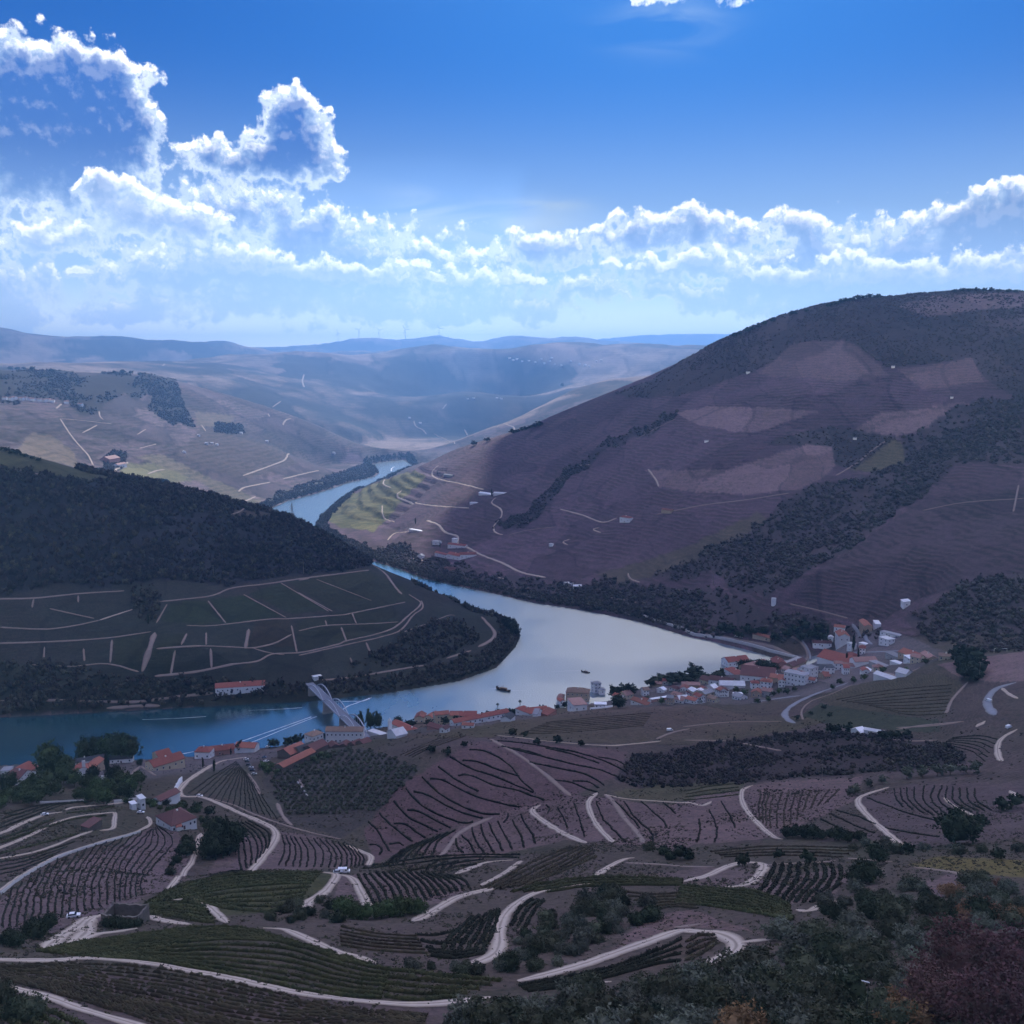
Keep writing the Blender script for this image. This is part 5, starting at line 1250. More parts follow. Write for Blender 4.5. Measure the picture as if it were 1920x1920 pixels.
# ------------------------------------------------------------------ woods (nobody could count them)
def scatter_object(name, protos, P, S, ROT, PICK, mat_kind='stuff'):
    me = bpy.data.meshes.new(name); me.vertices.add(len(P)); me.vertices.foreach_set('co', np.asarray(P, np.float32).ravel())
    for nm, ty, dat in (('size', 'FLOAT_VECTOR', S), ('turn', 'FLOAT_VECTOR', ROT), ('pick', 'INT', PICK)):
        a = me.attributes.new(nm, ty, 'POINT')
        a.data.foreach_set('vector' if ty == 'FLOAT_VECTOR' else 'value', np.asarray(dat, np.float32 if ty != 'INT' else np.int32).ravel())
    me.update()
    o = bpy.data.objects.new(name, me); COLL.objects.link(o)
    g = bpy.data.node_groups.new(name, 'GeometryNodeTree')
    g.interface.new_socket('Geometry', in_out='INPUT', socket_type='NodeSocketGeometry')
    g.interface.new_socket('Geometry', in_out='OUTPUT', socket_type='NodeSocketGeometry')
    gi, go = g.nodes.new('NodeGroupInput'), g.nodes.new('NodeGroupOutput')
    jn = g.nodes.new('GeometryNodeJoinGeometry')
    def attr(nm, ty):
        n = g.nodes.new('GeometryNodeInputNamedAttribute'); n.data_type = ty; n.inputs[0].default_value = nm; return n.outputs[0]
    for i, me_p in enumerate(protos):
        po = bpy.data.objects.new(me_p.name, me_p)           # source of the copies, not itself in the scene
        oi = g.nodes.new('GeometryNodeObjectInfo'); oi.inputs[0].default_value = po; oi.inputs['As Instance'].default_value = True
        ip = g.nodes.new('GeometryNodeInstanceOnPoints')
        eq = g.nodes.new('FunctionNodeCompare'); eq.data_type = 'INT'; eq.operation = 'EQUAL'
        g.links.new(attr('pick', 'INT'), eq.inputs[2]); eq.inputs[3].default_value = i
        g.links.new(gi.outputs[0], ip.inputs['Points']); g.links.new(eq.outputs[0], ip.inputs['Selection'])
        g.links.new(oi.outputs['Geometry'], ip.inputs['Instance'])
        g.links.new(attr('turn', 'FLOAT_VECTOR'), ip.inputs['Rotation']); g.links.new(attr('size', 'FLOAT_VECTOR'), ip.inputs['Scale'])
        g.links.new(ip.outputs[0], jn.inputs[0])
    g.links.new(jn.outputs[0], go.inputs[0])
    md = o.modifiers.new('scatter', 'NODES'); md.node_group = g
    tag(o, kind=mat_kind)
    return o

_area = (RR[None] ** 2) * np.gradient(AZ)[:, None] * np.gradient(LR)[None]
def wood(name, mask, spacing, rmin, rmax, protos, tall=1.0, jit=1.0, dens=None):
    w = np.where(mask & GVIS & (RDIST > 3) & ~RIN, _area, 0)
    if dens is not None: w = w * dens
    n = int(w.sum() / spacing ** 2)
    if n < 1: return
    c = RNG.choice(w.size, n, p=(w / w.sum()).ravel())
    i, j = np.unravel_index(c, w.shape)
    az = AZ[i] + RNG.uniform(-0.5, 0.5, n) * np.gradient(AZ)[i]; lr = LR[j] + RNG.uniform(-0.5, 0.5, n) * np.gradient(LR)[j]
    x, y = np.sin(az) * np.exp(lr), np.cos(az) * np.exp(lr)
    P = np.stack([x, y, hz(x, y) - 0.4], 1)
    s = RNG.uniform(rmin, rmax, n) * (1 + 0.35 * fbm(x / 60, y / 60, 2, 66))
    S = np.stack([s, s, s * tall * RNG.uniform(0.8, 1.25, n)], 1)
    R = np.stack([np.zeros(n), np.zeros(n), RNG.uniform(0, 6.28, n)], 1)
    print(name, n)
    return scatter_object(name, protos, P, S, R, RNG.integers(0, len(protos), n))

LOWW = [crown_mesh('wood_crown', M_WOODC, 90 + i, 7, 5, 0.36, (1, 1, 1), 0.8) for i in range(3)]
LOWG = [crown_mesh('scrub_crown', M_WOODG, 95 + i, 7, 5, 0.36, (1, 1, 0.9), 0.8) for i in range(3)]
LOWR = [crown_mesh('hillside_crown', M_WOODR, 105 + i, 7, 5, 0.36, (1, 1, 0.95), 0.8) for i in range(3)]
LOWS = [crown_mesh('tuft', (M_VINEB, M_VINE)[i], 99 + i, 4, 5, 0.42, (1, 1, 0.8), 0.0) for i in range(2)]
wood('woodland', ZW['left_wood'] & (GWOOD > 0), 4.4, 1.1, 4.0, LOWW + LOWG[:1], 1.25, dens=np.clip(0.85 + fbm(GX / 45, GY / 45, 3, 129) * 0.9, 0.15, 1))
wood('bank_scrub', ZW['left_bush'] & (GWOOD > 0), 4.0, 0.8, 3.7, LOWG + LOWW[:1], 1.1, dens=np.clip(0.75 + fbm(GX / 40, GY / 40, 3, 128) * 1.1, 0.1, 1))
wood('hillside_scrub', ZW['right_bush'] & (GWOOD > 0), 4.8, 0.9, 3.8, LOWR + LOWG[:1], 0.9, dens=np.clip(0.75 + fbm(GX / 55, GY / 55, 3, 127) * 1.1, 0.1, 1))
wood('heath', ZW['right_wood'] & (GWOOD > 0), 5.4, 1.0, 2.7, LOWR, 0.75, dens=np.clip(0.55 + fbm(GX / 70, GY / 70, 3, 124) * 1.3, 0.08, 1))
wood('valley_woodland', (ZW['far_wood'] | ZW['far_scrub']) & (GWOOD > 0), 6.5, 1.6, 4.4, LOWR + LOWG[:1], 0.9, dens=np.clip(GWOOD * 1.6 + fbm(GX / 90, GY / 90, 3, 125) * 0.8, 0, 1))
wood('brow_scrub', ZW['brow_scrub'] & (GWOOD > 0), 2.6, 0.7, 2.0, LOWW + LOWG[:1], 0.9, dens=np.clip(0.6 + fbm(GX / 30, GY / 30, 3, 126) * 1.5, 0.05, 1))
wood('riverside_scrub', (RDIST > 3) & (RDIST < 26) & (R2 > 1080) & (R2 < 4000) & ~RIN & ((GPX < 985) | (GPX > 690)) & ~in_poly(GPX, GPY, [(1400, 1150), (1700, 1150), (1700, 1300), (1000, 1340), (1300, 1240)]), 5.0, 1.8, 4.0, LOWG, 1.1)
# low growth between the rows and on the rough ground near by
_n3 = fbm(GX / 25, GY / 25, 3, 123)
wood('dry_weeds', (R2 > 150) & (R2 < 640) & (GPY > 1480), 1.7, 0.25, 0.7, LOWS + LOWG[:1], 0.8, dens=np.clip(_n3 * 2 + 0.5, 0.03, 1))
wood('open_scrub', (R2 > 500) & (R2 < 1000) & (GPY > 1330), 4.5, 0.3, 1.0, LOWG + LOWS[:1], 0.7, dens=np.clip(_n3 * 2.5 + 0.1, 0, 1))

# ------------------------------------------------------------------ buildings
def Z1(*p): return [(1200 + x / 5.3333, 1140 + y / 5.3333) for x, y in p]
def Z2(*p): return [(1460 + x / 5.3333, 1140 + y / 5.3333) for x, y in p]
def Z3(*p): return [(560 + x / 6.4, 1260 + y / 6.4) for x, y in p]
def Z4(*p): return [(840 + x / 5.0526, 1240 + y / 5.0526) for x, y in p]
def Z5(*p): return [(x / 6, 1360 + y / 6) for x, y in p]
def Z6(*p): return [(280 + x / 5.647, 1370 + y / 5.647) for x, y in p]

def roof_mat(name, c):
    k = NT(name)
    tc = k.n('ShaderNodeTexCoord'); oi = k.n('ShaderNodeObjectInfo')
    n = k.noise(0.35, 5, tc.outputs['Object'], 0.6); n2 = k.noise(2.5, 4, tc.outputs['Object'])
    col = k.mix(n, tuple(v * 0.62 for v in c), tuple(min(1, v * 1.25) for v in c))
    col = k.mix(k.math('MULTIPLY', n2, 0.5), col, tuple(v * 0.75 for v in c))
    wv = k.n('ShaderNodeTexWave', wave_type='BANDS', bands_direction='X'); wv.inputs['Scale'].default_value = 1.1; wv.inputs['Distortion'].default_value = 0.4
    k.l(tc.outputs['Object'], wv.inputs['Vector'])
    col = k.mix(k.math('MULTIPLY', wv.outputs['Fac'], 0.18), col, tuple(v * 0.4 for v in c))
    hs = k.n('ShaderNodeHueSaturation'); k.l(col, hs.inputs['Color']); k.l(k.math('MULTIPLY_ADD', oi.outputs['Random'], 0.5, 0.75), hs.inputs['Value'])
    k.l(hs.outputs[0], k.b.inputs['Base Color']); k.b.inputs['Roughness'].default_value = 0.85
    bp = k.n('ShaderNodeBump', i_Strength=0.5, i_Distance=0.06); k.l(wv.outputs['Fac'], bp.inputs['Height']); k.l(bp.outputs[0], k.b.inputs['Normal'])
    return k.m
WALLS = {'w': simple_mat('whitewash', (0.78, 0.78, 0.77), 0.85, 0.12, 0.25, objvar=0.25), 'c': simple_mat('cream_render', (0.62, 0.53, 0.38), 0.85, 0.15, 0.3), 't': simple_mat('tan_render', (0.45, 0.35, 0.25), 0.85, 0.18, 0.3),
         's': simple_mat('schist_stone', (0.16, 0.135, 0.115), 0.95, 0.4, 0.9), 'g': simple_mat('grey_render', (0.40, 0.39, 0.38), 0.85, 0.18, 0.3), 'r': simple_mat('pink_render', (0.42, 0.24, 0.20), 0.85, 0.18, 0.3)}
ROOFS = {'r': roof_mat('red_tile', (0.30, 0.085, 0.060)), 'o': roof_mat('orange_tile', (0.33, 0.115, 0.075)), 'd': roof_mat('dark_tile', (0.14, 0.055, 0.05)), 'b': roof_mat('brown_tile', (0.27, 0.175, 0.125)), 'k': roof_mat('slate', (0.045, 0.045, 0.05)),
         'w': roof_mat('white_sheet', (0.80, 0.81, 0.82)), 'g': roof_mat('grey_sheet', (0.30, 0.30, 0.32)), 'p': roof_mat('pink_tile', (0.36, 0.20, 0.165))}
M_GLASS = simple_mat('window_glass', (0.025, 0.03, 0.04), 0.2, 0.2, 0.5, 0.6)
M_WDOOR = simple_mat('door_paint', (0.10, 0.055, 0.035), 0.6, 0.2, 0.8)
M_WHITE = simple_mat('white_paint', (0.80, 0.80, 0.79), 0.5, 0.06, 0.6)

def box_mesh(name, mat, x0, x1, y0, y1, z0, z1):
    v = [(x0, y0, z0), (x1, y0, z0), (x1, y1, z0), (x0, y1, z0), (x0, y0, z1), (x1, y0, z1), (x1, y1, z1), (x0, y1, z1)]
    f = [(0, 3, 2, 1), (4, 5, 6, 7), (0, 1, 5, 4), (1, 2, 6, 5), (2, 3, 7, 6), (3, 0, 4, 7)]
    me = bpy.data.meshes.new(name); me.from_pydata(v, [], f); me.update(); me.materials.append(mat)
    return me

def part(name, me, parent, loc=(0, 0, 0), rz=0.0):
    o = bpy.data.objects.new(name, me); COLL.objects.link(o); o.parent = parent; o.location = loc; o.rotation_euler = (0, 0, rz)
    return o

WIN_ME = {}
def window_mesh(w, h):
    key = (round(w, 1), round(h, 1))
    if key not in WIN_ME:
        # reveal frame with a dark pane set back in it
        fr = 0.12
        v, f = [], []
        o = [(-w / 2, 0, 0), (w / 2, 0, 0), (w / 2, 0, h), (-w / 2, 0, h)]
        i = [(-w / 2 + fr, 0, fr), (w / 2 - fr, 0, fr), (w / 2 - fr, 0, h - fr), (-w / 2 + fr, 0, h - fr)]
        y = -0.07
        v = [(a, 0.02, c) for a, b, c in o] + [(a, y, c) for a, b, c in o] + [(a, y, c) for a, b, c in i] + [(a, -0.02, c) for a, b, c in i]
        for k in range(4):
            j = (k + 1) % 4
            f += [(k, j, 4 + j, 4 + k), (4 + k, 4 + j, 8 + j, 8 + k), (8 + k, 8 + j, 12 + j, 12 + k)]
        f.append((12, 13, 14, 15))
        me = bpy.data.meshes.new('window'); me.from_pydata(v, [], f); me.update()
        me.materials.append(M_WHITE); me.materials.append(M_GLASS); me.polygons[len(f) - 1].material_index = 1
        WIN_ME[key] = me
    return WIN_ME[key]

def roof_mesh(kind, L, D, h, rise, mat, ov=0.45, th=0.22):
    """roof over a plan x -L/2..L/2, y 0..D, eaves at z h"""
    x0, x1, y0, y1 = -L / 2 - ov, L / 2 + ov, -ov, D + ov
    ym = D / 2
    if kind == 'u':
        top = [(x0, y0, h), (x1, y0, h), (x1, y1, h), (x0, y1, h), (x0, ym, h + rise), (x1, ym, h + rise)]
        F = [(0, 1, 5, 4), (2, 3, 4, 5)]
    elif kind == 'v':
        top = [(x0, y0, h), (x0, y1, h), (x1, y0, h), (x1, y1, h), (0, y0, h + rise), (0, y1, h + rise)]
        F = [(1, 0, 4, 5), (2, 3, 5, 4)]
    elif kind == 'h':
        q = min(D / 2, L / 2 * 0.9)
        top = [(x0, y0, h), (x1, y0, h), (x1, y1, h), (x0, y1, h), (x0 + q, ym, h + rise), (x1 - q, ym, h + rise)]
        F = [(0, 1, 5, 4), (2, 3, 4, 5), (3, 0, 4), (1, 2, 5)]
    elif kind == 's':
        top = [(x0, y0, h), (x1, y0, h), (x1, y1, h + rise), (x0, y1, h + rise)]
        F = [(0, 1, 2, 3)]
    else:
        top = [(x0, y0, h), (x1, y0, h), (x1, y1, h), (x0, y1, h)]
        F = [(0, 1, 2, 3)]
    n = len(top)
    V = [(a, b, c + th) for a, b, c in top] + [(a, b, c + 0.01) for a, b, c in top]
    FF = list(F) + [tuple(reversed([i + n for i in f])) for f in F]
    cnt = {}
    for f in F:
        for a, b in zip(f, f[1:] + f[:1]): cnt[(a, b)] = 1
    for a, b in cnt:
        if (b, a) not in cnt: FF.append((b, a, a + n, b + n))
    me = bpy.data.meshes.new('roof'); me.from_pydata(V, [], FF); me.update(); me.materials.append(mat)
    return me

def wall_mesh(kind, L, D, h, rise, mat, sink):
    x0, x1, y0, y1 = -L / 2, L / 2, 0, D
    ym = D / 2
    V = [(x0, y0, -sink), (x1, y0, -sink), (x1, y1, -sink), (x0, y1, -sink), (x0, y0, h), (x1, y0, h), (x1, y1, h), (x0, y1, h)]
    F = [(0, 1, 5, 4), (1, 2, 6, 5), (2, 3, 7, 6), (3, 0, 4, 7), (4, 5, 6, 7)]
    if kind == 'u':
        V += [(x0, ym, h + rise * 0.96), (x1, ym, h + rise * 0.96)]; F += [(3 + 4, 4, 8), (5, 6, 9)]
    if kind == 'v':
        V += [(0, y0, h + rise * 0.96), (0, y1, h + rise * 0.96)]; F += [(4, 5, 8), (6, 7, 9)]
    if kind == 's':
        V += [(x1, y1, h + rise * 0.97), (x0, y1, h + rise * 0.97)]; F += [(4, 9, 7), (5, 6, 8), (7, 9, 8, 6)]
    me = bpy.data.meshes.new('wall'); me.from_pydata(V, [], F); me.update(); me.materials.append(mat)
    return me

def house(pts, depth, h, kind, wall, roof, wins, label, name='house', cat='house', group=None, rise=None, door=False, chim=0, minlen=0.0, rmin=100.0):
    A, B = ground(*pts[0], rmin), ground(*pts[1], rmin)
    a2, b2 = A.xy, B.xy
    L = (b2 - a2).length
    if L > 1.6 * abs(pts[1][0] - pts[0][0]) * A.length / FPX + 8:      # ends read at very different distances: keep the left one's
        s = abs(pts[1][0] - pts[0][0]) * A.length / FPX
        b2 = a2 + (b2 - a2).normalized() * s; L = s
    L = max(L, minlen, 1.5)
    u = (b2 - a2).normalized()
    v = Vector((-u.y, u.x))
    if v.dot(a2) < 0: v = -v; u = -u
    mid = (a2 + b2) / 2
    zs = [float(hz(*(mid + u * s * L / 2 + v * t))) for s in (-1, 1) for t in (0, depth)]
    z = max(0.6, (zs[0] + zs[1] + A.z + B.z) / 4)
    t = empty(name, (mid.x, mid.y, z), math.atan2(u.y, u.x)); tag(t, label, cat, group)
    flip = Vector((-u.y, u.x)).dot(v) < 0
    if flip: t.rotation_euler.z += math.pi
    rise = rise if rise is not None else (0.26 * (depth if kind in ('u', 'h') else L) if kind in 'uvh' else (0.18 * depth if kind == 's' else 0))
    sink = max(1.0, z - min(zs) + 1.0)
    part('wall', wall_mesh(kind, L, depth, h, rise, WALLS[wall], sink), t)
    part('roof', roof_mesh(kind, L, depth, h, rise, ROOFS[roof], ov=0.5 if h > 3 else 0.3), t)
    nx, ny = wins
    if nx:
        fh = h / ny
        wh = min(1.7, fh * 0.5); ww = min(1.5, L / nx * 0.5)
        wm = window_mesh(ww, wh)
        for j in range(ny):
            for i in range(nx):
                if door and j == 0 and i == nx // 2: continue
                part('window', wm, t, (-L / 2 + L * (i + 0.5) / nx, -0.003, j * fh + fh * 0.32))
        ns = max(1, int(depth / 5))
        for sx, rz in ((-1, -math.pi / 2), (1, math.pi / 2)):
            for j in range(ny):
                for i in range(ns):
                    part('window', wm, t, (sx * (L / 2 + 0.003), depth * (i + 0.5) / ns, j * fh + fh * 0.32), rz)
    if door:
        part('door', box_mesh('door', M_WDOOR, -0.6, 0.6, -0.06, 0.0, 0, 2.2), t, (0, -0.002, 0))
    for i in range(chim):
        part('chimney', box_mesh('chimney', M_WHITE, -0.5, 0.5, -0.4, 0.4, 0, 2.4), t, ((i + 0.5) / chim * L * 0.7 - L * 0.35, depth * 0.42, h + rise * 0.55))
    return t

TOWN = 'houses of the riverside town'
HOUSES = [
 # by the bridge
 (Z3((165, 905), (300, 872)), 11, 11, 'h', 'w', 'b', (3, 2), 'white block with beige hipped roof at the left end of the long white building'),
 (Z3((325, 868), (770, 800)), 11, 11.5, 'u', 'w', 'b', (9, 2), 'long white two storey building in front of the bridge end'),
 (Z3((388, 920), (490, 905)), 10, 2.2, 'v', 's', 'd', (0, 0), 'dark gabled shed nearest the white hotel block, first of four before the long white building'),
 (Z3((490, 908), (582, 895)), 10, 2.2, 'v', 's', 'd', (0, 0), 'dark gabled shed, second from the left of four before the long white building'),
 (Z3((585, 895), (680, 880)), 10, 2.2, 'v', 's', 'd', (0, 0), 'dark gabled shed, third from the left of four before the long white building'),
 (Z3((682, 878), (780, 862)), 10, 2.2, 'v', 's', 'd', (0, 0), 'dark gabled shed, rightmost of four before the long white building'),
 (Z3((830, 768), (1085, 742)), 7, 3, 'f', 'w', 'w', (0, 0), 'low flat white building left of the slender chapel tower'),
 (Z3((1110, 722), (1530, 678)), 10, 4, 'u', 'w', 'r', (9, 1), 'long low railway building with red roof and white wall right of the chapel tower'),
 (Z3((1390, 612), (1505, 605)), 14, 6, 'v', 'c', 'o', (2, 1), 'gabled house with orange roof, leftmost of the four gables on the waterfront'),
 (Z3((1510, 618), (1605, 618)), 14, 7, 'v', 'c', 'o', (2, 2), 'gabled house with orange roof, second from the left of the four waterfront gables'),
 (Z3((1612, 640), (1730, 638)), 14, 9, 'v', 'c', 'o', (3, 2), 'tallest of the four orange gabled waterfront houses'),
 (Z3((1732, 615), (1822, 620)), 14, 7, 'v', 'c', 'o', (2, 2), 'gabled house with orange roof, rightmost of the four waterfront gables'),
 (Z4((20, 562), (270, 550)), 12, 5, 'u', 'w', 'r', (5, 1), 'red roofed white building just right of the four waterfront gables'),
 (Z4((60, 612), (580, 545)), 9, 4, 'u', 'w', 'r', (12, 1), 'very long low white building with red roof along the riverside street'),
 (Z4((590, 572), (722, 542)), 9, 4.5, 'u', 'w', 'k', (0, 0), 'white gabled house with a dark roof right of the very long building'),
 (Z4((640, 512), (782, 512)), 12, 6, 'h', 'w', 'r', (3, 1), 'white house with hipped red roof under the right hand palm'),
 (Z4((800, 502), (945, 485)), 9, 4, 'u', 'r', 'r', (0, 0), 'low house with red roof and pink wall between the palms and the ochre villa'),
 (Z4((940, 520), (1120, 490)), 9, 3, 's', 'r', 'r', (0, 0), 'long low pink roofed shed left of the white warehouse'),
 (Z4((1115, 405), (1330, 402)), 14, 9, 'h', 't', 'b', (5, 2), 'large ochre villa with brown hipped roof at the water edge'),
 (Z4((1130, 470), (1345, 490)), 14, 7, 'f', 'w', 'p', (6, 1), 'square white warehouse with flat pale roof below the ochre villa'),
 (Z4((1390, 442), (1500, 432)), 7, 4, 'f', 'w', 'w', (3, 1), 'small flat white house right of the white warehouse'),
 (Z4((1385, 335), (1450, 325)), 8, 10, 'f', 'w', 'g', (2, 3), 'narrow stacked white house standing behind the ochre villa'),
 (Z4((1440, 350), (1490, 345)), 7, 5, 'f', 'w', 'g', (1, 1), 'small white cube house left of the big waterfront pine'),
 (Z4((1730, 412), (1885, 415)), 9, 4, 'u', 'w', 'o', (3, 1), 'low white house with orange roof right of the round dark tree by the water'),
 (Z4((850, 522), (892, 516)), 5, 3, 'v', 'w', 'g', (0, 0), 'tiny white hut below the red roofed house left of the ochre villa'),
 (Z4((130, 638), (240, 632)), 6, 3, 'u', 'w', 'o', (2, 1), 'little orange roofed house in front of the very long white building'),
 (Z3((1690, 735), (1760, 730)), 7, 4, 'v', 'w', 'd', (1, 1), 'small white gabled house with dark red roof below the four waterfront gables'),
 (Z3((1540, 700), (1690, 690)), 8, 3.5, 'u', 'r', 'd', (0, 0), 'long dark red roofed shed below the four waterfront gables'),
 # the town
 (Z1((90, 948), (300, 915)), 4, 3, 'f', 'r', 'w', (0, 0), 'long narrow shed with a bright white roof at the left edge of the town'),
 (Z1((0, 960), (60, 960)), 8, 4, 'u', 'w', 'o', (1, 1), 'white house with orange roof beside the bright white roofed shed'),
 (Z1((168, 850), (236, 850)), 6, 4, 'v', 'w', 'w', (1, 1), 'small white gabled house above the bright white roofed shed'),
 (Z1((222, 775), (312, 770)), 10, 5, 'u', 'w', 'r', (2, 1), 'white house with red roof in front of the waterside grove'),
 (Z1((100, 790), (215, 785)), 8, 4, 'u', 't', 'p', (0, 0), 'brown walled house with pinkish roof at the water left of the grove'),
 (Z1((590, 762), (680, 762)), 13, 5, 'u', 'c', 'd', (2, 1), 'cream walled house with dark red roof right of the waterside grove'),
 (Z1((684, 772), (922, 752)), 13, 5, 'u', 'w', 'd', (4, 1), 'long white walled house with dark red roof next to the cream house'),
 (Z1((420, 810), (600, 790)), 9, 4, 'u', 't', 'p', (0, 0), 'low pink roofed houses row below the grove in the town'),
 (Z1((840, 672), (992, 668)), 13, 5, 'h', 'w', 'r', (4, 1), 'white house with hipped red roof at the inner corner of the grove'),
 (Z1((1000, 735), (1345, 705)), 28, 6, 'u', 'w', 'd', (6, 1), 'biggest dark red roof in the middle of the town'),
 (Z1((880, 628), (1090, 605)), 16, 6, 'u', 'w', 'r', (5, 1), 'red roofed terrace by the river mouth behind the hipped white house'),
 (Z1((1095, 645), (1290, 622)), 16, 6, 'u', 't', 'p', (4, 1), 'pinkish roofed building behind the biggest dark red roof'),
 (Z1((1300, 612), (1500, 618)), 14, 6, 'u', 'r', 'r', (4, 1), 'red roofed building at the town end of the small river bridge'),
 (Z1((1530, 622), (1660, 590)), 10, 5, 'u', 't', 'd', (3, 1), 'dark red roofed house under the railway curve'),
 (Z1((800, 828), (1050, 795)), 13, 5, 'u', 'w', 'w', (0, 0), 'hall with a wide white sheet roof in the lower middle of the town'),
 (Z1((650, 828), (750, 838)), 7, 4, 'v', 'w', 'w', (0, 0), 'small white roofed shed left of the white sheet roof hall'),
 (Z1((560, 862), (615, 862)), 6, 4, 'v', 'c', 'w', (0, 0), 'little cream gabled house below the pink roofed row'),
 (Z1((940, 892), (1030, 888)), 6, 3, 'f', 'w', 'w', (0, 0), 'flat white canopy roof in the yard below the white hall'),
 (Z1((1115, 812), (1195, 805)), 8, 6, 'h', 'w', 'r', (2, 2), 'white two storey house with red hipped roof left of its taller twin'),
 (Z1((1200, 805), (1312, 800)), 10, 7, 'h', 'w', 'o', (3, 2), 'white house with bright orange hipped roof below the biggest dark red roof'),
 (Z1((1295, 755), (1430, 750)), 11, 6, 'u', 't', 'o', (3, 1), 'orange roofed house between the biggest dark red roof and the white flats'),
 (Z1((1112, 892), (1210, 892)), 9, 5, 'v', 't', 'o', (2, 1), 'gabled house with an orange roof lowest in the town above the road'),
 (Z1((1212, 888), (1312, 882)), 9, 6, 'u', 'g', 'p', (3, 1), 'grey house with pale roof beside the lowest orange gabled house'),
 (Z1((1435, 775), (1645, 772)), 12, 13, 'f', 'w', 'g', (6, 3), 'white three storey block of flats in the town'),
 (Z1((1650, 752), (1725, 705)), 11, 9, 'h', 'w', 'r', (2, 2), 'white house with dark red hipped roof joined to the white flats'),
 (Z1((1700, 722), (1780, 690)), 12, 12, 'f', 'w', 'g', (2, 3), 'tall white block with flat grey roof right of the white flats'),
 (Z2((300, 690), (425, 690)), 12, 9, 's', 'w', 'k', (3, 2), 'white block with a dark sloping roof below the winery'),
 (Z2((405, 672), (560, 652)), 12, 8, 'f', 'w', 'k', (4, 2), 'wide white block with dark flat roof in front of the winery'),
 (Z2((380, 582), (800, 572)), 26, 7, 'u', 'w', 'r', (0, 0), 'big white winery hall with a broad red roof'),
 (Z2((600, 612), (760, 600)), 9, 4, 'u', 'w', 'p', (0, 0), 'low pinkish roofed annex before the winery hall'),
 (Z2((762, 598), (990, 530)), 13, 5, 'u', 'w', 'p', (0, 0), 'long hall with pale pink roof right of the winery'),
 (Z2((560, 352), (745, 370)), 13, 7, 'u', 'w', 'o', (4, 1), 'white house with orange roof beside the tall cypress above the winery'),
 (Z2((550, 240), (655, 252)), 9, 5, 'u', 'w', 'o', (2, 1), 'small white house with orange roof above the cypress house'),
 (Z2((340, 400), (530, 388)), 10, 4, 'u', 'w', 'd', (4, 1), 'low white house with dark red roof beside the railway curve'),
 (Z2((490, 345), (545, 345)), 7, 5, 'v', 'w', 'w', (1, 1), 'tiny white gabled house left of the cypress house'),
 (Z2((800, 215), (1030, 250)), 9, 4, 'u', 't', 'o', (0, 0), 'long narrow orange roofed shed above the town at right'),
 (Z2((940, 205), (1090, 232)), 6, 4, 'f', 'w', 'w', (0, 0), 'flat white roof behind the long orange roofed shed'),
 (Z2((1010, 285), (1200, 292)), 8, 4, 'f', 'w', 'g', (4, 1), 'low white house with grey roof below the long orange roofed shed'),
 (Z2((1000, 372), (1092, 382)), 10, 8, 'f', 'w', 'w', (2, 2), 'white two storey cube house by the road above the town'),
 (Z2((680, 432), (728, 432)), 6, 9, 'f', 'w', 'w', (1, 2), 'narrow white tower house at the foot of the tall cypress'),
 (Z2((800, 385), (865, 378)), 7, 3, 'f', 'w', 'w', (0, 0), 'white canopy right of the tall cypress'),
 (Z2((1062, 508), (1190, 512)), 9, 5, 'f', 'g', 'g', (3, 1), 'grey flat house at the left end of the terracotta roofs'),
 (Z2((1192, 512), (1400, 500)), 14, 5, 'u', 't', 'o', (4, 1), 'broad terracotta roofed building at the upper right of the town'),
 (Z2((1245, 555), (1310, 556)), 8, 7, 'f', 'w', 'w', (2, 2), 'narrow white house in front of the terracotta roofs'),
 (Z2((1312, 562), (1412, 545)), 9, 7, 'u', 'c', 'p', (2, 2), 'pale yellow house in front of the terracotta roofs'),
 (Z2((1412, 525), (1590, 520)), 9, 4, 'u', 't', 'p', (3, 1), 'low pinkish house right of the pale yellow house'),
 (Z2((1600, 528), (1745, 505)), 8, 4, 'u', 'c', 'b', (3, 1), 'low cream house at the right end of the town'),
 (Z2((945, 728), (1150, 712)), 9, 4.5, 'u', 'w', 'w', (0, 0), 'white roofed shed above the brown field, nearer of two'),
 (Z2((1165, 700), (1268, 690)), 12, 4.5, 'u', 'w', 'w', (0, 0), 'white roofed shed above the brown field, farther right of two'),
 (Z2((900, 605), (1110, 592)), 8, 5, 'f', 'g', 'g', (0, 0), 'grey flat roofed workshop behind the two white sheds'),
 (Z2((1110, 572), (1222, 562)), 7, 3, 'f', 'w', 'w', (0, 0), 'flat white roof right of the grey workshop'),
 (Z2((820, 642), (925, 636)), 7, 3, 'f', 'w', 'w', (0, 0), 'pale flat shed left of the grey workshop'),
 (T6((1302, 152), (1352, 180)), 8, 6, 's', 'w', 'w', (2, 1), 'white house alone on the slope high above the right end of town'),
 # right hill
 (T5((1805, 420), (1860, 420)), 10, 8, 'h', 'w', 'r', (3, 1), 'square white house with red roof alone among the terraces of the big hill'),
 (T5((765, 608), (830, 622)), 9, 6, 'u', 'w', 'r', (2, 1), 'left wing of the white riverside estate, with red roof'),
 (T5((835, 622), (905, 632)), 14, 7, 'u', 'w', 'r', (3, 1), 'middle wing of the white riverside estate, with red roof'),
 (T5((908, 630), (1000, 606)), 14, 7, 'u', 'w', 'r', (4, 1), 'right wing of the white riverside estate, with red roof'),
 (T5((838, 565), (935, 562)), 10, 6, 'u', 'w', 'r', (3, 1), 'upper house of the white riverside estate on its yard'),
 (T5((862, 538), (885, 538)), 6, 9, 'f', 'w', 'w', (0, 0), 'white tank house above the riverside estate'),
 (T5((752, 545), (792, 545)), 8, 6, 'u', 'w', 'g', (1, 1), 'small white house left above the riverside estate'),
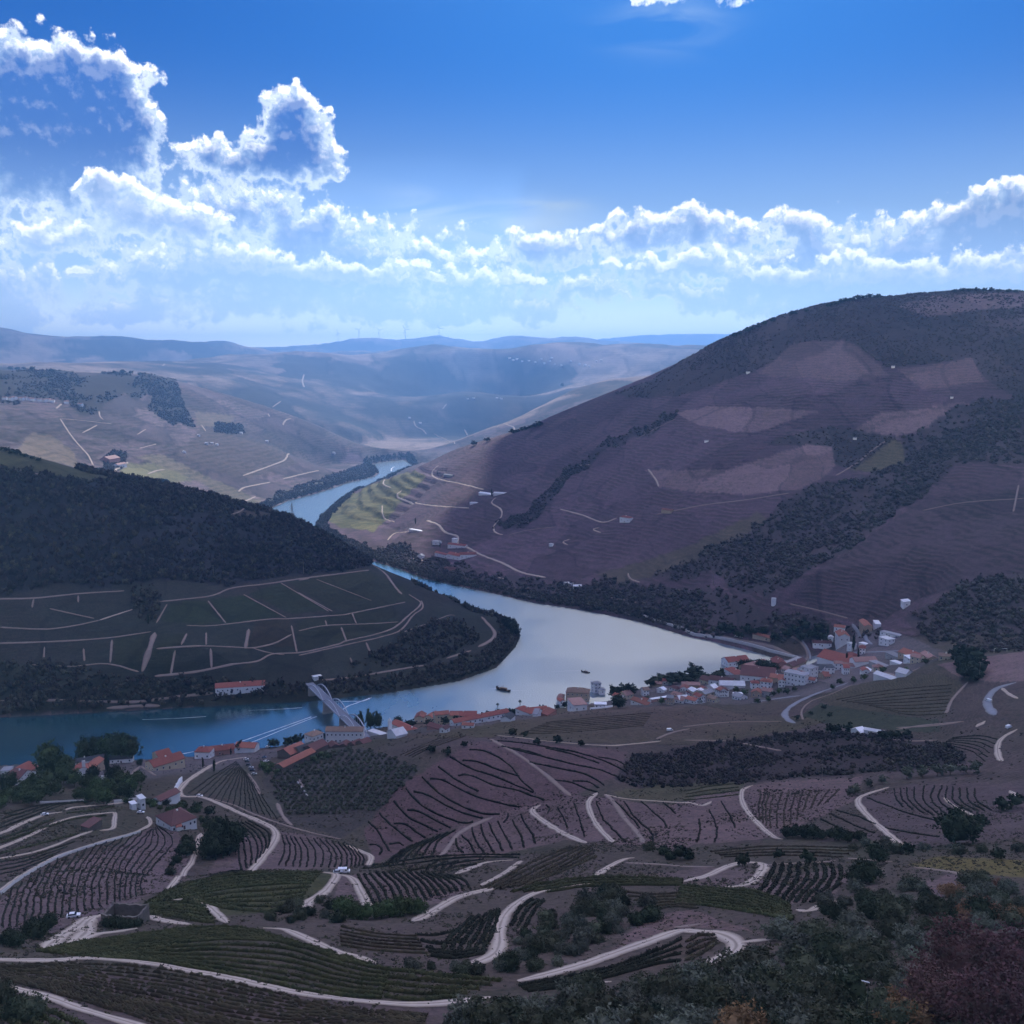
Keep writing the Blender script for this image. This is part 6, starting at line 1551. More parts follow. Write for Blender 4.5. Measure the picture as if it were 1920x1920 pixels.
 (T5((665, 622), (697, 622)), 7, 5, 'v', 'w', 'g', (0, 0), 'tiny white house near the bank left of the riverside estate'),
 (T5((620, 472), (692, 470)), 8, 4, 'f', 'w', 'w', (0, 0), 'long white house by the cypress on the sunlit terraces'),
 (T5((1012, 268), (1080, 266)), 10, 4, 'u', 'w', 'w', (0, 0), 'pale roofed farm house left of the cypress on the hill shoulder'),
 (T5((1095, 272), (1165, 255)), 10, 4, 'u', 'w', 'w', (0, 0), 'pale roofed farm house right of the cypress on the hill shoulder'),
 (T5((962, 322), (1040, 300)), 8, 3, 'f', 'w', 'w', (0, 0), 'low white outbuilding below the hill shoulder farm'),
 (T5((1408, 556), (1426, 556)), 5, 5, 'f', 'w', 'w', (0, 0), 'tiny white hut alone in the vineyards below the white tank'),
 (T5((1490, 770), (1530, 780)), 7, 4, 'f', 'w', 'w', (0, 0), 'white house by the railway, left of a pair at the water'),
 (T5((1545, 800), (1592, 790)), 8, 5, 'u', 'w', 'w', (0, 0), 'white house by the railway, right of a pair at the water'),
 (T5((818, 692), (885, 688)), 8, 4, 'u', 'r', 'd', (0, 0), 'brown roofed house near the bank under the riverside estate'),
 (T5((815, 162), (862, 162)), 8, 4, 'u', 'g', 'g', (0, 0), 'grey hut beside the top bend of the hill track'),
 (T8((560, 206), (597, 206)), 8, 5, 'u', 't', 'o', (0, 0), 'orange roofed hut on the track right of the square white house'),
 (T6((562, 312), (650, 330)), 8, 4, 'u', 't', 'o', (0, 0), 'long red roofed shed under the pines beside the quay road'),
 # left bank
 (T4((1212, 1578), (1490, 1548)), 14, 5.5, 'u', 'w', 'r', (10, 1), 'long white riverside house with red roof alone on the far bank'),
 (T4((1768, 1492), (1812, 1484)), 6, 4, 'f', 'w', 'w', (0, 0), 'small white house at the far end of the bridge'),
 # left of the town
 (Z5((75, 645), (215, 668)), 15, 5, 'u', 'w', 'd', (3, 1), 'white house with dark red roof beside the cypress at the left edge'),
 (Z5((285, 605), (432, 592)), 14, 5, 'u', 't', 'r', (0, 0), 'red roofed house left of the big green tree'),
 (Z5((10, 570), (110, 562)), 9, 5, 'f', 'w', 'g', (2, 1), 'white block at the left edge behind the dark roofed house'),
 (Z5((730, 498), (1190, 442)), 9, 5, 'u', 'w', 'k', (8, 1), 'long white house with a black roof below the row of tall green trees'),
 (Z5((1235, 432), (1490, 416)), 8, 4, 'u', 'w', 'k', (4, 1), 'white house with black roof and dormers right of the long black roofed house'),
 (Z5((780, 555), (1000, 535)), 9, 4, 'u', 'w', 'r', (0, 0), 'red roofed house in front of the long black roofed house'),
 (Z5((1040, 520), (1180, 500)), 9, 4, 'u', 't', 'o', (0, 0), 'brown roofed house half hidden by the garden firs'),
 (Z6((50, 425), (380, 392)), 15, 5, 'u', 'c', 'r', (5, 1), 'broad red roofed house left of the main road'),
 (Z6((100, 330), (240, 310)), 14, 5, 'u', 'c', 'r', (0, 0), 'rear wing of the broad red roofed house'),
 (Z6((480, 300), (640, 295)), 12, 7, 'h', 'w', 'r', (3, 1), 'red roofed house at the left end of the red winery row'),
 (Z6((655, 270), (900, 240)), 12, 5, 'u', 'r', 'r', (4, 1), 'middle hall of the red winery row'),
 (Z6((905, 240), (1115, 230)), 12, 6, 'u', 'w', 'o', (0, 0), 'white walled hall with orange roof at the right end of the winery row'),
 (Z6((1355, 292), (1495, 292)), 20, 6, 'v', 's', 'o', (0, 0), 'stone barn with orange roof right of the car park'),
 (Z6((1500, 272), (1610, 272)), 18, 6, 'v', 's', 'k', (0, 0), 'dark roofed barn between the two red roofed barns'),
 (Z6((1620, 255), (1745, 250)), 18, 6, 'v', 's', 'd', (0, 0), 'dark red roofed barn next to the white hotel block'),
 (Z6((1420, 420), (1760, 300)), 9, 3.5, 'u', 's', 'o', (0, 0), 'long low orange roofed barn below the three barns'),
 (Z6((120, 788), (330, 776)), 8, 4, 'u', 'w', 'd', (0, 0), 'long white walled shed with dark roof by the white retaining wall'),
 (Z6((240, 1062), (505, 1045)), 19, 4.5, 'h', 'w', 'd', (6, 1), 'old farmhouse with a wide dark hipped roof on the knoll at left'),
 (Z6((290, 1066), (345, 1064)), 3, 2.6, 's', 'w', 'o', (0, 0), 'little orange roofed lean-to against the old farmhouse'),
 (Z5((1588, 950), (1640, 948)), 5, 7, 's', 'w', 'w', (1, 1), 'narrow white house at the end of the stone track on the knoll'),
 (Z5((1490, 955), (1540, 953)), 5, 4, 'f', 'w', 'w', (0, 0), 'small white shed left of the narrow white house'),
 (T3((945, 112), (1000, 116)), 7, 3.5, 'v', 'w', 'w', (0, 0), 'left white cottage on the dark scrub brow'),
 (T3((1018, 112), (1130, 108)), 5, 3, 'u', 'w', 'w', (0, 0), 'long white cottage on the dark scrub brow'),
 (T1((500, 660), (575, 640)), 5, 3, 's', 's', 'd', (0, 0), 'low dark stone hut on the terraces at left'),
 # far hillside
 (T7((520, 782), (620, 770)), 26, 9, 'u', 'r', 'p', (0, 0), 'large pinkish roofed farm in the sun on the far left hill'),
 (T7((560, 800), (640, 795)), 14, 6, 'u', 'w', 'p', (0, 0), 'lower barn of the sunlit far farm'),
]
for pts, d, h, kd, wl, rf, wn, lb in HOUSES:
    grp = None
    house(pts, d, h, kd, wl, rf, wn, lb, name='building' if 'hall' in lb or 'winery' in lb or 'warehouse' in lb else 'house', cat='building' if ('hall' in lb or 'warehouse' in lb or 'flats' in lb) else ('shed' if 'shed' in lb or 'hut' in lb or 'barn' in lb else 'house'),
          group=grp, chim=1 if wn[0] >= 3 and kd in 'uh' else 0, door=wn[0] >= 3)

# the smaller houses packed between them
_used = [((q[0][0] + q[1][0]) / 2, (q[0][1] + q[1][1]) / 2 - 5, abs(q[1][0] - q[0][0])) for q in (h_[0] for h_ in HOUSES)]
_town = scatter_poly([(1225, 1322), (1240, 1296), (1330, 1280), (1400, 1262), (1520, 1243), (1560, 1232), (1640, 1225), (1742, 1228), (1690, 1252), (1640, 1268), (1600, 1262), (1560, 1272), (1500, 1292), (1420, 1316), (1300, 1322)], 17, 0.35).tolist() + scatter_poly([(1025, 1330), (1060, 1318), (1110, 1312), (1190, 1300), (1230, 1296), (1230, 1318), (1180, 1322), (1100, 1332)], 19, 0.35).tolist() + scatter_poly([(860, 1352), (1000, 1336), (1050, 1326), (1050, 1340), (940, 1358), (860, 1366)], 20, 0.3).tolist()
for x, y in _town:
    if any(abs(x - a) < b / 2 + 5 and abs(y - q) < 8 for a, q, b in _used): continue
    w = random.uniform(9, 17); rf = random.choices('rrropdwgb', k=1)[0]; fl = random.choice((1, 1, 2))
    nm_ = {'r': 'red', 'o': 'orange', 'p': 'pale pink', 'd': 'dark red', 'w': 'white', 'g': 'grey', 'b': 'brown'}[rf]
    house([(x - w / 2, y), (x + w / 2, y + random.uniform(-3, 3))], random.uniform(7, 11), 3.2 * fl + random.uniform(0, 1), random.choice('uuhv'), random.choices('wwwct', k=1)[0], rf, (random.choice((2, 3)), fl), 'small %s roofed house packed among the bigger buildings of the riverside town' % nm_, group='small %s roofed town houses' % nm_)

# far villages: each house its own, too small to show windows
def far_house(px, py, wpx, lb, grp, roof='p'):
    p = ground(px, py); w = scale_m(p, wpx); s = random.uniform(0.8, 1.2)
    t = empty('house', p, random.uniform(-0.5, 0.5)); tag(t, lb, 'house', grp)
    part('wall', wall_mesh('u', w * s, w * 0.8, w * 0.5, w * 0.2, WALLS['w'], 3), t)
    part('roof', roof_mesh('u', w * s, w * 0.8, w * 0.5, w * 0.2, ROOFS[roof]), t)
for x, y in T7((20, 480), (45, 482), (95, 482), (115, 480), (135, 483), (180, 488), (205, 490), (225, 488), (245, 492), (315, 498), (375, 510), (60, 478), (150, 486)):
    far_house(x, y, 8, 'pale house in the village along the far left hillside', 'hillside village houses')
for x, y in T7((938, 652), (975, 690), (1005, 690), (1025, 695), (1140, 640), (1265, 680), (1580, 735), (870, 730)):
    far_house(x, y, 5, 'white farm house dotted on the far slope above the river', 'farm houses on the far slope', 'w')
for x, y in T9((1000, 285), (1015, 295), (1035, 290), (1060, 300), (1090, 298), (1120, 305), (1150, 290), (1165, 310), (1190, 300), (1215, 315), (1245, 320), (1330, 312), (1360, 318), (1380, 325), (1410, 300), (1435, 295), (1200, 285), (1290, 300), (800, 478), (830, 475), (940, 475), (960, 477), (525, 568), (575, 592)):
    far_house(x, y, 4, 'tiny white house of the hazy village on the far plateau', 'hazy plateau village houses', 'w')
for x, y in T10((615, 456), (1300, 430), (1118, 770), (415, 782), (1578, 575)):
    far_house(x, y, 6, 'small pale hut among the upper vineyards of the big hill', 'vineyard huts on the big hill', 'g')

# chapel with a slender tower
t = house(Z3((1062, 802), (1172, 800)), 11, 5.5, 'v', 'w', 'w', (0, 0), 'small white chapel with a slender bell tower beside the railway', name='chapel', cat='chapel')
tw = part('tower', box_mesh('tower', WALLS['w'], -1.3, 1.3, -1.3, 1.3, -2, 14), t, (-6, 2, 0))
sp = tube_mesh('spire', WALLS['w'], [[(0, 0, 14, 1.9), (0, 0, 15.2, 1.6), (0, 0, 18, 0.1)]], 8); s_ = bpy.data.objects.new('spire', sp); COLL.objects.link(s_); s_.parent = tw
# white church front with steps, left
t = house(Z5((872, 582), (1000, 576)), 10, 6, 'v', 'w', 'r', (0, 0), 'white stepped chapel front below the long black roofed house', name='chapel', cat='chapel')
part('gable', box_mesh('gable', WALLS['w'], -1.2, 1.2, -0.3, 0.4, 0, 13), t, (0.8, 0, 0)); part('buttress', box_mesh('buttress', WALLS['w'], -0.5, 0.5, -1.5, 0, -1, 6), t, (-4, 0, 0)); part('buttress', box_mesh('buttress', WALLS['w'], -0.5, 0.5, -1.5, 0, -1, 6), t, (4, 0, 0))
# gate arch
p = ground(*Z5((1183, 655))[0]); t = empty('gateway', p, 0.1); tag(t, 'small white arched gateway in the garden below the chapel', 'gate')
part('post', box_mesh('post', WALLS['w'], -2.4, -1.2, -0.6, 0.6, -1, 4.2), t); part('post', box_mesh('post', WALLS['w'], 1.2, 2.4, -0.6, 0.6, -1, 4.2), t); part('lintel', box_mesh('lintel', WALLS['w'], -2.6, 2.6, -0.7, 0.7, 4.2, 5.8), t)
# water tank
p = ground(*T6((668, 142))[0]); t = empty('water_tank', p); tag(t, 'white cylindrical water tank on the slope above the quay', 'water tank')
r = scale_m(p, 4.3)
k = bpy.data.objects.new('barrel', tube_mesh('barrel', WALLS['w'], [[(0, 0, -2, r), (0, 0, r * 2.6, r)]], 20)); COLL.objects.link(k); k.parent = t
k = bpy.data.objects.new('lid', tube_mesh('lid', ROOFS['w'], [[(0, 0, r * 2.6, r * 1.05), (0, 0, r * 2.75, r * 1.05), (0, 0, r * 3.0, 0.2)]], 20)); COLL.objects.link(k); k.parent = t
# roofless ruin
A, B = ground(*T1((572, 1192))[0]), ground(*T1((778, 1186))[0])
L = (B - A).length; u = (B - A).normalized(); mid = (A + B) / 2
t = empty('ruin', mid, math.atan2(u.y, u.x)); tag(t, 'roofless dark stone ruin beside the pale yard at lower left', 'ruin')
D_ = L * 0.62; Hh = L * 0.27; mt = WALLS['s']
def ragged(name, x0, x1, y0, y1, h, seed):
    n = 14; rng = np.random.default_rng(seed); V, F = [], []
    lx = abs(x1 - x0) > abs(y1 - y0)
    for i in range(n + 1):
        f = i / n; hh = h * (1 + rng.uniform(-0.10, 0.06))
        if i in (0, n): hh = h * 1.16
        for q in (0, 1):
            x = (x0 + (x1 - x0) * f) if lx else (x0, x1)[q]; y = (y0, y1)[q] if lx else (y0 + (y1 - y0) * f)
            V += [(x, y, -3), (x, y, hh)]
    for i in range(n):
        a = i * 4; b = a + 4
        F += [(a, b, b + 1, a + 1), (a + 2, a + 3, b + 3, b + 2), (a + 1, b + 1, b + 3, a + 3)]
    F += [(0, 1, 3, 2), (n * 4, n * 4 + 2, n * 4 + 3, n * 4 + 1)]
    me = bpy.data.meshes.new(name); me.from_pydata(V, [], F); me.update(); me.materials.append(mt); return me
w_ = 0.7
part('wall', ragged('wall', -L / 2, L / 2, 0, w_, Hh, 1), t); part('wall', ragged('wall', -L / 2, L / 2, D_ - w_, D_, Hh * 1.05, 2), t)
part('wall', ragged('wall', -L / 2 - 0.01, -L / 2 + w_, w_, D_ - w_, Hh * 0.98, 3), t); part('wall', ragged('wall', L / 2 - w_, L / 2 + 0.01, w_, D_ - w_, Hh, 4), t)
# walls along roads, each a run of its own
def wall_run(pts, h, th, mat, label, name='stone_wall', step=3.0):
    p = resample(path3d(pts, 4.0), step); n = len(p)
    tg = np.gradient(p[:, :2], axis=0); tg /= np.linalg.norm(tg, axis=1, keepdims=True) + 1e-9; nm = np.stack([-tg[:, 1], tg[:, 0]], 1)
    z = hz(p[:, 0], p[:, 1]); rng = np.random.default_rng(5); hh = h * rng.uniform(0.85, 1.12, n)
    a, b = p[:, :2] + nm * th / 2, p[:, :2] - nm * th / 2
    V = np.stack([np.c_[a, z - 1.5], np.c_[a, z + hh], np.c_[b, z + hh], np.c_[b, z - 1.5]], 1).reshape(-1, 3)
    idx = np.arange(n * 4).reshape(n, 4)
    F = np.concatenate([np.stack([idx[:-1, i], idx[1:, i], idx[1:, i + 1], idx[:-1, i + 1]], -1) for i in range(3)])
    o = link_data(name, np_mesh(name, V, F, mat)); tag(o, label, 'wall'); return o
wall_run(Z6((255, 700), (300, 600), (345, 540)), 4, 1.0, WALLS['w'], 'white retaining wall at the sharp bend of the main dirt road', 'retaining_wall')
wall_run(T1((0, 1015), (100, 935), (220, 862), (330, 806), (460, 760), (590, 720), (700, 690), (790, 662)), 1.1, 0.7, WALLS['g'], 'pale dry stone wall along the track above the striped slope')
wall_run(T1((640, 500), (720, 490), (785, 478)), 2.2, 0.8, WALLS['g'], 'pale wall along the path below the garden trees')
wall_run(T1((225, 500), (330, 493), (475, 487)), 1.2, 0.6, WALLS['g'], 'long low garden wall under the big green tree')
wall_run(Z4((1345, 458), (1450, 447), (1560, 432)), 2.0, 0.5, WALLS['w'], 'white garden wall right of the white warehouse')
wall_run(T6((0, 196), (120, 236), (220, 268), (262, 292), (400, 312), (560, 348), (680, 384), (790, 412)), 2.5, 3.0, WALLS['g'], 'grey quay wall along the far side of the river mouth', 'quay_wall', 6.0)
wall_run(Z6((1560, 540), (1600, 590), (1675, 705)), 1.2, 0.6, WALLS['g'], 'straight pale wall crossing the olive grove')

# ------------------------------------------------------------------ road bridge: three bowstring spans
M_STEEL = simple_mat('grey_blue_steel', (0.36, 0.40, 0.47), 0.5, 0.12, 0.4, 0.5)
M_DECK = simple_mat('bridge_asphalt', (0.20, 0.21, 0.25), 0.8, 0.15, 0.4)
M_STONE = simple_mat('granite', (0.34, 0.30, 0.26), 0.9, 0.25, 0.5)
def P3(px, py, z):
    x, y = on_plane(px, py, z); return Vector((float(x), float(y), z))
def bar_mesh(name, mat, a, b, w, h):
    a, b = Vector(a), Vector(b); d = b - a
    s = d.cross(Vector((0, 0, 1))); s = s.normalized() if s.length > 1e-4 else Vector((1, 0, 0)); u = s.cross(d).normalized()
    V = [p + s * i * w / 2 + u * j * h / 2 for p in (a, b) for i, j in ((-1, -1), (1, -1), (1, 1), (-1, 1))]
    F = [(3, 2, 1, 0), (4, 5, 6, 7)] + [(i, (i + 1) % 4, 4 + (i + 1) % 4, 4 + i) for i in range(4)]
    me = bpy.data.meshes.new(name); me.from_pydata([v[:] for v in V], [], F); me.update(); me.materials.append(mat); return me
def sweep_mesh(name, mat, pts, w, h):
    """rectangular section along points"""
    V, F = [], []
    n = len(pts)
    for i, p in enumerate(pts):
        d = (pts[min(i + 1, n - 1)] - pts[max(i - 1, 0)]).normalized(); s = d.cross(Vector((0, 0, 1))).normalized(); u = s.cross(d).normalized()
        V += [(p + s * a * w / 2 + u * b * h / 2)[:] for a, b in ((-1, -1), (1, -1), (1, 1), (-1, 1))]
    for i in range(n - 1):
        for k in range(4): F.append((i * 4 + k, i * 4 + (k + 1) % 4, i * 4 + 4 + (k + 1) % 4, i * 4 + 4 + k))
    F += [(3, 2, 1, 0), tuple((n - 1) * 4 + k for k in range(4))]
    me = bpy.data.meshes.new(name); me.from_pydata(V, [], F); me.update(); me.materials.append(mat); return me
ZD = 13.0
b0, b3 = P3(586, 1287, ZD), P3(679, 1376, ZD)
bd = (b3 - b0); bl = bd.length; bu = bd.normalized(); bn = Vector((-bu.y, bu.x, 0))
bridge = empty('road_bridge', (b0 + b3) / 2 - Vector((0, 0, ZD))); tag(bridge, 'grey steel arched road bridge crossing the river at left', 'bridge')
org = (b0 + b3) / 2 - Vector((0, 0, ZD))
W = 8.6
def L(p): return p - org
part('deck', sweep_mesh('deck', M_DECK, [L(b0 - bu * 12), L(b0), L(b3), L(b3 + bu * 18)], W, 0.9), bridge)
for k in range(3):
    s0, s1 = b0 + bd * (k / 3), b0 + bd * ((k + 1) / 3)
    for sd in (-1, 1):
        pts = [s0 + (s1 - s0) * t + bn * sd * (W / 2 + 0.35) + Vector((0, 0, 0.3 + 28 * t * (1 - t))) for t in np.linspace(0, 1, 17)]
        part('arch', sweep_mesh('arch', M_STEEL, [L(p) for p in pts], 0.8, 1.0), bridge)
        lo = [s0 + bn * sd * (W / 2 + 0.35) + Vector((0, 0, 0.3)), s1 + bn * sd * (W / 2 + 0.35) + Vector((0, 0, 0.3))]
        part('edge_girder', sweep_mesh('edge_girder', M_STEEL, [L(p) for p in lo], 0.6, 1.3), bridge)
        for t in np.linspace(0, 1, 11)[1:-1]:
            q = s0 + (s1 - s0) * t + bn * sd * (W / 2 + 0.35)
            part('hanger', bar_mesh('hanger', M_STEEL, L(q + Vector((0, 0, 0.5))), L(q + Vector((0, 0, 0.3 + 28.0 * t * (1 - t)))), 0.3, 0.3), bridge)
for k in (0, 1, 2, 3):
    q = b0 + bd * (k / 3)
    me = tube_mesh('pier', M_STONE, [[(0, 0, -5, 1.0), (0, 0, 1.5, 1.0), (0, 0, 1.6, 0.85), (0, 0, ZD - 0.6, 0.78)]], 14)
    o = part('pier', me, bridge, L(Vector((q.x, q.y, 0)))); o.rotation_euler = (0, 0, math.atan2(bu.y, bu.x)); o.scale = (2.6, 6.4, 1)

# small bridge over the river mouth
a, b = P3(*T6((690, 447))[0], 6.0), P3(*T6((800, 406))[0], 6.0)
mb = empty('footbridge', (a + b) / 2 - Vector((0, 0, 6))); tag(mb, 'narrow flat bridge over the small river mouth beside the town', 'bridge')
oc = (a + b) / 2 - Vector((0, 0, 6))
part('deck', sweep_mesh('deck', WALLS['g'], [a - oc, b - oc], 5, 1.2), mb)
for t in (0.25, 0.5, 0.75):
    q = a + (b - a) * t; part('pier', box_mesh('pier', M_STONE, -1, 1, -2.4, 2.4, -9, -0.5), mb, q - oc)

# ------------------------------------------------------------------ boats and wakes
M_WOODD = simple_mat('dark_boat_wood', (0.075, 0.045, 0.03), 0.6, 0.3, 0.8)
M_WOODL = simple_mat('boat_deck_wood', (0.22, 0.14, 0.085), 0.7, 0.3, 0.8)
def hull_mesh(name, mat, L_, B, F_, stern, bow):
    V, F = [], []
    n = 17
    for i in range(n):
        t = i / (n - 1); x = (t - 0.5) * L_
        w = B / 2 * (math.sin(math.pi * min(1, max(0.0, t * 0.94 + 0.03))) ** 0.55)
        sh = F_ + stern * max(0, 1 - t / 0.28) ** 2 + bow * max(0, (t - 0.72) / 0.28) ** 2
        kl = -0.5 + 0.9 * max(0, 1 - t / 0.2) ** 2 + 1.2 * max(0, (t - 0.8) / 0.2) ** 2
        V += [(x, -w, sh), (x, -w * 0.8, sh * 0.35), (x, 0, kl), (x, w * 0.8, sh * 0.35), (x, w, sh), (x, w * 0.86, sh - 0.1), (x, 0, F_ * 0.55), (x, -w * 0.86, sh - 0.1)]
    for i in range(n - 1):
        for k in range(8):
            F.append((i * 8 + k, i * 8 + 8 + k, i * 8 + 8 + (k + 1) % 8, i * 8 + (k + 1) % 8))
    F += [tuple(range(8)), tuple(reversed([(n - 1) * 8 + k for k in range(8)]))]
    me = bpy.data.meshes.new(name); me.from_pydata(V, [], F); me.update(); me.materials.append(mat); return me
def boat(pxa, pxb, label, name='river_boat', awning=True, mat=None, dark=True):
    a, b = P3(*pxa, 0), P3(*pxb, 0); L_ = (b - a).length; c = (a + b) / 2
    t = empty(name, c, math.atan2((b - a).y, (b - a).x)); tag(t, label, 'boat')
    k = L_ / 18
    part('hull', hull_mesh('hull', mat or M_WOODD, L_, L_ * 0.22, 1.5 * k, 2.2 * k, 1.1 * k), t)
    part('thwart', box_mesh('thwart', M_WOODL, -L_ * 0.3, L_ * 0.3, -L_ * 0.08, L_ * 0.08, 1.0 * k, 1.2 * k), t)
    if awning:
        part('cabin', box_mesh('cabin', M_WOODD, -L_ * 0.16, L_ * 0.2, -L_ * 0.07, L_ * 0.07, 1.2 * k, 3.0 * k), t)
        part('awning', box_mesh('awning', M_WOODL, -L_ * 0.2, L_ * 0.24, -L_ * 0.09, L_ * 0.09, 3.0 * k, 3.2 * k), t)
        part('mast', tube_mesh('mast', M_WOODD, [[(-L_ * 0.02, 0, 1.2 * k, 0.14), (-L_ * 0.02, 0, 6.0 * k, 0.08)]], 6), t)
        part('tiller', bar_mesh('tiller', M_WOODD, (-L_ * 0.5, 0, 3.3 * k), (-L_ * 0.34, 0, 4.4 * k), 0.2, 0.2), t)
    return t
boat(Z4((458, 262))[0], Z4((592, 292))[0], 'larger dark wooden river boat with a high stern in mid river')
boat(Z4((1262, 100))[0], Z4((1346, 114))[0], 'smaller dark wooden boat near the inner bend of the river')
def motor(px, py, lpx, rz, label):
    c = P3(px, py, 0); L_ = lpx * c.length / FPX
    t = empty('motor_boat', c, rz); tag(t, label, 'boat')
    k = L_ / 18
    part('hull', hull_mesh('hull', M_WHITE, L_, L_ * 0.3, 1.6 * k, 0.2 * k, 1.0 * k), t)
    part('cabin', box_mesh('cabin', M_GLASS, -L_ * 0.1, L_ * 0.15, -L_ * 0.1, L_ * 0.1, 1.4 * k, 3.0 * k), t)
motor(693.5, 1309, 6, 0.5, 'white motor boat at the tip of the foaming wake right of the bridge')
motor(737, 880, 3.5, 2.0, 'speck of a white motor boat on the sunlit far reach')
motor(T6((60, 228))[0][0], T6((60, 228))[0][1], 14, -0.35, 'white boat moored at the quay across the river')
M_FOAM = simple_mat('foam', (0.55, 0.60, 0.66), 0.6, 0.2, 0.6)
def wake(px, w, name='wake'):
    q = dense(px, 3.0); p = np.array([P3(x, y, 0.05)[:] for x, y in q]); n = len(p)
    tg = np.gradient(p[:, :2], axis=0); tg /= np.linalg.norm(tg, axis=1, keepdims=True) + 1e-9; nm = np.stack([-tg[:, 1], tg[:, 0]], 1)
    ww = np.linspace(w[0], w[1], n) * (1 + 0.5 * fbm(p[:, 0] / 5, p[:, 1] / 5, 3, 4))
    V = np.stack([np.c_[p[:, :2] + nm * (ww / 2)[:, None], np.full(n, 0.03)], np.c_[p[:, :2], 0.03 + ww * 0.18], np.c_[p[:, :2] - nm * (ww / 2)[:, None], np.full(n, 0.03)]], 1).reshape(-1, 3)
    idx = np.arange(n * 3).reshape(n, 3)
    F = np.concatenate([np.stack([idx[:-1, i], idx[1:, i], idx[1:, i + 1], idx[:-1, i + 1]], -1) for i in (0, 1)])
    o = link_data(name, np_mesh(name, V, F, M_FOAM), smooth=True); tag(o, kind='stuff')
wake(Z3((850, 315), (700, 370), (590, 410), (500, 470)), (1.6, 2.0)); wake(Z3((850, 322), (760, 350), (640, 350), (440, 358)), (1.2, 1.0))
wake(T1((1780, 10), (1600, 80), (1400, 160), (1200, 215)), (1.0, 1.3)); wake(T1((1750, 12), (1500, 100), (1300, 165), (1000, 225)), (1.4, 1.2)); wake(Z4((1250, 88), (1100, 92), (980, 100)), (0.7, 0.5)); wake(Z4((460, 256), (380, 262)), (1, 0.6)); wake(Z4((590, 275), (740, 280)), (0.5, 0.4))
wake(T5((520, 130), (522, 115), (538, 106)), (3.5, 2.5)); wake(T4((1160, 1690), (1000, 1700), (800, 1708)), (0.8, 0.6)); wake(T4((1700, 1640), (1550, 1650), (1400, 1655)), (0.8, 0.5))

# ------------------------------------------------------------------ vehicles
M_TYRE = simple_mat('tyre', (0.02, 0.02, 0.02), 0.8)
CARP = {c: simple_mat('car_paint_' + c, v, 0.3, 0.04, 0.5, 0.6) for c, v in (('white', (0.80, 0.80, 0.80)), ('black', (0.02, 0.02, 0.024)), ('silver', (0.45, 0.46, 0.48)), ('blue', (0.05, 0.08, 0.16)))}
def prism(name, mat, prof, w):
    n = len(prof); V = [(x, -w / 2, z) for x, z in prof] + [(x, w / 2, z) for x, z in prof]
    F = [tuple(range(n)), tuple(reversed(range(n, 2 * n)))] + [(i, i + n, (i + 1) % n + n, (i + 1) % n) for i in range(n)]
    me = bpy.data.meshes.new(name); me.from_pydata(V, [], F); me.update(); me.materials.append(mat); return me
WHEEL = None
def vehicle(px, py, ang, kind, paint, label, group=None):
    global WHEEL
    p = ground(px, py) + Vector((0, 0, 0.35))
    t = empty('van' if kind == 'van' else ('truck' if kind == 'truck' else 'car'), p, ang); tag(t, label, kind, group)
    if kind == 'car':
        part('body', prism('body', CARP[paint], [(-2.1, 0.35), (2.1, 0.35), (2.15, 0.7), (1.9, 0.85), (1.0, 0.95), (-2.0, 0.98), (-2.15, 0.7)], 1.75), t)
        part('cabin', prism('cabin', M_GLASS, [(-1.75, 0.96), (1.0, 0.95), (0.35, 1.42), (-1.2, 1.45)], 1.55), t)
        part('roof', prism('roof', CARP[paint], [(-1.25, 1.44), (0.38, 1.41), (0.3, 1.49), (-1.15, 1.52)], 1.45), t); wx = (1.3, -1.3)
    else:
        part('body', prism('body', CARP[paint], [(-2.7, 0.45), (2.6, 0.45), (2.65, 1.0), (1.9, 1.25), (1.3, 2.2), (-2.6, 2.25), (-2.7, 1.8)], 2.0), t)
        part('windscreen', prism('windscreen', M_GLASS, [(1.95, 1.27), (1.98, 1.29), (1.40, 2.12), (1.36, 2.10)], 1.8), t)
        part('side_window', box_mesh('side_window', M_GLASS, 0.5, 1.35, -1.02, 1.02, 1.3, 1.9), t); wx = (1.7, -1.8)
    if WHEEL is None:
        WHEEL = tube_mesh('wheel', M_TYRE, [[(0, 0, -0.11, 0.34), (0, 0, 0.11, 0.34)]], 14)
    for x in wx:
        for y in (-0.85, 0.85):
            w = part('wheel', WHEEL, t, (x, y, 0.34)); w.rotation_euler = (math.pi / 2, 0, 0)
    return t
vehicle(645, 1637.5, 0.1, 'van', 'white', 'white van parked at the top of the pale road fork'); vehicle(634, 1638, 0.1, 'car', 'silver', 'pale car parked just left of the white van on the road fork')
vehicle(374.5, 1494, -0.15, 'car', 'white', 'white car on the main dirt road below the fine vine rows'); vehicle(1853, 1316, 1.9, 'van', 'white', 'white van driving down the grey asphalt road at right')
vehicle(1256, 1371, 0.2, 'van', 'white', 'white van stopped on the path across the brown field'); vehicle(84, 1529.5, 0.4, 'car', 'white', 'white car on the upper switchback at far left')
vehicle(138, 1721, 0.3, 'car', 'white', 'white car half hidden at the foot of the striped slope'); vehicle(1891, 1366, 0.6, 'van', 'white', 'white van at the top of the winding track at right'); vehicle(264, 1525.5, 0.1, 'car', 'white', 'white car beside the narrow white house on the knoll')
for i, (x, y, c) in enumerate(((1025, 310, 'white'), (1035, 335, 'black'), (1050, 372, 'black'), (1075, 400, 'silver'), (1090, 430, 'black'), (1110, 468, 'silver'))):
    q = Z6((x, y))[0]; vehicle(q[0], q[1], 0.15, 'car', c, ('%s car in the left row of the small car park, number %s from the top' % ({'white': 'white', 'black': 'black', 'silver': 'silver'}[c], ('one', 'two', 'three', 'four', 'five', 'six')[i])), 'cars in the small car park')
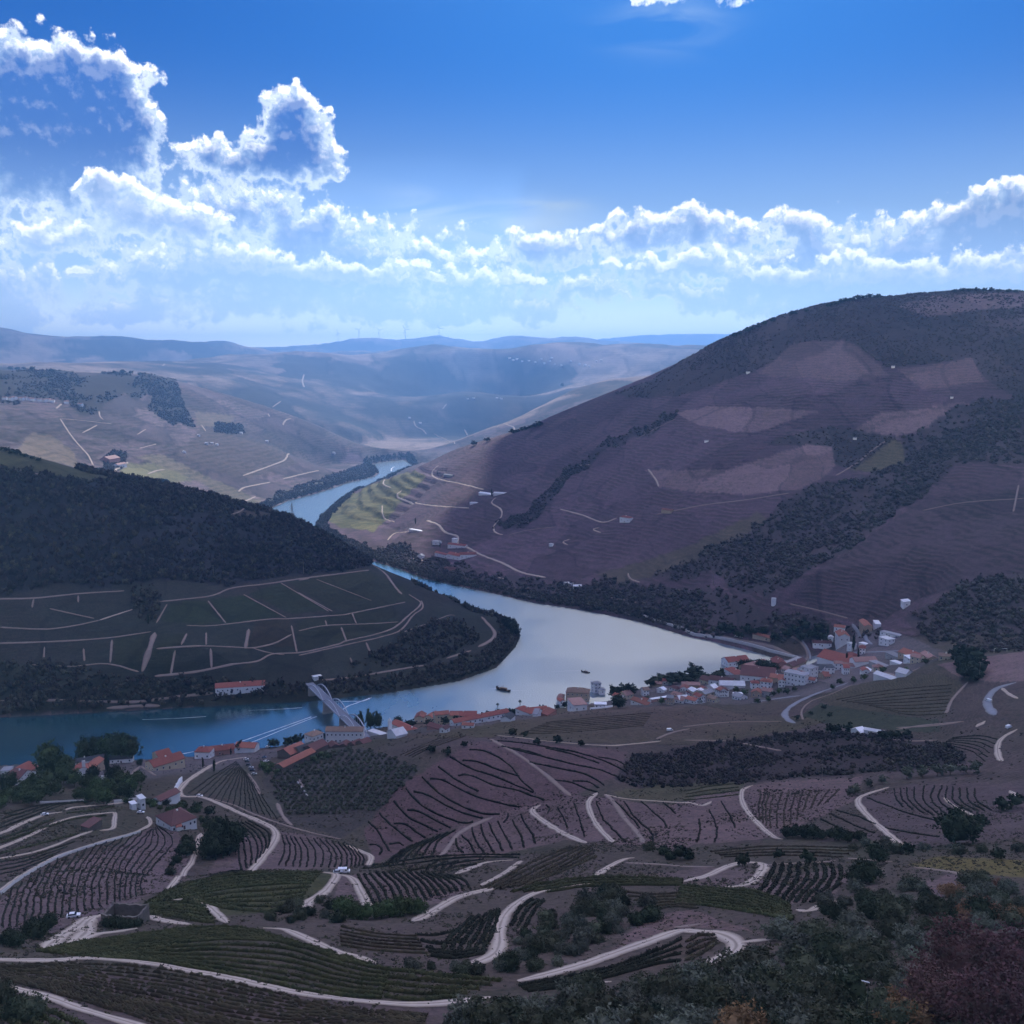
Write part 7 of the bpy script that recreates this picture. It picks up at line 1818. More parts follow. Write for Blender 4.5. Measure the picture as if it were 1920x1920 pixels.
for x, y, c, lb in ((1215, 292, 'blue', 'dark blue car at the back of the small car park'), (1238, 335, 'white', 'white car by the bushes in the small car park'), (1255, 180, 'white', 'white car on the street above the small car park')):
    q = Z6((x, y))[0]; vehicle(q[0], q[1], 0.1, 'car', c, lb)
q = T6((570, 330))
for (x, y), c, lb in zip(Z1((560, 240), (735, 250), (835, 250), (960, 290), (1010, 300)), ('white', 'silver', 'silver', 'white', 'silver'), ('first', 'second', 'third', 'fourth', 'fifth')):
    vehicle(x, y, -0.3, 'car', c, '%s car along the far quay road, %s from the left' % ('white' if c == 'white' else 'pale', lb), 'cars along the quay road')

# ------------------------------------------------------------------ poles, pylon, turbines, goal, lamp
M_POLE = simple_mat('weathered_pole', (0.22, 0.20, 0.18), 0.8, 0.2, 0.5)
M_DPOLE = simple_mat('dark_pole', (0.03, 0.035, 0.035), 0.6, 0.2, 0.5)
def pole(px, py, hpx, label, arm=True, wpx=0.8):
    p = ground(px, py); h = scale_m(p, hpx); r = max(0.12, scale_m(p, wpx) / 2)
    t = empty('utility_pole', p); tag(t, label, 'pole')
    part('shaft', tube_mesh('shaft', M_POLE, [[(0, 0, -1, r), (0, 0, h, r * 0.7)]], 8), t)
    if arm: part('crossarm', bar_mesh('crossarm', M_POLE, (-h * 0.1, 0, h * 0.95), (h * 0.1, 0, h * 0.95), r * 1.2, r * 1.2), t)
for a in ((1541, 1467, 34, 'tall thin pole at the edge of the dark scrub band'), (*T6((397, 285))[0], 27, 'taller grey pole beside the quay road'), (*T6((310, 265))[0], 16, 'shorter grey pole beside the quay road'), (*T6((1696, 520))[0], 32, 'pole in the dark trees at the right of the town'),
          (*T8((755, 472))[0], 20, 'pole in the scrub on the lower right hill'), (*T4((1201, 905))[0], 22, 'pole at the foot of the left wood'), (*T4((1708, 885))[0], 22, 'pole at the right end of the left wood'),
          (*T2((1645, 905))[0], 25, 'tallest post at the dry plot in the middle foreground'), (*T2((1567, 905))[0], 22, 'left post at the dry plot in the middle foreground'), (*T2((1722, 905))[0], 18, 'right post at the dry plot in the middle foreground'), (*T2((212, 265))[0], 22, 'pole at the top of the olive grove'), (*T6((366, 45))[0], 18, 'thin pole high in the right hand woods')):
    pole(*a)
# street lamp bottom right
p = ground(1622, 1960); h = scale_m(p, 108)
t = empty('street_lamp', p); tag(t, 'slim street lamp rising among the shrubs at the bottom right', 'street lamp')
part('post', tube_mesh('post', M_DPOLE, [[(0, 0, -1, 0.09), (0, 0, h, 0.06)]], 8), t)
part('lamp_head', bar_mesh('lamp_head', simple_mat('lamp_metal', (0.55, 0.56, 0.58), 0.4, 0.1, 1.0), (-1.15, -0.2, h + 0.42), (0.15, 0, h - 0.05), 0.24, 0.10), t)
# lattice pylon
p = ground(548, 974); h = scale_m(p, 30)
t = empty('pylon', p); tag(t, 'lattice electricity pylon on the left hill against the river', 'pylon')
def lattice(name, h, b):
    V, F = [], []
    def bar(a, c, w=0.16):
        a, c = Vector(a), Vector(c); d = (c - a).normalized(); s = d.cross(Vector((0.3, 0.9, 0.2))).normalized() * w; u = d.cross(s).normalized() * w
        k = len(V); V.extend([(q + i)[:] for q in (a, c) for i in (s, u, -s, -u)])
        F.extend([(k + i, k + (i + 1) % 4, k + 4 + (i + 1) % 4, k + 4 + i) for i in range(4)])
    lv = [0, 0.25, 0.45, 0.62, 0.78, 1.0]; ww = [b, b * 0.72, b * 0.5, b * 0.34, b * 0.25, b * 0.06]
    cs = ((-1, -1), (1, -1), (1, 1), (-1, 1))
    for i in range(5):
        for j in range(4):
            x, y = cs[j]; x2, y2 = cs[(j + 1) % 4]
            bar((x * ww[i], y * ww[i], lv[i] * h), (x * ww[i + 1], y * ww[i + 1], lv[i + 1] * h)); bar((x * ww[i], y * ww[i], lv[i] * h), (x2 * ww[i + 1], y2 * ww[i + 1], lv[i + 1] * h), 0.1); bar((x2 * ww[i], y2 * ww[i], lv[i] * h), (x * ww[i + 1], y * ww[i + 1], lv[i + 1] * h), 0.1)
    return V, F, bar
V, F, _b = lattice('tower', h, h * 0.12)
part('tower', (lambda m: (m.from_pydata(V, [], F), m.update(), m.materials.append(M_POLE), m)[3])(bpy.data.meshes.new('tower')), t)
for z in (0.66, 0.80): part('crossarm', bar_mesh('crossarm', M_POLE, (-h * 0.16, 0, h * z), (h * 0.16, 0, h * z), 0.4, 0.4), t)
# wind turbines
M_TURB = simple_mat('turbine_white', (0.30, 0.31, 0.34), 0.5, 0.05, 0.05)
for i, (x, y, hp, lb) in enumerate(((634, 637, 15, 'leftmost wind turbine on the far blue ridge'), (673, 633, 15, 'second wind turbine from the left on the far ridge'), (711, 632, 14, 'wind turbine in the middle of the five on the far ridge'), (760, 635, 18, 'fourth wind turbine from the left on the far ridge'), (824, 630, 15, 'rightmost wind turbine, on the sharp top of the far ridge'))):
    p = ground(x, y + 1.5, 9000); h = scale_m(p, hp)
    t = empty('wind_turbine', p, 0.2); tag(t, lb, 'wind turbine', 'wind turbines on the far ridge')
    part('tower', tube_mesh('tower', M_TURB, [[(0, 0, -10, h * 0.032), (0, 0, h, h * 0.02)]], 10), t)
    part('nacelle', box_mesh('nacelle', M_TURB, -h * 0.02, h * 0.02, -h * 0.05, h * 0.05, h - h * 0.01, h + h * 0.035), t)
    a0 = random.uniform(0, 2)
    for k in range(3):
        an = a0 + k * 2.0944; d = Vector((math.cos(an), 0, math.sin(an)))
        part('blade', bar_mesh('blade', M_TURB, Vector((0, -h * 0.06, h)), Vector((0, -h * 0.06, h)) + d * h * 0.5, h * 0.014, h * 0.036), t)
# goal frame
p = ground(*T6((1802, 381))[0]); w = scale_m(p, 22)
t = empty('goal', p, 0.05); tag(t, 'white goal frame on the bare pitch at the right edge', 'goal')
for s in (-1, 1): part('goal_post', tube_mesh('goal_post', M_WHITE, [[(s * w / 2, 0, -1, 0.16), (s * w / 2, 0, w * 0.28, 0.16)]], 6), t)
part('crossbar', bar_mesh('crossbar', M_WHITE, (-w / 2, 0, w * 0.28), (w / 2, 0, w * 0.28), 0.3, 0.3), t)

# ------------------------------------------------------------------ trees and shrubs one can tell apart
for x, y, r, kd, lb in ((1791, 1580, 33, 'dark', 'large round dark oak standing alone on the right terraces'),):
    tree(x, y + 4, 66, 'dark', lb, spread=0.50, trunk=0.06)
GR = (
 # (pixels of the feet, height px, crown kind, label, group, spread, trunk)
 ([(1475, 1572), (1492, 1570), (1508, 1573), (1524, 1571), (1540, 1574), (1556, 1572), (1572, 1575), (1590, 1580), (1612, 1578)], 22, 'dark', 'dark round tree in the line along the foot of the tan slope', 'line of dark round trees', 0.5, 0.08),
 ([(1628, 1476), (1655, 1470), (1700, 1460), (1730, 1458), (1757, 1455), (1782, 1453), (1806, 1450), (1828, 1450), (1595, 1492), (1605, 1488)], 20, 'olive', 'grey green tree in the line along the top of the right terraces', 'line of trees above the terraces', 0.48, 0.15),
 ([(1460, 1610), (1515, 1618), (1392, 1625), (1290, 1610), (1275, 1612)], 24, 'small', 'dark bushy tree beside the pale hairpin bend', 'trees beside the hairpin', 0.48, 0.1),
 ([(1872, 1612), (1838, 1550), (1700, 1600), (1640, 1598), (1880, 1520), (1905, 1515)], 22, 'small', 'dark tree on the rough slope around the round oak', 'trees around the round oak', 0.5, 0.1),
 ([(1645, 1615), (1605, 1660), (1625, 1655)], 34, 'dark', 'broad dark bush at the top of the gully right of the hairpin', 'dark bushes at the gully top', 0.6, 0.05),
 ([(1008, 1396), (1046, 1393), (808, 1410), (840, 1415), (1090, 1398), (870, 1400), (960, 1380), (985, 1382)], 14, 'small', 'small dark bush along the crest path above the brown slope', 'bushes along the crest path', 0.55, 0.05),
 ([(648, 1718), (668, 1722), (688, 1724), (708, 1722), (728, 1718), (748, 1715), (768, 1712), (785, 1712), (640, 1712)], 32, 'green', 'leafy dark green tree in the hollow under the truck slope', 'trees in the hollow under the truck slope', 0.55, 0.08),
 ([(405, 1600), (418, 1605), (432, 1602), (410, 1585), (438, 1588), (395, 1610)], 42, 'dark', 'dark tree in the clump round the tallest cypress at left', 'dark clump round the cypress', 0.45, 0.1),
 ([(370, 1520), (385, 1545), (350, 1590), (345, 1605), (360, 1600), (392, 1530), (410, 1545)], 18, 'small', 'dark garden bush near the old farmhouse', 'bushes near the old farmhouse', 0.55, 0.06),
 ([(60, 1755), (92, 1742), (15, 1770), (30, 1775), (75, 1760)], 26, 'dark', 'round dark bush at the foot of the striped slope', 'bushes at the foot of the striped slope', 0.55, 0.04),
 ([(200, 1738), (215, 1740), (228, 1741), (243, 1740), (258, 1738)], 18, 'dark', 'dark bush against the front of the roofless ruin', 'bushes against the ruin', 0.6, 0.03),
 ([(20, 1480), (45, 1492), (62, 1485), (78, 1500), (15, 1500), (120, 1470), (140, 1475), (165, 1480), (185, 1485), (200, 1492), (225, 1495), (245, 1490), (150, 1500), (105, 1490), (35, 1505), (170, 1505), (195, 1510), (60, 1510), (90, 1475), (260, 1470), (5, 1515), (230, 1478), (110, 1455), (130, 1452)], 28, 'green', 'green garden tree on the slope below the left houses', 'garden trees below the left houses', 0.48, 0.12),
 ([(1555, 1345), (1545, 1330), (1520, 1340), (1495, 1350)], 9, 'small', 'small tree along the curved asphalt road', 'roadside trees', 0.5, 0.1),
 ([(1250, 1270), (1235, 1272), (1265, 1272), (1280, 1272), (1222, 1278), (1240, 1282), (1258, 1283), (1275, 1282), (1290, 1280), (1305, 1276), (1320, 1278), (1335, 1276), (1230, 1268), (1245, 1262), (1350, 1272)], 22, 'pine', 'dark pine in the grove at the waterside by the town', 'pines of the waterside grove', 0.62, 0.2),
 ([(1300, 1262)], 36, 'pine', 'tallest pine at the right end of the waterside grove', None, 0.42, 0.15),
 ([(1353, 1254), (1367, 1255), (1380, 1256)], 12, 'small', 'small round tree on the point of the river mouth', 'round trees on the point', 0.5, 0.1),
 ([(1395, 1256), (1408, 1258), (1422, 1258), (1436, 1258), (1450, 1259)], 20, 'dark', 'dark tree along the near side of the small river mouth', 'trees by the river mouth', 0.6, 0.08),
 ([(1160, 1310), (1172, 1308), (1183, 1306), (1153, 1312)], 36, 'pine', 'big dark pine standing over the waterfront near the ochre villa', 'big waterfront pines', 0.34, 0.2),
 ([(1160, 1328)], 24, 'dark', 'round dark tree in front of the waterfront houses', None, 0.5, 0.06),
 ([(673, 1362), (695, 1362), (709, 1362)], 32, 'poplar', 'tall poplar on the bank right of the bridge end', 'poplars by the bridge end', 0.3, 0.08),
 ([(746, 1364)], 26, 'dark', 'dense dark tree between the poplars and the waterfront gables', None, 0.40, 0.12),
 ([(772, 1362), (806, 1362), (836, 1358), (858, 1358), (765, 1364)], 14, 'small', 'small dark tree in front of the four waterfront gables', 'trees before the waterfront gables', 0.55, 0.08),
 ([(595, 1388), (580, 1390), (545, 1398), (556, 1396), (540, 1400), (605, 1384), (465, 1405), (450, 1404), (512, 1402)], 20, 'small', 'dark tree on the bank behind the barns left of the hotel', 'bank trees behind the barns', 0.52, 0.1),
 ([(602, 1422), (615, 1424), (590, 1430), (495, 1442), (510, 1440), (502, 1450), (520, 1452)], 14, 'smallg', 'green bush on the slope beside the barns', 'bushes beside the barns', 0.55, 0.05),
 ([(1060, 1322), (1045, 1325), (1070, 1318), (905, 1338), (915, 1336), (925, 1335), (935, 1334), (945, 1333), (955, 1332), (965, 1331)], 11, 'small', 'small dark tree on the riverfront promenade', 'promenade trees', 0.6, 0.1),
 ([(1380, 1300), (1395, 1302), (1460, 1300), (1475, 1302), (1490, 1296), (1330, 1300), (1345, 1305), (1560, 1292), (1575, 1284), (1600, 1280), (1620, 1275), (1655, 1262), (1500, 1265), (1530, 1255), (1310, 1318), (1290, 1315), (1265, 1310), (1240, 1320), (1215, 1315), (1450, 1305), (1440, 1315), (1420, 1318), (1700, 1260), (1735, 1245)], 11, 'smallg', 'small garden tree among the town houses', 'garden trees of the town', 0.5, 0.1),
 ([(1810, 1260), (1825, 1262), (1838, 1265), (1822, 1275), (1808, 1272), (1795, 1235), (1812, 1240), (1830, 1245), (1800, 1250)], 26, 'small', 'dark tree in the clump left of the bare pitch', 'dark clump by the pitch', 0.55, 0.06),
 ([(1455, 1200), (1475, 1195), (1500, 1200), (1520, 1195), (1540, 1200), (1400, 1185), (1415, 1190), (1385, 1195), (1370, 1188), (1355, 1185), (1430, 1188), (1535, 1185), (1490, 1185), (1510, 1180)], 16, 'small', 'dark tree in the wood between the quay and the winery', 'trees between quay and winery', 0.6, 0.06),
 ([(1655, 1385), (1668, 1382), (1680, 1384), (1572, 1372), (1560, 1374), (1592, 1372), (1700, 1382)], 16, 'small', 'dark tree behind the white cottages on the scrub brow', 'trees behind the white cottages', 0.55, 0.06),
 # skylines
 ([(1376, 634), (1388, 629), (1402, 624), (1410, 620), (1422, 616), (1434, 611), (1447, 605), (1485, 592), (1491, 591), (1512, 586), (1552, 577), (1560, 574), (1568, 572), (1576, 570), (1584, 568), (1592, 566), (1600, 565), (1608, 563), (1618, 562), (1630, 561), (1640, 560), (1648, 560)], 9, 'small', 'small tree silhouetted along the crest of the big hill', 'trees on the crest of the big hill', 0.55, 0.15),
 ([(1790, 549), (1805, 548), (1815, 547), (1830, 547), (1845, 547), (1858, 547), (1872, 548), (1890, 549), (1905, 549)], 7, 'small', 'tiny tree on the flat summit of the big hill at right', 'trees on the summit', 0.6, 0.1),
 ([(888, 836), (913, 829)], 10, 'small', 'lone round tree on the shoulder of the big hill', 'lone round trees on the shoulder', 0.6, 0.15),
 ([(962, 813), (970, 811), (978, 808), (986, 806), (994, 804), (1002, 802), (1010, 800)], 9, 'small', 'dark bush in the short hedge on the shoulder of the big hill', 'hedge on the hill shoulder', 0.7, 0.05),
 ([(3, 845), (12, 848), (22, 852), (33, 853), (40, 856), (48, 858), (155, 877), (162, 879), (60, 862), (72, 866), (295, 906), (303, 907), (310, 908), (185, 885), (195, 888)], 9, 'small', 'small dark tree on the skyline of the left hill', 'trees on the skyline of the left hill', 0.6, 0.1),
 ([(595, 994), (602, 998), (610, 1003), (622, 1010), (632, 1016), (644, 1022), (590, 991)], 9, 'small', 'dark tree where the left hill drops to the river', 'trees on the nose of the left hill', 0.5, 0.1),
 ([(962, 1186), (955, 1180), (966, 1192), (948, 1174)], 22, 'dark', 'tall dark tree on the tip of the wooded point', 'trees on the tip of the point', 0.45, 0.08),
 ([(20, 694), (33, 694), (45, 693), (60, 695), (95, 697), (100, 697), (230, 701), (245, 702), (262, 704), (215, 701)], 7, 'small', 'tiny dark tree on the skyline of the far left hill', 'trees on the far left skyline', 0.6, 0.1),
 ([(1054, 725)], 8, 'small', 'single tree on the hazy spur behind the big hill', None, 0.5, 0.15),
)
for feet, hp, kd, lb, g, sp, tr in GR:
    rank = {q: i for i, q in enumerate(sorted(feet))}
    for x, y in feet:
        l2 = '%s, %s from the left' % (lb, ORD[rank[(x, y)]]) if 1 < len(feet) <= 22 and len(lb.split()) <= 11 else lb
        tree(x, y, hp * random.uniform(0.78, 1.2), kd, l2, g if len(feet) > 1 else None, spread=sp, trunk=tr)
# big trees one by one
tree(95, 1462, 68, 'green', 'largest round green tree, between the red roof and the black roofed house', spread=0.36, trunk=0.12)
for x, y, hp, lb in ((160, 1424, 44, 'leftmost tall green tree of the row behind the black roofed house'), (178, 1422, 46, 'second tall green tree of the row behind the black roofed house'), (205, 1420, 50, 'third tall green tree of the row behind the black roofed house'), (220, 1420, 52, 'tallest green tree of the row behind the black roofed house'), (235, 1419, 48, 'tall green tree next to the right end of the row'), (248, 1419, 46, 'rightmost tall green tree of the row behind the black roofed house')):
    tree(x, y, hp, 'green', lb, 'row of tall green trees', spread=0.33, trunk=0.16)
for x, y, hp, lb in ((427, 1597, 64, 'tallest cypress, rising from the dark clump below the main road'), (402, 1448, 24, 'cypress right of the road gate above the fine vine rows'), (381, 1440, 18, 'small cypress left of the road gate'), (433, 1416, 14, 'little cypress in front of the winery row'), (8, 1500, 44, 'cypress at the left edge beside the white house'), (201, 1450, 40, 'thin cypress at the end of the black roofed house'), (1600, 1220, 30, 'tall cypress beside the orange roofed white house'), (1587, 1244, 20, 'left cypress in front of the winery hall'), (1609, 1236, 20, 'right cypress in front of the winery hall'), (1552, 1192, 20, 'cypress in the wood above the railway curve'),
                  (779, 983, 12, 'cypress by the long white house on the sunlit terraces'), (922, 931, 15, 'cypress between the pale roofed farm houses'), (820, 890, 8, 'cypress at the top bend of the hill track'), (825, 1028, 12, 'cypress beside the riverside estate'), (278, 1172, 22, 'dark cypress like tree on the left hill terraces')):
    tree(x, y, hp, 'cypress', lb, spread=0.2, trunk=0.04)
for x, y, hp, lb in ((175, 1462, 26, 'left dark fir below the black roofed house'), (215, 1470, 34, 'dark broad tree right of the white gateway'), (238, 1500, 30, 'dark round tree at the end of the garden wall'), (262, 1435, 12, 'dark bush right of the dormered house')):
    tree(x, y, hp, 'dark', lb, spread=0.42, trunk=0.06)
# palms on the promenade
M_FROND = leaf_mat('palm_frond', (0.02, 0.028, 0.014), (0.05, 0.06, 0.03), 0.2)
def palm(px, py, hpx, label):
    p = ground(px, py); h = scale_m(p, hpx)
    t = empty('palm_tree', p); tag(t, label, 'palm tree')
    part('trunk', tube_mesh('trunk', M_BARK, [[(0, 0, -1, 0.3), (0.1, 0, h * 0.5, 0.25), (0, 0, h * 0.85, 0.25)]], 7), t)
    V, F = [], []
    rng = np.random.default_rng(int(px))
    for i in range(34):
        a = rng.uniform(0, 6.28); el = rng.uniform(-0.5, 1.2); ln = h * 0.22 * rng.uniform(0.8, 1.2); q = []
        for k in range(5):
            f = k / 4; r = ln * f; z = h * 0.85 + math.sin(el) * r - 0.9 * ln * f * f * 0.7; w = 0.5 * (1 - f) + 0.12
            c = Vector((math.cos(a) * math.cos(el) * r, math.sin(a) * math.cos(el) * r, z)); s = Vector((-math.sin(a), math.cos(a), 0)) * w
            b = len(V); V.extend([(c - s)[:], (c + s)[:]])
            if k: F.append((b - 2, b - 1, b + 1, b))
    me = bpy.data.meshes.new('fronds'); me.from_pydata(V, [], F); me.update(); me.materials.append(M_FROND); part('fronds', me, t)
palm(933, 1332, 15, 'left palm on the riverfront'); palm(975, 1328, 17, 'right palm on the riverfront')
for x, lb in ((1012, 'left'), (1018, 'right')): palm(x, 1329, 9, 'small %s palm of the pair left of the ochre villa' % lb)

# olive grove: 260 trees of their own
pts = scatter_poly([(505, 1462), (545, 1442), (600, 1416), (650, 1404), (700, 1410), (788, 1442), (752, 1480), (690, 1540), (640, 1568), (600, 1556), (548, 1540), (515, 1500)], 11.5, 0.18)
for x, y in pts[:300]:
    p = ground(x, y); r = scale_m(p, 4.6) * random.uniform(0.8, 1.15)
    o = bpy.data.objects.new('olive_tree', random.choice(CR['olive'])); COLL.objects.link(o); o.location = p - Vector((0, 0, 0.1 * r)); o.scale = (r, r, r * 0.95); o.rotation_euler = (0, 0, random.uniform(0, 6))
    tag(o, 'small rounded olive tree in the dense grove left of the brown slope', 'olive tree', 'olive trees of the hillside grove')
# shrubs of the near slope at lower right
LR_POLY = [(840, 1925), (900, 1895), (1000, 1880), (1130, 1862), (1300, 1832), (1400, 1795), (1450, 1765), (1470, 1740), (1540, 1722), (1600, 1700), (1680, 1700), (1760, 1680), (1930, 1660), (1930, 1960), (840, 1960)]
pts = scatter_poly(LR_POLY, 44, 0.5); n = 0
order = sorted(pts.tolist(), key=lambda q: q[1])
for x, y in order:
    if n >= 260: break
    if x > 1715 and y > 1745: continue
    r = random.uniform(17, 34) * (0.75 + (y - 1700) / 450)
    k = random.choices(('sage', 'shrub', 'dark', 'rust'), (5, 4, 1.2, 0.25))[0]
    shrub(x, y + r * 0.5, r, k, {'sage': 'grey green shrub in the thicket covering the lower right slope', 'shrub': 'olive green shrub in the thicket covering the lower right slope', 'dark': 'dark evergreen shrub in the thicket covering the lower right slope', 'rust': 'rusty orange shrub in the thicket covering the lower right slope'}[k], {'sage': 'grey green shrubs of the lower right thicket', 'shrub': 'olive green shrubs of the lower right thicket', 'dark': 'dark shrubs of the lower right thicket', 'rust': 'rusty shrubs of the lower right thicket'}[k])
    n += 1
for x, y, r, k, lb in ((1810, 1850, 62, 'red', 'tall dull red bush, upper left of the red mass in the lower right corner'), (1900, 1840, 66, 'red', 'tall dull red bush against the right edge'), (1770, 1910, 58, 'red', 'dull red bush, lower left of the red mass in the corner'), (1870, 1925, 70, 'red', 'big dull red bush in the very corner at lower right'),
                      (1725, 1905, 44, 'rust', 'orange brown bush left of the red bushes in the corner'), (1690, 1935, 40, 'rust', 'lower orange brown bush at the bottom right'), (1835, 1720, 26, 'rust', 'yellowish bush above the red bushes at right')):
    shrub(x, y, r, k, lb, None, 'bush', 'bush')
def many(poly, sp, rr, kinds, wts, label, group):
    pts = sorted(scatter_poly(poly, sp, 0.5).tolist())
    for i, (x, y) in enumerate(pts):
        lb = '%s, %s from the left' % (label, ORD[i]) if 1 < len(pts) <= 22 and len(label.split()) <= 11 else label
        shrub(x, y, random.uniform(*rr), random.choices(kinds, wts)[0], lb, group)
many(T2((980, 1270), (1060, 1190), (1180, 1120), (1350, 1060), (1560, 1000), (1760, 1090), (1780, 1160), (1620, 1200), (1500, 1260), (1420, 1340), (1250, 1410), (1020, 1480), (850, 1470), (900, 1400)), 27, (9, 19), ('shrub', 'sage', 'dark'), (4, 3, 2), 'shrub in the rough gully between the S shaped road and the wide road', 'shrubs of the middle gully')
many(T2((230, 1370), (420, 1400), (700, 1430), (880, 1470), (640, 1490), (400, 1440)), 26, (8, 15), ('shrub', 'sage'), (1, 1), 'shrub along the bank below the dark vine rows', 'shrubs along the bank')
many(T3((900, 1000), (1080, 960), (1350, 960), (1400, 1090), (1250, 1130), (1000, 1150), (800, 1160), (760, 1110)), 30, (9, 18), ('shrub', 'dark', 'sage'), (3, 2, 2), 'shrub on the broken slope right of the thick vine banks', 'shrubs on the broken slope')
many(T3((1420, 1090), (1500, 980), (1640, 930), (1920, 980), (1920, 1240), (1700, 1240), (1480, 1160)), 32, (10, 22), ('shrub', 'rust', 'sage'), (4, 1.4, 2), 'tawny shrub on the slope above the red bushes', 'tawny shrubs above the red bushes')
many(T3((880, 730), (1100, 720), (1300, 760), (1760, 770), (1900, 760), (1900, 800), (1300, 790), (900, 790)), 24, (7, 13), ('sage', 'shrub'), (2, 1), 'grey shrub in the hedge below the dark terraces', 'shrubs in the hedge below the terraces')
many(T2((1700, 760), (1920, 780), (2120, 800), (2100, 830), (1900, 830), (1720, 800)), 20, (6, 12), ('dark', 'shrub'), (2, 1), 'dark shrub in the strip left of the hairpin', 'dark shrubs left of the hairpin')
many(T1((1750, 1030), (1920, 1040), (2060, 1100), (1900, 1170), (1700, 1180), (1450, 1150), (1500, 1130)), 24, (7, 14), ('shrub', 'sage', 'dark'), (2, 2, 1), 'shrub in the dip below the green knoll', 'shrubs in the dip below the knoll')
many(T1((-40, 1600), (60, 1620), (140, 1690), (260, 1720), (420, 1640), (420, 1740), (-40, 1760)), 46, (16, 26), ('dark', 'shrub'), (2, 1), 'dark shrub at the very bottom left', 'shrubs at the bottom left')
many(T1((520, 480), (900, 480), (1150, 560), (1240, 640), (1180, 700), (1120, 600), (900, 540)), 18, (4, 9), ('shrub', 'green'), (1, 2), 'green shrub round the garden of the old farmhouse', 'shrubs round the farmhouse garden')
many(T1((930, 880), (1010, 740), (1060, 700), (1100, 720), (1040, 850), (960, 950)), 20, (5, 11), ('shrub', 'dark'), (1, 1), 'dark shrub beside the short path under the farmhouse', 'shrubs beside the short path')

# ------------------------------------------------------------------ unseen cloud sheet, added to shade the valley and tint its light
def _ico(sub):
    bm = bmesh.new(); bmesh.ops.create_icosphere(bm, subdivisions=sub, radius=1.0)
    v = np.array([x.co[:] for x in bm.verts]); f = np.array([[q.index for q in p.verts] for p in bm.faces])
    bm.free(); return v, f

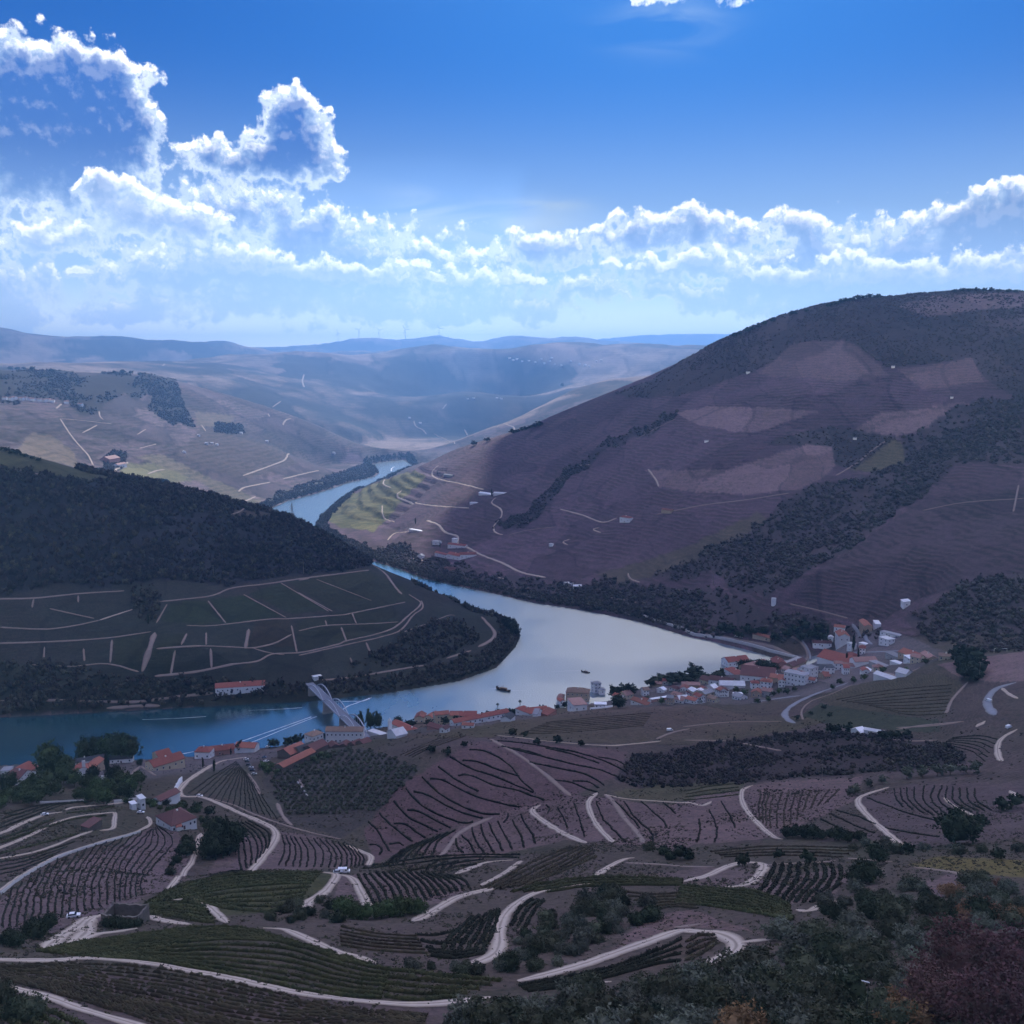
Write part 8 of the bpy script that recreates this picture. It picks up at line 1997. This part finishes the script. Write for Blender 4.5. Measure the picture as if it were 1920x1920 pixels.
def build_shade_cloud():
    rng = np.random.default_rng(3)
    zc = 3900.0
    off = (zc - 120) / math.tan(SUN_EL)
    ox, oy = off * math.sin(SUN_AZ), off * math.cos(SUN_AZ)
    # outline of the shade it throws on the ground
    shade = [(-5000, -8800), (-5000, 1100), (-2600, 1500), (-1500, 1640), (-700, 1720), (-360, 1760), (-210, 1900), (-190, 2200), (-120, 2500), (40, 2650), (500, 2600), (1000, 2500), (2600, 2700), (5000, 2300), (5000, -8800)]
    step = 65.0
    gx, gy = np.meshgrid(np.arange(-5200, 5200, step), np.arange(-9000, 2900, step), indexing='ij')  # carried on behind the viewpoint to throw pale light on the walls
    wx, wy = fbm(gx / 420, gy / 420, 4, 8) * 150, fbm(gx / 420, gy / 420, 4, 18) * 110
    m = in_poly(gx + wx, gy + wy, shade)
    n0, n1 = m.shape
    cell = m[:-1, :-1] & m[1:, :-1] & m[1:, 1:] & m[:-1, 1:]
    inner = np.zeros_like(m); inner[1:-1, 1:-1] = cell[:-1, :-1] & cell[1:, :-1] & cell[1:, 1:] & cell[:-1, 1:]
    depth = inner.astype(float)
    for _ in range(10):                                  # thickness grows inwards from the edge
        p = np.pad(depth, 1); depth = np.where(inner, (p[:-2, 1:-1] + p[2:, 1:-1] + p[1:-1, :-2] + p[1:-1, 2:] + p[1:-1, 1:-1]) / 5 + 0.0, 0)
    puff = np.abs(fbm(gx / 520, gy / 520, 5, 31)); puff2 = np.abs(fbm(gx / 460, gy / 460, 5, 35))
    zt = zc + depth * (90 + 420 * (0.6 - puff)); zb = zc - depth * (10 + 230 * (0.35 - puff2).clip(0))
    idx = np.arange(n0 * n1).reshape(n0, n1)
    top = np.stack([idx[:-1, :-1], idx[1:, :-1], idx[1:, 1:], idx[:-1, 1:]], -1)[cell]
    bidx = np.where(inner, idx + n0 * n1, idx)
    bot = np.stack([bidx[:-1, :-1], bidx[:-1, 1:], bidx[1:, 1:], bidx[1:, :-1]], -1)[cell]
    A = np.stack([gx + ox, gy + oy, zt], -1).reshape(-1, 3); B = np.stack([gx + ox, gy + oy, zb], -1).reshape(-1, 3)
    V = [A, B]; F = [top, bot]
    allf = np.concatenate(F); used = np.unique(allf); rem = np.zeros(2 * n0 * n1, int); rem[used] = np.arange(len(used))
    V = [np.concatenate(V)[used]]; F = [rem[allf]]
    k = NT('cloud_light_tint')
    df = k.n('ShaderNodeBsdfDiffuse'); df.inputs['Color'].default_value = (0.60, 0.64, 0.97, 1)  # blue put into the colour to make the light below bluer
    tr = k.n('ShaderNodeBsdfTranslucent'); tr.inputs['Color'].default_value = (0.62, 0.66, 0.99, 1)
    mx = k.n('ShaderNodeMixShader'); mx.inputs[0].default_value = 0.8
    k.l(df.outputs[0], mx.inputs[1]); k.l(tr.outputs[0], mx.inputs[2])
    tp = k.n('ShaderNodeBsdfTransparent'); m2 = k.n('ShaderNodeMixShader'); m2.inputs[0].default_value = 0.28
    k.l(mx.outputs[0], m2.inputs[1]); k.l(tp.outputs[0], m2.inputs[2]); k.l(m2.outputs[0], k.out.inputs['Surface'])
    me = np_mesh('shade_cloud', np.concatenate(V), np.concatenate(F), k.m)
    o = link_data('shade_cloud', me, smooth=True)
    tag(o, kind='structure')
build_shade_cloud()

# ------------------------------------------------------------------ air: haze over the valley
def build_haze():
    top = float(max(H + 6.0, GZ.max() + 25.0))
    x, y0, y1, z0 = 15500.0, -150.0, 17700.0, -8.0
    v = [(-x, y0, z0), (x, y0, z0), (x, y1, z0), (-x, y1, z0), (-x, y0, top), (x, y0, top), (x, y1, top), (-x, y1, top)]
    f = [(0, 3, 2, 1), (4, 5, 6, 7), (0, 1, 5, 4), (1, 2, 6, 5), (2, 3, 7, 6), (3, 0, 4, 7)]
    k = NT('haze_air')
    k.t.nodes.remove(k.b)
    pv = k.n('ShaderNodeVolumePrincipled')
    pv.inputs['Color'].default_value = HAZE_COLOR
    pv.inputs['Density'].default_value = HAZE_DENSITY
    pv.inputs['Anisotropy'].default_value = 0.6
    k.l(pv.outputs[0], k.out.inputs['Volume'])
    o = link_mesh('haze', v, f, k.m)
    tag(o, kind='stuff')
    print('haze top', top)
HAZE_COLOR, HAZE_DENSITY = (0.21, 0.46, 1.0, 1.0), 1.5e-4
build_haze()
